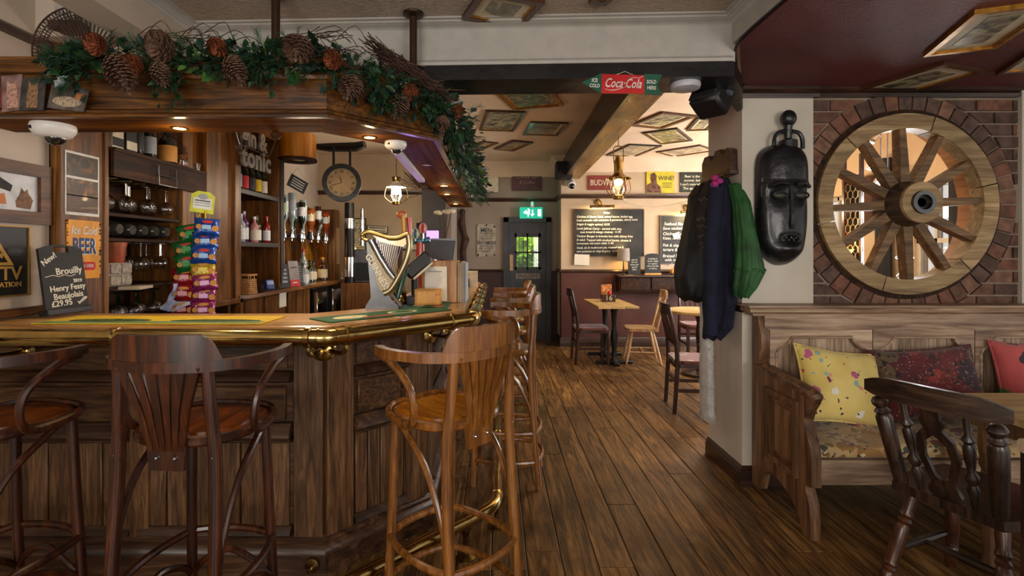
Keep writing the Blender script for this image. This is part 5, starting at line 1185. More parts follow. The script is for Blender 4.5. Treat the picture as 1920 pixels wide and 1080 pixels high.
for i, (c, px, py, ro, lb) in enumerate(pl):
    d = 3.36 if px > 365 else 3.44
    p = at(px, py, d+.012*(i % 2))
    if c not in pk_: o = pk_[c] = packet_mesh('crisp_packet', *cols_[c], lb, 'crisp packets'); 
    else: o = dup(pk_[c], p, 0, lb, 'crisp packets')
    Mx = face(p, 34, -10+4*(i % 3), ro); o.matrix_world = Mx; o.location = Mx.to_translation(); o.rotation_euler = Mx.to_euler(); WM[o.name] = Mx
cd = thing('hanging_card', 'yellow and white header card of the hanging crisp strips', 'card', tuple(at(382, 380, 3.44)))
MC = face(at(380, 380, 3.44), 34, 0, -6)
MB().prism([(-.07, -.07), (.07, -.07), (.07, .05), (.035, .075), (-.035, .075), (-.07, .05)], 0, .003, MC).build('card', mat('lime_card', (196, 200, 60), .6), cd)
MB().prism(rect(.11, .075, 0, -.005), .003, .004, MC).build('card_panel', LB['white'], cd)
MB().prism(ell(.03, .02, 14, 0, .04), .0041, .005, MC).build('card_emblem', LB['grey'], cd)
for k in range(3): MB().prism(rect(.09, .007, 0, .012-.016*k), .0041, .0046, MC).build('print_line', LB['grey'] if k else LB['black'], cd)
MB().tube([at(385, 395, 3.42), at(384, 500, 3.40), at(382, 592, 3.40)], .006, 6).tube([at(375, 400, 3.48), at(352, 440, 3.48), at(343, 592, 3.48)], .006, 6).build('strip', LB['yellow'], cd)
tag(MB().box((at(335, 575, 3.56)).to_tuple(), (.10, .16, .13), rz=.5, bev=.004).build('snack_carton', mat('brown_carton', (140, 90, 54), .8)), 'brown carton behind the lowest red crisp packet', 'box')

# ------------------------------------------------------------------ back worktop bits
bk = thing('wicker_basket', 'small wicker basket at the left end of the back worktop', 'basket', (-2.17, 4.42, 1.05))
for k in range(7): MB().ring(rrect(.17-.003*k, .15, .02), rrect(.155-.003*k, .135, .015), 1.052+k*.018, 1.066+k*.018, Matrix.Translation((-2.19, 4.46, 0))).build('weave_band', mat('wicker', (196, 140, 80), .8, var=.35, scale=90, bump=.6, bscale=120), bk)
for k in range(12):
    a = 2*math.pi*k/12; MB().cyl((-2.19+.078*math.cos(a), 4.46+.068*math.sin(a), 1.052), (-2.19+.078*math.cos(a), 4.46+.068*math.sin(a), 1.215 if k % 2 else 1.18), .004, n=5).build('stake', mat('wicker_stake', (206, 152, 92), .8), bk)
MB().ring(rrect(.175, .155, .03), rrect(.155, .135, .02), 1.205, 1.22, Matrix.Translation((-2.19, 4.46, 0))).build('rim', mat('wicker_rim', (190, 132, 74), .8, bump=.6, bscale=100), bk)
cr_ = thing('card_reader', 'small blue card reader on the back worktop', 'card reader', (-2.15, 4.85, 1.05))
MB().box((0, 0, .05), (.09, .05, .10), Matrix.Translation((-2.14, 4.85, 1.052)) @ Matrix.Rotation(R(60), 4, 'Z') @ Matrix.Rotation(R(-20), 4, 'X'), bev=.008).build('case', mat('blue_plastic', (46, 66, 130), .4), cr_)
MB().box((0, -.027, .065), (.07, .002, .04), Matrix.Translation((-2.14, 4.85, 1.052)) @ Matrix.Rotation(R(60), 4, 'Z') @ Matrix.Rotation(R(-20), 4, 'X')).build('display', mat('pale_display', (150, 170, 210), .4), cr_)
tag(MB().bx(-2.2, -2.1, 4.62, 5.05, 1.0505, 1.06, .002).bx(-2.32, -2.24, 4.6, 5.1, 1.0505, 1.11).build('cutlery_tray', W['backdk']), 'dark wooden tray behind the blue card reader', 'tray')
for y, x, h_, m, lb, pr in ((5.17, -2.13, .24, CHK, 'narrow black price board at the corner of the gin shelves', 1), (5.37, -2.10, .27, mat('grey_card', (150, 140, 136), .7), 'leaning grey and red card on the back worktop', 2), (5.62, -2.16, .25, CHK, 'black tent card with small print on the back worktop', 3)):
    o = thing('price_card', lb, 'sign', (x, y, 1.051)); M = face((x, y, 1.054), 62, -10)
    MB().prism(rect(.125, h_, 0, h_/2), -.008, 0, M).build('card', m, o)
    if pr == 1:
        for k in range(4): MB().prism(rect(.06, .022, .01, .06+k*.04), 0, .001, M).build('print_block', LB['grey'], o)
    elif pr == 2:
        MB().prism(rect(.125, .07, 0, .035), 0, .001, M).build('red_foot', LB['red'], o); MB().prism(rect(.08, .012, 0, .20), 0, .001, M).build('print_line', LB['black'], o); MB().prism(rect(.06, .012, 0, .04), .001, .0015, M).build('print_line', LB['white'], o)
    else:
        for k in range(7): MB().prism(rect(.1, .006, 0, .04+k*.027), 0, .001, M).build('print_line', LB['grey'], o)
o = thing('wall_notice', 'pale printed notice pinned below the optics', 'sign', (-2.41, 5.75, 1.35)); MN = face((-2.418, 5.75, 1.38), 90)
MB().prism(rect(.2, .27), 0, .003, MN).build('paper', mat('grey_notice', (160, 150, 136), .7), o)
for k in range(6): MB().prism(rect(.14, .008, 0, .09-.035*k), .003, .0036, MN).build('print_line', LB['black'], o)
for y, lb in ((7.05, 'left shot glass at the end of the back worktop'), (7.16, 'right shot glass at the end of the back worktop')): tag(MB().lathe([(.03, 1.051), (.038, 1.14), (.035, 1.14), (.027, 1.06)], (-2.1, y, 0), 14, cap=False).build('shot_glass', K['glass']), lb, 'glass')
cm = thing('coffee_machine', 'tall dark and chrome drinks tower at the end of the back bar', 'machine', (-1.97, 6.9, 1.05))
p = at(655, 500, 6.6); MB().cyl((p.x, 6.6, 1.02), (p.x, 6.6, 2.05), .06, n=16).build('column', K['darkmetal'], cm)
MB().cyl((p.x, 6.6, 1.72), (p.x, 6.6, 1.85), .064, n=16).build('collar', K['chrome'], cm); MB().cyl((p.x, 6.6, 1.1), (p.x, 6.6, 1.35), .066, n=16).build('collar', K['chrome'], cm)
MB().cyl((p.x+.14, 6.7, 1.5), (p.x+.14, 6.7, 1.98), .025, n=12).build('chrome_tube', K['chrome'], cm)
MB().bx(p.x-.08, p.x+.30, 6.5, 6.9, 0, 1.02, .006).build('stand', W['back'], cm); MB().bx(p.x+.06, p.x+.28, 6.6, 6.85, 1.02, 1.45, .01).build('body', K['steel'], cm); MB().bx(p.x+.08, p.x+.26, 6.585, 6.6, 1.05, 1.28, .004).build('front', K['blackplastic'], cm)
# carton and poster by the tower on the end wall
def sign(name, lb, cat, M, w_, h_, m, frame=None, fw=.02, th=.012, rad=0):
    p = M.to_translation(); o = thing(name, lb, cat, tuple(p))
    MB().prism(rrect(w_, h_, rad) if rad else rect(w_, h_), 0, th, M).build('board', m, o)
    if frame: MB().ring(rect(w_, h_), rect(w_-2*fw, h_-2*fw), 0, th+.008, M).build('frame', frame, o)
    return o
sign('botanical_print', 'leafy framed print on the end wall behind the drinks tower', 'picture', face(at(675, 440, 7.46), 0), .18, .48, painting('leaf_print', [(.35, (40, 44, 30)), (.5, (196, 188, 150)), (.7, (220, 214, 190))], 14), K['black'], .012)
o = sign('house_rules_sign', 'narrow cream lettered sign on the end wall above the harp font', 'sign', face(at(708, 430, 7.46), 0, 0, -4), .30, .10, LB['cream'], K['black'], .008)
text('lettering', 'The BUFFET bar', .035, K['blackplastic'], o, face(at(708, 430, 7.44), 0, 0, -4)) if 0 else [MB().prism(rect(.24, .012, 0, z), .012, .0135, face(at(708, 430, 7.46), 0, 0, -4)).build('print_line', LB['black'], o) for z in (.02, -.02)]
o = thing('tile_strip', 'row of small white photo tiles on the end wall behind the beer taps', 'picture', tuple(at(775, 462, 7.46)))
for k in range(4):
    MB().prism(rect(.09, .075), 0, .01, face(at(756+k*11.5, 461+k*1.2, 7.47))).build('tile', LB['cream'], o)
MB().prism(rect(.40, .10), -.01, 0, face(at(773, 463, 7.47))).build('backing', K['black'], o)

hb = thing('dried_hops', 'bunch of dried brown hop stems hanging under the long arm of the canopy', 'hops', tuple(at(786, 330, 4.4)))
q = MB(); c = at(783, 334, 4.4)
for k in range(60):
    a = V((-.56, 4.0+.8*rnd.random(), 1.99)); b = c+V((rnd.gauss(-.02, .07), rnd.gauss(0, .16), rnd.gauss(.0, .045)))
    q.tube(cr([a, a.lerp(b, .5)+V((rnd.gauss(0, .02), 0, -.04)), b], 3), .0028, 4)
q.build('stems', mat('dried_stem', (110, 84, 60), .85, var=.3), hb, stuff=True)
MB().lathe([(.012, 0), (.02, -.012), (.022, -.025), (.012, -.038)], (at(517, 243, 2.37).x, 2.37, 1.966), 14).build('wooden_knob', W['backdk'], can)
# ================================================================== lanterns
def lantern(name, lb, p, r, gl, power, colr, top):
    o = thing(name, lb, 'lantern', tuple(p)); x, y, z = p
    MB().lathe([(r*.34, -r*1.28), (r*.40, -r*1.24), (r*.40, -r*1.0), (r*.28, -r*.95)], p, 20).build('oil_font', K['brass'], o)
    MB().lathe([(r*.95, .035), (r*.95, .042), (r*.5, .065), (r*.34, .085)], p, 24, cap=False).build('shade', K['brass'] if power < 30 else K['whiteplastic'], o)
    MB().lathe([(r*.34, .08), (r*.34, .20), (r*.24, .225), (r*.24, .25), (r*.1, .26)] if power < 30 else [(r*.3, .08), (r*.42, .12), (r*.42, .135), (r*.1, .14)], p, 18).build('chimney_cap', K['brass'], o)
    MB().lathe([(r*.26, -r*.95), (r*.5, -r*.45), (r*.36, .06)], p, 18, cap=False).build('chimney_glass', K['glass'], o)
    for a in (0, 90):
        M = Matrix.Translation(p) @ Matrix.Rotation(R(a+20), 4, 'Z')
        for sx in (-1, 1): MB().tube(cr([(sx*r*.92, 0, .035), (sx*r*1.08, 0, -.04), (sx*r*.95, 0, -r*.75), (sx*r*.40, 0, -r*1.15)], 5), .004, 6, m=M).build('guard_wire', K['brassold'], o)
    if power < 30: MB().tube(cr([(x-r*.34, y, z+.19), (x-r*.36, y, z+.32), (x, y, z+.345), (x+r*.36, y, z+.32), (x+r*.34, y, z+.19)], 5), .005, 6).build('bail_handle', K['brassold'], o)
    MB().ball((x, y, z+.005), .028 if power < 30 else .04, 12).build('bulb', gl, o)
    MB().cyl((x, y, z+(.34 if power < 30 else .13)), (x, y, top), .004, n=6).build('hanging_rod', K['brassold'], o)
    lamp('POINT', name+'_light', (x, y, z-.0), power, colr, size=.03)
    return o
lantern('brass_lantern', 'glowing brass oil lantern hanging from the brown beam in the far room', V((1.16, 4.85, 2.07)), .125, glow('amber_flame', (255, 196, 96), 30), 11, (1, .68, .32), 2.52)
p = at(743, 358, 5.0)
lantern('brass_lantern', 'bright white lit lantern hanging behind the bar', p, .105, glow('white_flame', (255, 246, 226), 60), 34, (1, .92, .8), 2.85)

# ================================================================== clock
ck = thing('station_clock', 'round double sided station clock on a black bracket above the back bar', 'clock', tuple(at(640, 343, 5.6)))
p = at(641, 343, 5.6); MK = face(p, 14)
MB().ring(ell(.205, .205, 40), ell(.155, .155, 40), -.05, .05, MK).build('case', K['black'], ck)
MB().lathe([(.156, .0), (.156, .025)], m=MK, n=40).build('dial', mat('aged_clock_dial', (196, 166, 116), .6, var=.12, scale=9), ck)
rn = ('XII', 'I', 'II', 'III', 'IIII', 'V', 'VI', 'VII', 'VIII', 'IX', 'X', 'XI')
for k, t in enumerate(rn):
    a = R(90-30*k); text('numeral', t, .042, K['black'], ck, MK @ Matrix.Translation((.122*math.cos(a), .122*math.sin(a), .0265)) @ Matrix.Rotation(a-R(90), 4, 'Z'), off=.0006, sx=.8)
for a, l, w_ in ((R(90-30*11.4), .065, .008), (R(90-30*8.4), .11, .006)): MB().box((l/2, 0, .030), (l, w_, .003), MK @ Matrix.Rotation(a, 4, 'Z')).build('hand', K['black'], ck)
b0 = p+V((-.0, .05, .30))
MB().tube([p+V((-.35, .1, .42)), p+V((-.15, .05, .40)), p+V((.15, .02, .40)), p+V((.25, 0, .42))], [.03, .05, .055, .045], 8).build('scroll_bracket', K['black'], ck)
for sx in (-.09, .09): MB().cyl(p+V((sx, 0, .19)), p+V((sx, 0, .40)), .014, n=8).build('hanger', K['black'], ck)
# round light drum and gin letters
dm = thing('light_drum', 'round wooden light drum under the canopy above the gin bottles', 'light', (-2.02, 5.2, 2.35))
p = at(558, 298, 5.2)
MB().lathe([(.175, 2.355), (.18, 2.36), (.18, 2.60), (.17, 2.605)], (p.x, 5.2, 0), 32).build('drum', wood('honey_drum', (150, 92, 36), (190, 126, 58), (206, 146, 76), .35, 'Z', .6, coat=.3), dm)
MB().ring(ell(.19, .19, 32), ell(.1, .1, 32), 2.335, 2.356, Matrix.Translation((p.x, 5.2, 0))).build('base_ring', W['backdk'], dm)
MB().lathe([(.055, 2.345), (.05, 2.352)], (p.x+.02, 5.2, 0), 18).build('lens', mat('pale_lamp_lens', (206, 206, 170), .3), dm)
gt = thing('gin_and_tonic_letters', 'dark metal letters spelling gin and tonic hung over the upper gin shelf', 'sign', (-2.1, 4.7, 2.3))
LM = mat('gunmetal_letters', (150, 144, 138), .35, .6)
text('lettering', 'gin &', .21, LM, gt, face((-2.08, 4.40, 2.37), 86), ext=.012, off=.008, sx=.9)
text('lettering', 'tonic', .24, LM, gt, face((-2.08, 4.44, 2.205), 86), ext=.012, off=.008, sx=.95)
MB().tube([(-2.1, 4.12, 2.40), (-2.085, 4.16, 2.29), (-2.085, 4.70, 2.285), (-2.1, 4.9, 2.5)], .006, 6).build('hanging_wire', K['steel'], gt)
o = thing('hanging_slate', 'small dark slate hung on a string above the spirit bottles', 'sign', tuple(at(560, 345, 5.5)))
p = at(558, 345, 5.3); MS = face(p, 50, 0, -24)
MB().prism(rect(.2, .13), -.006, .006, MS).build('slate', CHK, o)
text('lettering', 'Please pay\nwhen served', .032, CW, o, MS @ Matrix.Translation((0, 0, .008))) if 0 else [MB().prism(rect(.14, .008, 0, z), .006, .007, MS).build('chalk_line', CW, o) for z in (.035, .01, -.015, -.04)]
MB().tube([MS @ V((-.09, .065, 0)), p+V((-.0, 0, .17)), MS @ V((.09, .065, 0))], .003, 5).build('string', LB['cream'], o)

# ================================================================== signs and pictures on the left wall
WF = wood('rustic_picture_frame', (44, 26, 15), (82, 52, 30), (112, 74, 44), .5, 'Y', .9)
y0_, y1_ = 2.10, 2.56
o = thing('framed_cat_print', 'framed print of cats in a broad rustic frame on the left wall', 'picture', (-2.24, 2.33, 1.7)); ML = face((-2.249, 2.33, 1.685), 90)
MB().ring(rect(.46, .29), rect(.34, .17), 0, .028, ML).build('frame', WF, o)
MB().prism(rect(.35, .18), 0, .010, ML).build('print', mat('pale_print', (206, 206, 208), .5), o)
MB().prism([(.06, -.07), (.13, -.075), (.145, -.03), (.12, .0), (.115, .02), (.10, .005), (.085, .025), (.075, -.01), (.055, -.04)], .010, .0115, ML).build('cat_print', mat('tabby_cat_print', (140, 104, 78), .7, var=.3, scale=60), o)
MB().prism([(-.12, .08), (-.02, .06), (.04, .03), (.03, .0), (-.02, .01), (-.03, -.05), (-.12, -.07)], .010, .0115, ML).build('cat_print', mat('black_cat_print', (50, 46, 46), .7, var=.3, scale=60), o)
MB().prism([(-.03, -.02), (.0, -.01), (.01, -.06), (-.03, -.06)], .0116, .0125, ML).build('cat_print', mat('ginger_cat_print', (206, 130, 80), .7), o)
o = sign('cctv_sign', 'black and gold CCTV IN OPERATION sign on the left wall', 'sign', face((-2.249, 2.30, 1.365), 90), .32, .33, K['blackplastic'], mat('dull_gold', (150, 116, 62), .4, .5), .008, .006)
GD = mat('gold_print', (190, 146, 74), .5); MX = face((-2.242, 2.29, 1.365), 90)
MB().ring([(-.005, .125), (.09, -.02), (-.10, -.02)], [(-.005, .09), (.062, -.006), (-.072, -.006)], 0, .001, MX).build('triangle_print', GD, o)
MB().prism([(-.03, .055), (.04, .03), (.035, .012), (-.035, .035)], .0, .001, MX).build('camera_print', GD, o)
text('lettering', 'CCTV', .088, GD, o, face((-2.2415, 2.305, 1.305), 90), off=.0015); text('lettering', 'IN OPERATION', .033, GD, o, face((-2.2415, 2.30, 1.255), 90), off=.0006, sx=1.05)
o = sign('bar_poster', 'tall poster of dark bar scenes in a white border on the wing panel', 'poster', face((-2.199, 2.722, 1.765), 90), .225, .33, mat('poster_border', (216, 210, 200), .5), None, 0, .002)
MPo = face((-2.197, 2.722, 1.765), 90)
for z, sd_, st_ in ((.095, 1, [(.35, (20, 15, 13)), (.55, (46, 30, 20)), (.68, (110, 70, 36)), (.78, (60, 44, 44))]), (-.02, 2, [(.35, (22, 15, 12)), (.55, (70, 42, 20)), (.7, (150, 96, 40))]), (-.105, 3, [(.35, (20, 17, 14)), (.55, (72, 34, 18)), (.7, (60, 56, 42))])):
    MB().prism(rect(.205, .115 if z > 0 else .09, 0, z), 0, .0012, MPo).build('photo_print', painting('poster_photo', st_, 14, 1.5, .4, sd_), o)
o = sign('beer_sign', 'orange enamel sign reading Ice Cold BEER with rusty edges on the wing panel', 'sign', face((-2.199, 2.73, 1.42), 90), .225, .31, mat('orange_enamel', (226, 152, 28), .4, coat=.3), None, 0, .004, .018)
MBs = face((-2.1945, 2.73, 1.42), 90)
RU = mat('rust_patch', (70, 40, 22), .9)
for k in range(30):
    e = rnd.choice((-1, 1)); yy = rnd.uniform(-.15, .15)
    MB().prism(ell(rnd.uniform(.003, .008), rnd.uniform(.003, .008), 7, e*.108, yy), 0, .0006, MBs).build('rust_spot', RU, o)
text('lettering', 'Ice Cold', .062, LB['white'], o, MBs @ Matrix.Translation((0, .10, .0)), shear=.2, sx=.8, off=.001)
text('lettering', 'BEER', .115, mat('blue_print', (40, 60, 104), .5), o, MBs @ Matrix.Translation((0, .015, .0008)), sx=.62, off=.003)
text('lettering', 'BEER', .115, LB['white'], o, MBs @ Matrix.Translation((.004, .012, .0)), sx=.64, off=.005)
MB().prism(rrect(.15, .045, .015), 0, .0008, MBs @ Matrix.Translation((.0, -.088, 0))).build('red_plate', LB['red'], o)
text('lettering', 'SERVED HERE', .024, LB['white'], o, MBs @ Matrix.Translation((0, -.088, .0015)), sx=.85)
# cat photographs standing on the canopy ledge
for nm, px, py, w_, h_, ro, c1_, lb, k in (('a', 27, 176, .085, .155, 7, (150, 116, 112), 'left photograph of a pale pink cat leaning on the canopy front', 0), ('b', 68, 179, .10, .14, 0, (70, 66, 64), 'middle photograph of a sitting tabby cat on the canopy front', 1), ('c', 131, 186, .155, .10, -7, (110, 98, 92), 'right photograph of a spotted cat lying down on the canopy front', 2)):
    q = at(px, py, 2.13); MP = face((q.x, 2.125-.006*(k % 2), q.z), 0, -6, ro)
    o = sign('cat_photograph', lb, 'photograph', MP, w_, h_, mat('photo_ground_'+nm, c1_, .35, var=.35, scale=18, coat=.3), None, 0, .006)
    TB = mat('cat_fur_print_'+nm, ((196, 150, 130), (150, 112, 80), (200, 176, 150))[k], .6, var=.3, scale=90)
    if k < 2: MB().prism([(-.02, -h_*.42), (.025, -h_*.42), (.022, .01), (.018, .03), (.02, .055), (.008, .04), (-.008, .04), (-.018, .056), (-.018, .03), (-.022, 0)], .006, .007, MP).build('cat_print', TB, o)
    else:
        MB().prism(ell(.06, .022, 18, 0, -.015), .006, .007, MP).build('cat_print', TB, o); MB().prism([(.03, 0), (.06, 0), (.064, .03), (.052, .022), (.045, .022), (.034, .03)], .007, .008, MP).build('cat_head_print', mat('ginger_print', (190, 120, 70), .6), o)
q = at(2, 165, 2.13); tag(MB().bx(q.x-.03, q.x+.02, 2.128, 2.14, 2.0035, 2.14).build('red_photograph', mat('red_photo', (110, 40, 34), .4, c2=(30, 26, 26), scale=8)), 'dark red photograph at the very left of the canopy ledge', 'photograph')

# ================================================================== far room signs
FR = 7.69
def fsign(lb, px, py, w_, h_, m, name='wall_sign', d=FR, frame=None, ro=0):
    return sign(name, lb, 'sign', face(at(px, py, d), 0, 0, ro), w_, h_, m, frame, .012, .012), face(at(px, py, d-.0135), 0, 0, ro)
o, M = fsign('red sign reading BUDWEISER high on the far wall behind the brass lantern', 1138, 343, .57, .215, mat('faded_red_sign', (130, 46, 38), .6)); text('lettering', 'BUDWEISER', .12, LB['cream'], o, M @ Matrix.Translation((-.0, 0, 0)), sx=.78, off=.001)
o, M = fsign('yellow sign with a woman and the word WINE on the far wall', 1238, 342, .42, .32, mat('yellow_sign', (196, 178, 40), .6)); text('lettering', 'WINE!', .085, K['blackplastic'], o, M @ Matrix.Translation((.09, .06, 0)), off=.0006)
MB().prism([(-.20, -.155), (.02, -.155), (.0, -.06), (-.05, -.02), (-.06, .05), (-.05, .10), (-.09, .145), (-.14, .13), (-.15, .06), (-.13, .0), (-.20, -.04)], 0, .001, M).build('woman_print', mat('dark_brown_print', (54, 34, 26), .6, c2=(120, 70, 50), scale=20), o)
for k in range(3): MB().prism(rect(.14, .008, .1, -.01-.03*k), 0, .001, M).build('print_line', LB['black'], o)
o, M = fsign('dark green sign with a beer joke in cream letters on the far wall', 1298, 342, .37, .30, mat('dark_green_sign', (34, 40, 26), .6)); text('lettering', "Beer is the\nanswer, but\nI can't remember\nThe question", .052, LB['cream'], o, M, off=.0006, line=1.15)
o, M = fsign('faded purple lettered sign high on the wall left of the black loudspeaker box', 988, 337, .47, .36, mat('faded_purple_sign', (96, 62, 68), .6), d=8.19); text('lettering', 'Cheese, Gin\n& Coffee', .085, mat('pale_mauve', (166, 134, 130), .7), o, M, shear=.2, sx=.8)
o, M = fsign('white sign with a black flourish beside the garland', 920, 338, .24, .38, LB['cream'], d=8.19); MB().tube([(-.07, .11, .001), (-.03, .08, .001), (.02, .09, .001), (.07, .12, .001)], .004, 5, m=M).build('flourish', K['blackplastic'], o)
o = thing('men_women_sign', 'rusty white enamel sign with the words MEN and WOMEN left of the garden door', 'sign', tuple(at(912, 451, 8.19))); M = face(at(912, 451, 8.192))
MB().prism([(-.13, -.26), (.13, -.26), (.15, -.23), (.15, .23), (.13, .26), (-.13, .26), (-.15, .23), (-.15, -.23)], 0, .008, M).build('plate', mat('old_white_enamel', (176, 166, 146), .5, var=.2), o)
M2 = M @ Matrix.Translation((0, 0, .0088))
for t, z, s_, f in (('MEN', .16, .095, .002), ('TO THE LEFT', .075, .042, 0), ('BECAUSE', .03, .045, 0), ('WOMEN', -.04, .08, .002), ('ARE ALWAYS', -.125, .042, 0), ('RIGHT!', -.175, .045, 0)): text('lettering', t, s_, K['black'], o, M2 @ Matrix.Translation((0, z, 0)), off=f, sx=.95)
for z in (.115, -.09): MB().prism(rect(.2, .008, 0, z), 0, .001, M2).build('rule_line', K['black'], o)
for x, y in ((-.13, -.23), (.13, -.23), (0, -.24), (0, .245), (.13, .22)): MB().prism(ell(.014, .018, 9, x, y), 0, .0008, M2).build('rust_spot', RU, o)
ex = thing('exit_sign', 'green lit emergency exit sign over the garden door', 'sign', tuple(at(996, 399, 8.1))); M = face(at(996, 399, 8.08))
MB().prism(rrect(.36, .175, .01), -.06, 0, M).build('light_box', glow('exit_green', (20, 150, 120), 1.1), ex); EW = glow('exit_white', (210, 255, 236), 1.3)
MB().prism([(-.13, 0), (-.075, .05), (-.075, .02), (-.04, .03), (-.06, .055), (-.045, .07), (-.02, .05), (-.02, .0), (-.04, -.06), (-.06, -.06), (-.055, -.015), (-.075, -.02)], 0, .002, M).build('running_figure', EW, ex)
MB().prism([(.03, .05), (.03, -.015), (.055, -.015), (.015, -.06), (-.012, -.02), (.012, -.015), (.012, .05)], 0, .002, M).build('arrow', EW, ex); MB().prism(rect(.055, .11, .13, 0), 0, .002, M).build('door_symbol', EW, ex)
MB().cyl(at(998, 380, 8.1), at(998, 388, 8.05), .03, n=10).build('bracket', K['whiteplastic'], ex)
lamp('POINT', 'exit_glow', tuple(at(996, 376, 7.98)), .3, (.1, 1, .7), size=.05)
# big chalk menus with picture lights
def chalk(lb, px0, px1, py0, py1, lines, sz, al=-1):
    p0, p1 = at(px0, py0, 7.69), at(px1, py1, 7.69); w_, h_ = p1.x-p0.x, p0.z-p1.z; c = (p0+p1)/2
    o = thing('chalk_menu_board', lb, 'chalkboard', tuple(c)); M = face(c)
    MB().prism(rect(w_, h_), 0, .02, M).build('board', CHK, o)
    MB().ring(rect(w_+.016, h_+.016), rect(w_-.012, h_-.012), 0, .026, M).build('frame', K['trim'], o)
    for k, (t, x, z) in enumerate(lines):
        text('chalk_lettering', t, sz*rnd.uniform(.95, 1.08), CW, o, M @ Matrix.Translation((-w_/2+.03+x, h_/2-z, .0215)) @ Matrix.Rotation(R(rnd.uniform(-1, 1)), 4, 'Z'), 'LEFT', ext=.0004, shear=.12, off=.0004, sx=.92)
    return o
L1_ = [('Mains', .40, .05), ('Chicken & Bacon Salad, mixed leaves, boiled egg,', .0, .11), ('fresh avocado with croutons & parmesan, cherry toms', 0, .165), ('(vegan & veggie option) 10.95', 0, .22), ('Lamb Jalfrezi Curry - served with rice,', 0, .285), ('naan bread & mango chutney  11.95', .05, .34), ('Venison Burger in brioche bun with skinny fries', 0, .40), ('& salad. Topped with smoked bacon, cheese &', 0, .455), ('homemade red onion relish 11.95', 0, .51), ('Steak, ale & mushroom pie, roasted veg &', 0, .575), ('new potatoes or chips & gravy  12.95', 0, .63)]
chalk('large left chalkboard with the main courses on the far wall', 1077, 1206, 393, 480, L1_, .046)
L2_ = [('Specials', .38, .05), ('Seafood Risotto - 12.95', .02, .12), ('Slow cooked lamb shank, thyme', .0, .19), ('Chicken Curry, served with rice', 0, .27), ('Katsu or creamy', .0, .335), ('Fish & chips, garden peas', 0, .44), ('tartare & the house salad', 0, .505), ('Braised Lamb Shank', 0, .60), ('with creamy mash', .03, .66), ('plus gravy', .10, .72)]
chalk('right chalkboard with the specials partly hidden by the coats', 1238, 1345, 405, 494, L2_, .06)
tag(MB().prism(rect(.225, .16), 0, .002, face(at(1091, 487, 7.66), 0, 0, -2)).build('paper_note', K['paper']), 'white paper note at the lower left corner of the large chalkboard', 'note')
tag(MB().prism(rect(.10, .085), 0, .002, face(at(1268, 442, 7.655), 0, 0, 20)).build('paper_note', K['paper']), 'small tilted white note stuck on the right chalkboard', 'note')
for px, lb in ((1129, 'brass picture light above the large left chalkboard'), (1299, 'brass picture light above the right chalkboard')):
    p = at(px, 387, 7.52); o = thing('picture_light', lb, 'light', tuple(at(px, 380, 7.69)))
    if px > 1200: p.z -= .08
    MB().cyl(p+V((-.18, 0, 0)), p+V((.18, 0, 0)), .022, n=12).build('hood', K['brassold'], o)
    MB().tube(cr([p, p+V((-.02, .0, .06)), p+V((-.04, .08, .11)), p+V((-.03, .16, .08))], 5), .012, 8).build('arm', K['brass'], o)
    MB().lathe([(.05, 0), (.045, .01), (.02, .02)], m=Matrix.Translation(p+V((-.03, .17, .08))) @ Matrix.Rotation(R(90), 4, 'X'), n=16).build('wall_plate', K['brassold'], o)
    MB().cyl(p+V((-.15, .0, -.024)), p+V((.15, 0, -.024)), .006, n=8).build('tube_bulb', glow('strip_bulb', (255, 206, 120), 10), o)
    l = lamp('AREA', 'picture_light_beam', tuple(p+V((0, -.01, -.045))), 5, (1, .74, .36), (R(28), 0, 0), .3, .04)
q = tag(MB().tube(cr([at(1168, 372, 7.6), at(1180, 380, 7.68), at(1215, 389, 7.685), at(1260, 385, 7.685), at(1320, 370, 7.685)], 6), .004, 5).build('flex_cable', LB['cream']), 'thin pale cable drooping along the far wall above the chalkboards', 'cable')
# loudspeaker box and bullet camera
p = at(1057, 320, 7.4); o = thing('wall_speaker', 'small black loudspeaker box at the end of the brown beam', 'speaker', tuple(p)); MB().box(p, (.24, .22, .24), bev=.01).build('case', K['blackplastic'], o); MB().box(p+V((-.02, -.112, 0)), (.17, .006, .2), bev=.002).build('grille', K['black'], o); MB().bx(p.x-.03, p.x+.03, p.y+.1, 7.7, p.z-.03, p.z+.03).build('wall_bracket', K['black'], o)
p = at(1070, 343, 7.45); o = thing('bullet_camera', 'white bullet camera on the wall below the brown beam', 'camera', tuple(p)); MB().tube([p+V((0, .25, .04)), p+V((0, .05, .02)), p+V((.01, -.06, -.05))], [.06, .066, .06], 16).build('body', K['whiteplastic'], o); MB().ball(p+V((.012, -.065, -.055)), .045, 12).build('lens', mat('camera_lens', (14, 14, 16), .1, coat=1), o)
o = thing('carved_figure', 'long dark carved wooden figure hanging left of the rusty enamel sign', 'carving', tuple(at(868, 460, 8.14)))
MB().tube([at(868, 400, 8.14), at(866, 420, 8.14), at(870, 440, 8.14), at(873, 450, 8.14), at(868, 470, 8.14), at(871, 510, 8.14)], [.03, .055, .05, .062, .05, .04], 10).build('figure', K['bark'], o)
MB().ball(at(867, 398, 8.13), (.05, .04, .06), 10).build('head', K['bark'], o); MB().tube([at(873, 440, 8.12), at(878, 448, 8.11), at(873, 460, 8.12)], .018, 8).build('arm', K['bark'], o)
o = thing('dried_flowers', 'pale dried flower heads by the dark post behind the bar', 'flowers', tuple(at(835, 430, 5.25)))
for px, py in ((822, 399), (838, 397), (846, 396)): MB().ball(at(px, py, 5.25), (.05, .05, .026), 10).build('flower_head', LB['cream'], o); MB().tube([at(px, py+2, 5.25), at(834, 455, 5.25)], .006, 6).build('stalk', K['bark'], o)
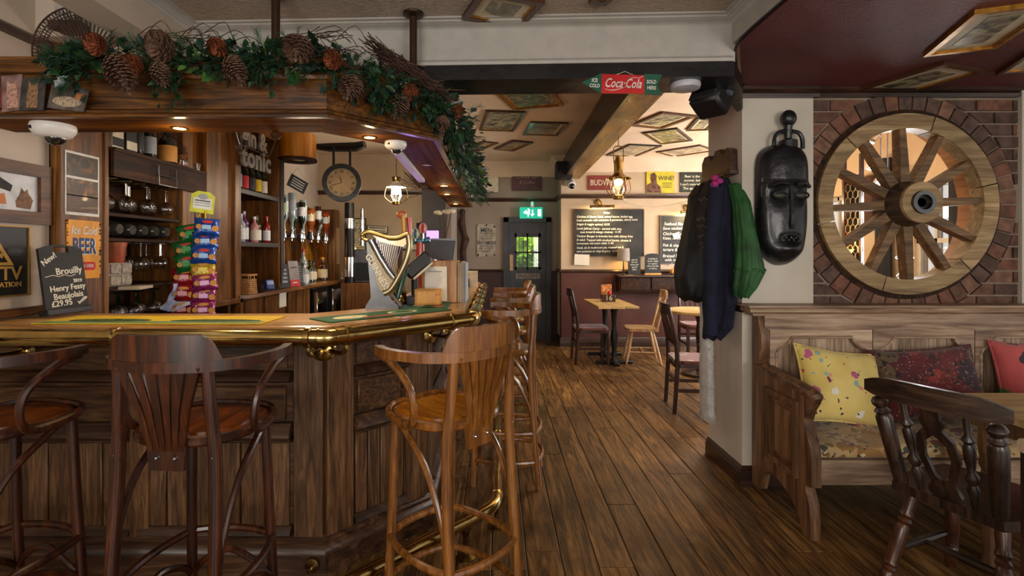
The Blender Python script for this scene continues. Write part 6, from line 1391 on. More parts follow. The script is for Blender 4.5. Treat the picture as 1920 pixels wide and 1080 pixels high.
MB().lathe([(.05, 0), (.06, .1), (.045, .42)], (at(834, 0, 5.25).x, 5.25, 1.099), 14).build('vase', W['backdk'], o)

# ================================================================== ceiling pictures
FRM = {'gold': mat('gilt_frame', (176, 122, 42), .35, .6, var=.25, scale=30), 'brown': mat('brown_frame', (74, 42, 24), .4, coat=.3), 'red': mat('mahogany_frame', (66, 24, 18), .35, coat=.3), 'black': K['black']}
PR = [painting('engraving_print', s_, sc_, 2, .4, i) for i, (s_, sc_) in enumerate((([(.3, (44, 46, 34)), (.5, (120, 110, 80)), (.68, (196, 180, 140))], 6), ([(.3, (70, 60, 40)), (.5, (150, 134, 100)), (.7, (200, 186, 150))], 5), ([(.3, (60, 40, 26)), (.5, (120, 90, 66)), (.7, (170, 140, 110))], 4), ([(.35, (50, 50, 44)), (.5, (130, 122, 96)), (.65, (180, 170, 130))], 8)))]
def cpic(lb, corners, Z, fr_, fw, pr, mw=.0, mm='cream', th=.02):
    P4 = [atz(x, y, Z) for x, y in corners]; c = sum(P4, V())/4
    e1 = ((P4[1]-P4[0])+(P4[2]-P4[3]))/2; e2 = ((P4[2]-P4[1])+(P4[3]-P4[0]))/2
    w_, h_ = e1.length, e2.length; d = e1.normalized(); a = math.degrees(math.atan2(d.y, d.x))
    o = thing('ceiling_picture', lb, 'picture', (c.x, c.y, Z)); M = down((c.x, c.y, Z-.0005), a)
    MB().ring(rect(w_, h_), rect(w_-2*fw, h_-2*fw), 0, th, M).build('frame', FRM[fr_], o)
    MB().ring(rect(w_-2*fw+.004, h_-2*fw+.004), rect(w_-2*fw-.016, h_-2*fw-.016), 0, th*.8, M).build('slip', FRM['gold'], o)
    MB().prism(rect(w_-2*fw, h_-2*fw), 0, .006, M).build('mount_board', LB[mm], o)
    k = 2*(fw+mw); MB().prism(rect(max(.05, w_-k), max(.05, h_-k)), .006, .008, M).build('print', PR[pr], o)
    return o
cpic('large framed picture on the textured ceiling above the black beam', [(862, 28), (970, 48), (1028, 0), (905, -22)], 2.56, 'brown', .03, 0, .05)
cpic('framed picture at the top edge of the textured ceiling', [(1104, -2), (1130, 4), (1190, -40), (1150, -46)], 2.56, 'brown', .03, 2, .04)
cpic('gilt framed picture on the far ceiling just behind the black beam', [(963, 206), (1062, 193), (1025, 160), (926, 166)], 2.85, 'gold', .035, 0, .03, 'orange')
cpic('wide framed print on the far ceiling beside the garland', [(905, 243), (957, 243), (993, 209), (902, 204)], 2.85, 'brown', .03, 3, .02)
cpic('brown framed picture between the wide print and the brown beam', [(979, 251), (1044, 252), (1067, 229), (996, 227)], 2.85, 'brown', .035, 2, .03)
cpic('small dark framed picture on the far ceiling nearest the purple sign', [(927, 278), (963, 282), (1000, 265), (960, 262)], 2.85, 'red', .035, 1, .03, 'orange')
cpic('small dark framed picture half hidden by the garland', [(880, 280), (899, 283), (932, 266), (895, 263)], 2.85, 'red', .035, 1, .03, 'orange')
cpic('mahogany framed picture on the far ceiling right of the brown beam under the speaker', [(1192, 236), (1248, 238), (1299, 217), (1230, 205)], 2.85, 'brown', .045, 3, .05)
cpic('framed tapestry picture on the far ceiling in the middle of the right group', [(1206, 248), (1240, 270), (1297, 260), (1268, 238)], 2.85, 'black', .03, 0, .03)
cpic('framed print on the far ceiling directly behind the brass lantern', [(1136, 290), (1194, 292), (1238, 272), (1182, 269)], 2.85, 'black', .03, 1, .05)
cpic('long framed print on the far ceiling next to the pillar', [(1231, 285), (1265, 292), (1340, 281), (1312, 269)], 2.85, 'red', .03, 1, .05)
cpic('framed print on the far ceiling cut off by the pillar', [(1296, 243), (1340, 240), (1340, 219), (1296, 219)], 2.85, 'black', .03, 3, .04)
cpic('framed oval picture on the maroon ceiling above the wheel', [(1612, 167), (1684, 176), (1844, 129), (1762, 112)], 2.40, 'brown', .022, 3, .07)
cpic('large gilt framed etching on the maroon ceiling at the top right', [(1725, 103), (1876, 81), (1990, 0), (1836, 13)], 2.40, 'gold', .022, 3, .06)
cpic('framed picture cut off at the right edge of the maroon ceiling', [(1881, 135), (1990, 120), (2060, 70), (1930, 82)], 2.40, 'brown', .022, 1, .06)

# ================================================================== sign, alarm and speaker at the beam
cs = thing('coca_cola_sign', 'red and green arrow shaped Coca-Cola sign hanging from the black beam'.replace('Coca-Cola', 'cola'), 'sign', (.6, 2.44, 2.2)); cs.name = 'arrow_sign'; WM['arrow_sign'] = Matrix.Translation((.6, 2.44, 2.2))
u = 2.46/960
def sp(px, py): return ((px-1165)*u, (157-py)*u)
MCo = face(at(1165, 157, 2.46), -3)
GRN = mat('enamel_green', (24, 84, 64), .35, coat=.4); RED = mat('enamel_red', (196, 26, 30), .35, coat=.4)
MB().prism([sp(1091, 154), sp(1128, 137), sp(1128, 176)], 0, .006, MCo).build('arrow_head', GRN, cs)
MB().prism([sp(1128, 139), sp(1207, 143), sp(1207, 177), sp(1128, 175)], 0, .008, MCo).build('centre_panel', RED, cs)
MB().prism([sp(1207, 140), sp(1240, 142), sp(1231, 162), sp(1240, 180), sp(1207, 178)], 0, .006, MCo).build('arrow_tail', GRN, cs)
WE = mat('white_enamel', (226, 222, 214), .4)
for t, px, py, s_, sx_, sh_ in (('ICE', 1115, 151, .024, .8, 0), ('COLD', 1115, 161, .024, .75, 0), ('SOLD', 1220, 156, .024, .75, 0), ('HERE', 1220, 167, .024, .75, 0), ('Coca\u00b7Cola', 1167, 158, .062, .66, .35)):
    text('lettering', t, s_, WE, cs, MCo @ Matrix.Translation((*sp(px, py), .0088)) @ Matrix.Rotation(R(-3), 4, 'Z'), shear=sh_, sx=sx_, off=.0006)
MB().tube(cr([(*sp(1134, 167), .0095), (*sp(1145, 170), .0095), (*sp(1160, 168), .0095), (*sp(1172, 164), .0095)], 4), [.0012]*4+[.002]*5+[.001]*4, 5, m=MCo).build('swash', WE, cs)
MB().tube(cr([(*sp(1176, 152), .0095), (*sp(1186, 147), .0095), (*sp(1196, 148), .0095), (*sp(1205, 144), .0095)], 4), .0014, 5, m=MCo).build('swash', WE, cs)
MB().tube([MCo @ V((*sp(1150, 142), .004)), at(1172, 134, 2.475), MCo @ V((*sp(1192, 144), .004))], .0015, 5).build('string', LB['cream'], cs)
p = at(1285, 152, 2.60); p.z = 2.262
tag(MB().lathe([(.072, 0), (.075, -.01), (.07, -.028), (.045, -.036)], p, 28).build('smoke_alarm', mat('alarm_plastic', (196, 196, 204), .4)), 'white round smoke alarm on the underside of the black beam', 'alarm')
sk = thing('loudspeaker', 'black tilted loudspeaker bracketed at the corner of the pillar', 'speaker', tuple(at(1335, 182, 2.78)))
MSp = Matrix.Translation(at(1336, 182, 2.78)) @ Matrix.Rotation(R(38), 4, 'Z') @ Matrix.Rotation(R(34), 4, 'Y')
MB().box((0, 0, 0), (.15, .17, .19), MSp, bev=.018).build('cabinet', K['blackplastic'], sk); MB().box((-.08, 0, 0), (.012, .15, .17), MSp, bev=.004).build('grille', mat('speaker_grille', (34, 34, 36), .8), sk)
MB().lathe([(.03, 0), (.03, .012), (.015, .014)], m=MSp @ Matrix.Translation((.0, -.085, .02)) @ Matrix.Rotation(R(90), 4, 'X'), n=18).build('knob', mat('grey_knob', (80, 84, 92), .35), sk)
MB().tube([MSp @ V((.06, 0, .05)), at(1378, 150, 2.9), at(1392, 160, 3.05)], .014, 8).build('mounting_arm', K['black'], sk)

# ================================================================== pillar: mask and coats
MK_ = mat('black_carved_wood', (36, 36, 40), .36, .15, var=.35, scale=12, bump=.5, bscale=24, coat=.25)
ms = thing('carved_mask', 'tall black carved wooden face mask with a small figure on top, on the pillar', 'mask', (1.73, 3.0, 1.35))
mc = at(1463, 385, 3.09); mc.x -= .012; hw, hh = .150, .365
def mk(u, v):
    b = 2*v-1                                                 # -1 bottom, 1 top
    if b < 0: wdt = hw*(1-abs(b)**3.2*.42)*(1-.0*b)
    else: wdt = hw*(1-.10*b**6)
    wdt *= max(.02, (1-abs(b)**9))**.5
    a = 2*u-1; x = a*wdt; z = b*hh
    dp = .13*math.sqrt(max(0, 1-abs(a)**2.6))*max(0, 1-abs(b)**7)**.5
    zz = z/hh
    fx = x-.012
    dp -= .026/(1+math.exp((zz-.315)*60))*(1-.6*math.exp(-((zz+.75)/.14)**2))*math.exp(-(fx/.125)**6)
    if zz < .32: dp -= .030*math.exp(-((abs(fx)-.058)/.05)**2)*math.exp(-((zz-.14)/.14)**2)      # eye hollows
    dp += .012*math.exp(-((zz-.34)/.03)**2)*(1 if abs(fx) < .12 else 0)                          # brow
    dp -= .02*math.exp(-((zz-.36)/.02)**2)*(.3)
    dp -= .03*math.exp(-((zz+.55)/.05)**2)*math.exp(-(fx/.055)**4)                               # mouth
    dp += .012*math.exp(-((zz+.72)/.08)**2)*math.exp(-(fx/.07)**2)
    return (mc.x+x, 3.089-dp-.012, mc.z+z)
MB().grid(mk, 44, 70).build('face', MK_, ms, ang=70)
nm_ = MB()
nz = [(.020, .125, .030), (.019, .05, .036), (.022, -.05, .044), (.032, -.12, .052), (.026, -.15, .040)]
rows = []
for w_, z, dpt in nz: rows.append([(mc.x+.012+s*w_, 3.089-.085+(0 if abs(s) == 1 else -dpt), mc.z+z) for s in (-1, -.35, .35, 1)])
vs = [[nm_.bm.verts.new(p) for p in r] for r in rows]
for a, b in zip(vs, vs[1:]):
    for j in range(3): nm_._f((a[j], a[j+1], b[j+1], b[j]))
nm_._f(vs[0]); nm_._f(vs[-1]); nm_.build('nose', MK_, ms)
for s in (-1, 1):
    MM = face((mc.x+.012+s*.062, 3.089-.115+.012, mc.z+.048), 4*s)
    MB().tube([(.040*math.cos(t), .019*math.sin(t), .012) for t in [2*math.pi*i/18 for i in range(18)]], .006, 6, True, MM).build('eyelid', MK_, ms)
    MB().ball((0, 0, .004), (.034, .015, .008), 10, MM).build('eye', mat('dull_eye', (66, 66, 54), .5), ms)
    MB().tube(cr([(mc.x+.012+s*.02, 2.955, mc.z+.112), (mc.x+.012+s*.07, 2.960, mc.z+.12), (mc.x+.012+s*.12, 3.0, mc.z+.10)], 4), .011, 8).build('brow', MK_, ms)
MM = face((mc.x+.012, 2.985, mc.z-.205))
MB().tube([(.055*math.cos(t), .026*math.sin(t)-.003*math.cos(2*t), .0) for t in [2*math.pi*i/18 for i in range(18)]], .009, 6, True, MM).build('lips', MK_, ms)
for k in range(6): MB().box((-.036+k*.0145, .008 if k % 2 else -.008, -.006), (.010, .016, .012), MM, bev=.002).build('tooth', mat('carved_tooth', (70, 66, 58), .5), ms)
tp = at(1478, 222, 3.03)
MB().ball(tp, (.046, .042, .05), 16).build('figure_head', MK_, ms)
MB().tube(cr([tp+V((0, 0, -.04)), tp+V((0, .005, -.075)), tp+V((.005, .01, -.13)), tp+V((.005, .01, -.18))], 4), [.024]*4+[.022]*4+[.05]*5, 10).build('figure_body', MK_, ms)
for s in (-1, 1): MB().tube(cr([tp+V((s*.02, .0, -.075)), tp+V((s*.06, .0, -.085)), tp+V((s*.082, .0, -.12)), tp+V((s*.085, .0, -.18))], 4), .012, 8).build('figure_arm', MK_, ms)
# coat rack on the left face of the pillar
X_ = 1.485
rk = thing('coat_rack', 'small carved wooden coat rack high on the side of the pillar', 'coat rack', (X_, 3.3, 1.98))
RW = wood('rack_wood', (40, 22, 14), (70, 42, 26), (92, 60, 38), .4, 'Y', 1)
MB().prism([(3.14, 1.90), (3.58, 1.90), (3.58, 2.02), (3.54, 2.06), (3.47, 2.06), (3.44, 2.02), (3.40, 2.02), (3.37, 2.07), (3.30, 2.07), (3.27, 2.03), (3.23, 2.03), (3.20, 2.06), (3.15, 2.04)], X_-.045, X_-.002, YZ).build('board', RW, rk)
MB().bx(X_-.06, X_-.002, 3.13, 3.58, 1.885, 1.915, .004).build('ledge', RW, rk)
for y in (3.18, 3.28, 3.38, 3.48): MB().tube(cr([(X_-.03, y, 1.90), (X_-.06, y, 1.87), (X_-.08, y, 1.885)], 4), .007, 6).build('hook', K['brassold'], rk)
def coat(name, lb, m, secs, folds, amp, seed, cat='coat', nseg=48):
    """secs: (z, cx, cy, rx, ry): the cloth hangs in folds that deepen towards the hem"""
    o = thing(name, lb, cat, (secs[0][1], secs[0][2], secs[-1][0]))
    n = len(secs)
    def f(u, v):
        t = v*(n-1); i = min(int(t), n-2); k = t-i; k = k*k*(3-2*k)
        z, cx, cy, rx, ry = [a+(b-a)*k for a, b in zip(secs[i], secs[i+1])]
        a = 2*math.pi*u
        nz_ = noise.noise(V((3*math.cos(a)+seed, 3*math.sin(a), z*7)))*.10+noise.noise(V((6*math.cos(a), 6*math.sin(a)+seed, z*16)))*.05
        rr = 1+nz_+amp*(.25+.75*v)*math.sin(folds*a+seed+1.5*math.sin(2.2*v+seed))+.5*amp*math.sin((folds*2+1)*a-seed*2+3*v)
        return (cx+rx*rr*math.cos(a), cy+ry*rr*math.sin(a), z+.008*math.sin(5*a+seed))
    q = MB().grid(f, nseg, 40, True)
    top_ = [v for v in q.bm.verts][:nseg]; q._f(top_)
    ob_ = q.build('cloth', m, o, ang=80); return o, f
BLK = mat('black_padded_nylon', (15, 16, 20), .6, bump=.3, bscale=22); NVY = mat('navy_wool', (27, 30, 52), .9, var=.2, bump=.3, bscale=90); GRC = mat('green_waxed_cotton', (42, 92, 46), .6, var=.25, scale=9, bump=.4, bscale=16); FUR = mat('white_fleece', (206, 202, 196), .95, var=.1, bump=.9, bscale=120, sheen=.4)
TAR = mat('dark_tartan', (40, 34, 34), .9, c2=(58, 46, 44), scale=22)
o, f = coat('black_coat', 'black padded coat hanging leftmost on the pillar rack', BLK, [(1.86, 1.40, 3.44, .045, .07), (1.78, 1.39, 3.44, .08, .13), (1.60, 1.36, 3.43, .085, .14), (1.42, 1.33, 3.42, .10, .15), (1.25, 1.315, 3.41, .115, .15), (1.12, 1.315, 3.41, .105, .13), (1.085, 1.32, 3.41, .07, .09)], 5, .05, 1.0)
o, f = coat('navy_coat', 'long navy blue cardigan hanging in the middle of the coat rack', NVY, [(1.87, 1.425, 3.24, .04, .05), (1.82, 1.42, 3.24, .06, .10), (1.60, 1.41, 3.23, .07, .12), (1.35, 1.405, 3.22, .075, .13), (1.10, 1.40, 3.21, .08, .14), (.95, 1.395, 3.22, .07, .11), (.86, 1.37, 3.25, .045, .06)], 7, .12, 2.2)
MB().tube(cr([(1.36, 3.15, 1.80), (1.33, 3.14, 1.5), (1.325, 3.14, 1.2), (1.33, 3.16, .90)], 6), [.045]*6+[.05]*6+[.04]*7, 12).build('sleeve', NVY, o)
o, f = coat('green_jacket', 'green waxed jacket hanging rightmost on the pillar rack', GRC, [(1.82, 1.455, 3.13, .03, .045), (1.70, 1.475, 3.085, .045, .07), (1.50, 1.485, 3.05, .055, .08), (1.38, 1.49, 3.03, .07, .085), (1.30, 1.495, 3.02, .085, .08), (1.20, 1.47, 3.03, .06, .07), (1.14, 1.455, 3.04, .035, .05)], 6, .10, 3.1)
MB().tube([f(i/24, .66) for i in range(24)], .007, 6, True).build('seam', GRC, o)
tfo, f = coat('tartan_scarf', 'dark tartan scarf with pale stripes hanging over the black coat', TAR, [(1.86, 1.375, 3.30, .02, .04), (1.75, 1.335, 3.28, .025, .05), (1.62, 1.315, 3.27, .028, .055), (1.48, 1.325, 3.26, .028, .05), (1.42, 1.335, 3.26, .02, .04)], 3, .08, .4, 'scarf')
for v in (.28, .52, .6, .68, .84, .9): MB().tube([f(i/40, v) for i in range(40)], .0022, 5, True).build('stripe', mat('pale_tartan_stripe', (120, 112, 106), .9), tfo)
fo = thing('pink_blue_scarf', 'pink and blue knotted scarf tucked at the top of the coats', 'scarf', (1.39, 3.2, 1.8)); q = MB()
for k in range(9): q.ball((1.372+.02*math.sin(k*2.1), 3.19+.015*math.cos(k*1.7), 1.87-.022*k), (.026, .03, .024), 8)
q.build('cloth', mat('pink_blue_knit', (196, 50, 110), .9, c2=(40, 50, 130), scale=40), fo)
o, f = coat('white_fleece_scarf', 'long white fluffy scarf hanging to near the floor beside the pillar', FUR, [(1.25, 1.37, 3.33, .02, .04), (1.05, 1.365, 3.33, .028, .065), (.80, 1.368, 3.33, .03, .075), (.55, 1.372, 3.33, .032, .078), (.36, 1.375, 3.33, .034, .08), (.33, 1.375, 3.33, .03, .075)], 3, .06, 1.7, 'scarf')
fz = MB()
for k in range(1500):
    u_, v_ = rnd.random(), rnd.random(); p = V(f(u_, v_)); c = V((1.37, 3.33, p.z)); n_ = (p-c).normalized(); d = n_*rnd.uniform(.010, .022)+V((rnd.uniform(-.006, .006), rnd.uniform(-.006, .006), -.012)); t_ = V((-n_.y, n_.x, 0))*.002
    a, b, e_ = fz.bm.verts.new(p-t_), fz.bm.verts.new(p+t_), fz.bm.verts.new(p+d); fz._f((a, b, e_))
fz.build('fleece_pile', FUR, o, smooth=False, stuff=True)

# ================================================================== wagon wheel
wh = thing('wagon_wheel', 'old wooden wagon wheel set in the round brick opening', 'wheel', (WX, WY, WZ))
RIM = wood('weathered_wheel_rim', (112, 90, 64), (150, 126, 92), (176, 152, 116), .6, 'X', .8, bump=.4); SPK = wood('weathered_spoke', (70, 52, 36), (104, 80, 56), (140, 112, 80), .6, 'X', .8, bump=.3); HUB = wood('dark_wheel_hub', (30, 22, 17), (50, 38, 30), (76, 60, 48), .5, 'Y', 1, bump=.4)
r0, r1 = .455, .545
for k in range(6):
    a0, a1 = R(60*k+13.5), R(60*k+72.6); n = 12
    po = [(WX+r1*math.cos(a0+(a1-a0)*i/n), WZ+r1*math.sin(a0+(a1-a0)*i/n)) for i in range(n+1)]; pi_ = [(WX+r0*math.cos(a0+(a1-a0)*i/n), WZ+r0*math.sin(a0+(a1-a0)*i/n)) for i in range(n, -1, -1)]
    MB().prism(po+pi_, WY-.045, WY+.05, XZ).build('felloe', RIM, wh)
MB().ring([(WX+.575*math.cos(2*math.pi*i/64), WZ+.575*math.sin(2*math.pi*i/64)) for i in range(64)], [(WX+.545*math.cos(2*math.pi*i/64), WZ+.545*math.sin(2*math.pi*i/64)) for i in range(64)], WY-.02, WY+.07, XZ).build('tyre_gap', W['backdk'], wh)
for k in range(12):
    a = R(30*k+3); c, s = math.cos(a), math.sin(a); MM = Matrix.Translation((WX, WY, WZ)) @ Matrix.Rotation(-a, 4, 'Y')
    q = MB(); A = [(.10, -.03), (.46, -.018), (.46, .018), (.10, .03)]
    q.prism([(x, z) for x, z in A], -.03, .035, MM @ FM); q.build('spoke', SPK, wh)
HMx = Matrix.Translation((WX, WY+.06, WZ)) @ Matrix.Rotation(R(90), 4, 'X')
MB().lathe([(.10, -.05), (.135, -.02), (.14, .05), (.135, .11), (.122, .15), (.118, .19)], m=HMx, n=32).build('hub', HUB, wh)
MB().ring(ell(.119, .119, 32), ell(.068, .068, 32), .185, .205, HMx).build('hub_face', RIM, wh)
MB().ring(ell(.066, .066, 28), ell(.044, .044, 28), .185, .222, HMx).build('hub_liner', K['steel'], wh); MB().ring(ell(.044, .044, 28), ell(.026, .026, 28), .188, .20, HMx).build('axle_bush', K['black'], wh); MB().lathe([(.03, .187), (.03, .190)], m=HMx, n=20).build('axle_hole', K['black'], wh)
struct('trim_19', MB().ring([(WX+.572*math.cos(2*math.pi*i/48), WZ+.572*math.sin(2*math.pi*i/48)) for i in range(48)], [(WX+.55*math.cos(2*math.pi*i/48), WZ+.55*math.sin(2*math.pi*i/48)) for i in range(48)], WY+.072, WY+.24, XZ), wood('opening_lining', (120, 74, 30), (160, 104, 48), (186, 130, 70), .4, 'Y', .8))
# things seen through the wheel
o = thing('wire_mesh_screen', 'tall wooden screen filled with chicken wire seen through the left of the wheel', 'screen', (3.75, 5.3, 0)); q = MB()
sx0, sy0, sx1, sy1 = 3.62, 5.32, 3.655, 5.12
def sc_(a, z): return V((sx0+(sx1-sx0)*a, sy0+(sy1-sy0)*a, z))
for r_ in range(22):
    for c_ in range(6):
        cx_, cz = (c_+.5*(r_ % 2))*.30+.05, .6+r_*.07
        if cx_ > 1: continue
        hx = [sc_(cx_+.15*math.sin(R(60*i)), cz+.047*math.cos(R(60*i))) for i in range(6)]; q.tube(hx, .0035, 4, True)
q.build('wire_mesh', mat('pale_wire', (150, 130, 96), .4, .6), o, stuff=True)
for a in (0, 1): MB().box(sc_(a, 1.2), (.03, .03, 2.4)).build('post', WK, o)
MB().prism([(sx0+.02, sy0+.05), (sx1+.02, sy1+.05), (sx1+.03, sy1+.06), (sx0+.03, sy0+.06)], .5, 2.2).build('backing', K['black'], o)
for x, y, r, z1_, lb in ((4.10, 4.52, .05, 2.3, 'dark gathered curtain seen through the right of the wheel'), (4.10, 5.42, .05, 2.4, 'dark gathered curtain hanging between the windows behind the wheel')):
    o = thing('curtain', lb, 'curtain', (x, y, .9)); MB().grid(lambda u, v: (x+.035*math.cos(2*math.pi*u*1)+.012*math.sin(40*u), y+.10*math.sin(2*math.pi*u)+.01*math.sin(34*u), .9+v*(z1_-.9)), 60, 6, True).build('drape', mat('charcoal_curtain', (34, 34, 40), .9), o)
tb2 = thing('side_table', 'wooden side table by the window seen through the wheel', 'table', (3.6, 4.75, 0)); MB().bx(3.3, 3.95, 4.5, 5.0, 1.0, 1.03, .004).build('tabletop', W['tab'], tb2)
for x in (3.35, 3.9):
    for y in (4.55, 4.95): MB().bx(x-.02, x+.02, y-.02, y+.02, 0, 1.0).build('leg', WK, tb2)
o = thing('candlestick', 'turned wooden candlestick standing in front of the window behind the wheel', 'candlestick', (3.75, 4.7, 1.03)); MB().turn((3.75, 4.7, 1.031), (3.75, 4.7, 1.42), [(.10, 0), (.10, .06), (.05, .12), (.03, .3), (.06, .42), (.03, .5), (.045, .72), (.03, .78), (.07, .84), (.06, .88)], 16).build('stem', WK, o); MB().ball((3.75, 4.7, 1.40), .035, 12).build('finial', WK, o)
o = thing('wall_lamp', 'amber wall lamp glowing behind the lower spokes of the wheel', 'lamp', (3.55, 5.05, 1.3)); MB().lathe([(.05, 1.36), (.10, 1.44)], (3.52, 5.2, 0), 20, cap=False).build('lamp_shade', mat('amber_shade', (220, 150, 60), .7), o); MB().ball((3.52, 5.2, 1.40), .03, 10).build('bulb', glow('amber_bulb', (255, 180, 70), 12), o); MB().cyl((3.52, 5.2, 0), (3.52, 5.2, 1.36), .012, n=8).build('stem', WK, o); MB().lathe([(.12, 0), (.12, .02), (.02, .03)], (3.52, 5.2, 0), 20).build('base', WK, o)
lamp('POINT', 'wall_lamp_light', (3.52, 5.15, 1.5), 6, (1, .62, .2), size=.04)
o = thing('coat_cluster', 'dark coats and hats hanging high on the wall seen through the top of the wheel', 'coats', (3.7, 5.9, 1.9)); 
for k in range(4): MB().grid(lambda u, v, k=k: (4.12+.05*math.cos(2*math.pi*u)*(1+.2*math.sin(10*u)), 5.3+k*.16+.08*math.sin(2*math.pi*u), 1.75+v*.5), 24, 6, True).build('coat', (BLK, WK, RU, BLK)[k], o)
for k, (px, py) in enumerate(((1630, 262), (1632, 312), (1645, 340))):
    p = at(px, py, 5.0); o = thing('spot_lamp', ('upper', 'middle', 'lower')[k]+' of the three small chrome spot lamps seen through the wheel', 'lamp', tuple(p)); MB().tube([p+V((-.03, 0, 0)), p+V((.04, 0, -.02))], [.035, .025], 12).build('head', K['chrome'], o); MB().cyl(p+V((.04, 0, -.02)), p+V((.10, .0, .05)), .008, n=6).build('arm', K['chrome'], o)
    MB().cyl(p+V((.10, 0, .05)), V((p.x+.10, p.y, 2.85)), .006, n=6).build('drop_rod', K['chrome'], o)

# ================================================================== garland with cones, and the wicker fan
gl = thing('christmas_garland', 'evergreen garland with pine cones and twigs along the top of the canopy', 'garland', (-.9, 2.2, 2.2))
path = [(-1.80, 2.13, 2.175), (-1.70, 2.12, 2.185), (-1.45, 2.11, 2.19), (-1.15, 2.11, 2.185), (-.95, 2.11, 2.195), (-.74, 2.12, 2.195), (-.55, 2.25, 2.165), (-.40, 2.41, 2.14), (-.27, 2.60, 2.11), (-.22, 2.85, 2.10), (-.21, 3.15, 2.07), (-.20, 3.5, 2.06), (-.19, 3.95, 2.05), (-.18, 4.4, 2.03), (-.17, 4.9, 2.02)]
gp = cr(path, 8)
def leaf_bm(w_, l_):
    q = MB(); pts_ = [(0, 0), (.30, .12), (.22, .26), (.42, .38), (.26, .52), (.36, .66), (.16, .80), (0, 1)]
    L_ = [(x*w_, y*l_) for x, y in pts_]; 
    mid = [q.bm.verts.new((0, y, .0)) for x, y in L_]
    rgt = [q.bm.verts.new((x, y, .16*abs(x)+.004*math.sin(9*y/l_))) for x, y in L_[1:-1]]; lft = [q.bm.verts.new((-x, y, .16*abs(x))) for x, y in L_[1:-1]]
    q._f((mid[0], rgt[0], mid[1])); q._f((mid[0], mid[1], lft[0]))
    for i in range(1, 6): q._f((mid[i], rgt[i-1], rgt[i], mid[i+1])); q._f((mid[i], mid[i+1], lft[i], lft[i-1]))
    q._f((mid[6], rgt[5], mid[7])); q._f((mid[6], mid[7], lft[5]))
    return q
LM_ = [mat('holly_leaf_'+n_, c, .35, var=.2, coat=.3) for n_, c in (('dark', (30, 54, 36)), ('mid', (44, 80, 44)), ('bright', (92, 146, 62)), ('blue', (50, 76, 66)))]
protoL = []
for i in range(4):
    m_ = leaf_bm(.075, .10).build('leaf', LM_[i]); me = m_.data; bpy.data.objects.remove(m_); protoL.append(me)
GC = [at(150, 150, 2.08), at(316, 168, 2.08), at(322, 150, 2.08), at(498, 135, 2.08), at(705, 190, 2.26), at(735, 200, 2.30), at(845, 240, 2.62), at(810, 205, 2.5), at(865, 300, 3.0)]
def gpoint(spread=.085, lo=-.08, hi=.07):
    i = rnd.randrange(len(gp)-1); p = gp[i].lerp(gp[i+1], rnd.random()); p.z += .0; far = p.y > 2.7
    s_ = spread*(.9 if far else .6)
    dz = rnd.gauss(.005, .032)
    if rnd.random() < .16 and not far:
        c = rnd.choice(GC); return c+V((rnd.gauss(0, .03), rnd.uniform(-.02, .015), rnd.gauss(.01, .035))), c+V((0, 0, .08))
    if far: dz = rnd.uniform(-.13, .10)
    q = p+V((rnd.gauss(0, s_*.5), rnd.gauss(0, s_*.5), dz))
    q.z = min(q.z, p.z+.055)
    if q.y > 2.6: q.x = max(q.x, -.27)
    elif q.x < -.75: q.y = min(q.y, 2.22) if q.z > 2.22 else min(q.y, 2.095)
    return q, p
def orient(q, p):
    out = (q-p)
    fwd = V((0, -1, 0)) if p.x < -.6 else (V((1, -.25, 0)) if p.y > 2.7 else V((.6, -.8, 0)))
    d = (out.normalized()+fwd*.7+V((rnd.uniform(-.8, .8), rnd.uniform(-.4, .4), rnd.uniform(-1.1, .5)))).normalized()
    qt = d.to_track_quat('Y', 'Z').to_matrix().to_4x4()
    return Matrix.Translation(q) @ qt @ Matrix.Rotation(rnd.uniform(-1.2, 1.2), 4, 'Y')
Wg = WM[gl.name].inverted()
for k in range(290):
    q, p = gpoint(); Mx = Wg @ orient(q, p) @ Matrix.Scale(rnd.uniform(.45, .85), 4)
    o = bpy.data.objects.new('leaf', protoL[rnd.choices((0, 1, 2, 3), (4, 4, 1.6, 3))[0]]); COL.objects.link(o); o.parent = gl; o.matrix_local = Mx
# dense filler foliage: small leaves and needles joined
ql = [MB() for _ in range(3)]
for k in range(1500):
    q, p = gpoint(.095); Mx = orient(q, p); s_ = rnd.uniform(.03, .055); B = ql[k % 3]
    v_ = [B.bm.verts.new(Mx @ V(c)) for c in ((0, 0, 0), (s_*.32, s_*.5, .004), (0, s_, -.006), (-s_*.32, s_*.5, .004))]; B._f(v_)
for i, B in enumerate(ql): B.build('small_leaves', LM_[(0, 1, 3)[i]], gl, smooth=False, stuff=True)
qn = [MB(), MB()]
for k in range(520):
    q, p = gpoint(.08); Mx = orient(q, p); B = qn[k % 2]; L_ = rnd.uniform(.05, .09)
    for j in range(16):
        t = j/16*L_; sd = -1 if j % 2 else 1; a = V((0, t, 0)); b = a+V((sd*rnd.uniform(.014, .026), .022, rnd.uniform(-.012, .012))); w_ = V((0, .0022, .001))
        B._f([B.bm.verts.new(Mx @ x) for x in (a-w_, a+w_, b)])
    B.tube([Mx @ V((0, 0, 0)), Mx @ V((0, L_, 0))], .0014, 4)
for i, B in enumerate(qn): B.build('pine_needles', mat('pine_needle_'+('dark', 'grey')[i], ((26, 58, 32), (56, 84, 56))[i], .6), gl, smooth=False, stuff=True)
tw = MB()
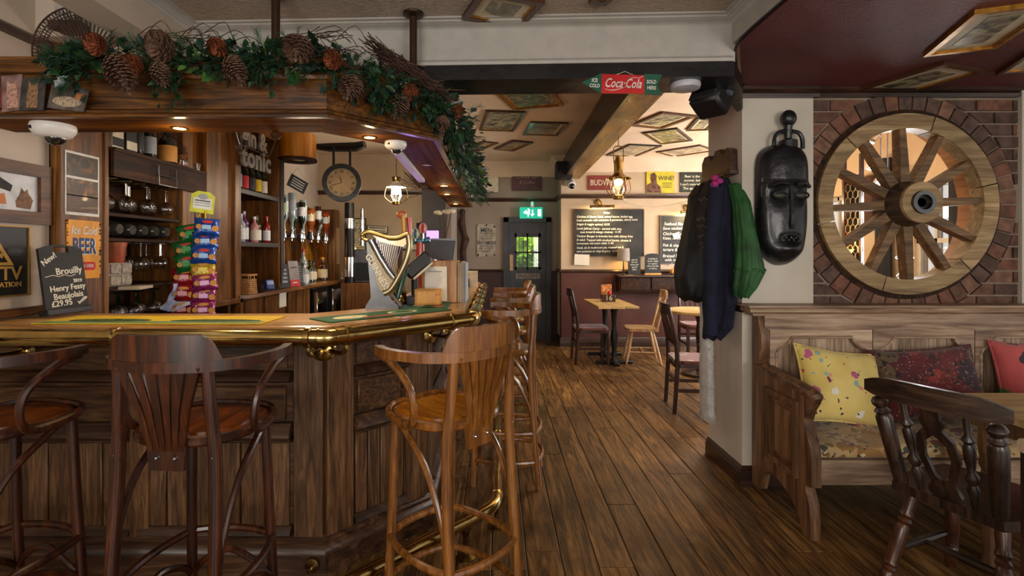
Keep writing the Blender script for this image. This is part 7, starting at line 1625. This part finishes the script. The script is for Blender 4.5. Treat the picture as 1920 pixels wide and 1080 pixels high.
for k in range(110):
    t0 = rnd.uniform(0, .35); a0 = V((-.54, 2.16, 2.285)).lerp(V((-.22, 2.56, 2.17)), t0); a1 = V((-.54, 2.16, 2.285)).lerp(V((-.22, 2.56, 2.17)), min(1, t0+rnd.uniform(.4, .75)))
    j = lambda s_=.026: V((rnd.gauss(0, s_), rnd.gauss(0, s_), rnd.gauss(0, s_*.7)))
    tw.tube(cr([a0+j(), a0.lerp(a1, .35)+j(.02), a0.lerp(a1, .7)+j(.02), a1+j(.03)], 3), .0022, 4)
tw.build('twig_bundle', mat('brown_twig', (84, 56, 46), .8, var=.25), gl, stuff=True)
tw = MB()
for k in range(60):
    c = V((rnd.choice((rnd.uniform(-1.4, -1.2), rnd.uniform(-.9, -.68))), 2.12, 2.265)); a = c+V((rnd.uniform(-.1, .1), rnd.uniform(-.04, .04), rnd.uniform(-.06, .05)))
    tw.tube(cr([a, a+V((.08, rnd.uniform(-.03, .03), rnd.uniform(-.01, .05))), a+V((.13, rnd.uniform(-.04, .04), rnd.uniform(-.04, .02)))], 3), .0018, 4)
tw.build('loose_twigs', mat('brown_twig_loose', (78, 52, 42), .8, var=.25), gl, stuff=True)
def cone_mesh(L_, r_):
    q = MB(); n_ = 12
    q.tube([(0, 0, 0), (0, 0, -L_*.5), (0, 0, -L_*.97)], [r_*.25, r_*.4, r_*.1], 8)
    for i in range(n_):
        t = (i+.5)/n_; rr = r_*math.sin(math.pi*min(1, .16+.78*t))**.8; z = -L_*t; k = max(5, int(10*rr/r_))
        for j in range(k):
            a = 2*math.pi*(j+.5*(i % 2))/k; c, s_ = math.cos(a), math.sin(a); wv = rr*.46
            P_ = [(rr*.30, 0, .016), (rr*.82, -wv*.78, .004), (rr*1.10, -wv*.45, -.002), (rr*1.16, 0, -.004), (rr*1.10, wv*.45, -.002), (rr*.82, wv*.78, .004)]
            vv = [q.bm.verts.new((x*c-y*s_, x*s_+y*c, z+zz)) for x, y, zz in P_]; q._f(vv)
            u2 = [q.bm.verts.new((x*c-y*s_, x*s_+y*c, z+zz-.0055)) for x, y, zz in P_[1:5]]
            for m_ in range(3): q._f((vv[1+m_], vv[2+m_], u2[m_+1], u2[m_]))
    return q
CM = [mat('pine_cone_scale', (112, 82, 64), .7, var=.3, scale=40), mat('pine_cone_rust', (140, 74, 42), .7, var=.3, scale=40)]
def cone(px, py, d, L_, r_, tx, ty, m):
    b = cone_mesh(L_, r_); p = at(px, py, d)
    b.bm.transform(Matrix.Translation(p) @ Matrix.Rotation(R(tx), 4, 'X') @ Matrix.Rotation(R(ty), 4, 'Y'))
    b.build('pine_cone', CM[m], gl, smooth=False)
for a in ((216, 106, 2.03, .165, .052, -8, -24, 0), (186, 84, 2.04, .04, .04, -70, 0, 1), (296, 118, 2.04, .10, .035, -8, -20, 0), (255, 118, 2.04, .05, .036, -60, 0, 1), (312, 88, 2.05, .07, .055, -70, 10, 0), (432, 108, 2.03, .125, .04, -10, -25, 0), (412, 82, 2.04, .05, .035, -40, 0, 1), (562, 78, 2.04, .09, .055, -30, 0, 0), (630, 110, 2.10, .06, .035, -60, 10, 1),
          (664, 148, 2.18, .10, .05, -25, 10, 0), (752, 178, 2.36, .115, .048, -15, 12, 0), (770, 172, 2.38, .05, .036, -70, 0, 1), (830, 220, 2.50, .07, .034, -20, 0, 0), (852, 205, 2.62, .05, .035, -40, -30, 1)): cone(*a)
wf = thing('wicker_fan', 'round wicker peacock fan standing on the canopy behind the left end of the garland', 'fan', tuple(at(165, 112, 2.33)))
FMx = face(at(168, 112, 2.36), 6, 12); WI = mat('brown_wicker', (70, 46, 30), .7, var=.3, scale=60)
q = MB()
for k in range(58):
    a = R(-4+188*k/57); q.tube([(.03*math.cos(a), .03*math.sin(a), 0), (.18*math.cos(a), .18*math.sin(a), .01*(k % 2)), (.235*math.cos(a), .225*math.sin(a), 0)], .0018, 4, m=FMx)
q.build('ribs', WI, wf)
for rr in (.10, .185, .20, .215, .238):
    MB().tube([(rr*math.cos(R(a)), rr*.96*math.sin(R(a)), .004) for a in range(-4, 186, 6)], .004 if rr > .23 else .0022, 5, m=FMx).build('hoop', WI, wf)
q = MB()
for k in range(90):
    a = R(-4+188*k/89); b = a+R(3 if k % 2 else -3); q.tube([(.188*math.cos(a), .18*math.sin(a), .003), (.236*math.cos(b), .226*math.sin(b), .003)], .0022, 4, m=FMx)
q.build('border_weave', WI, wf)
MB().lathe([(.06, -.02), (.05, .04), (.02, .05)], m=FMx, n=16).build('boss', WI, wf)
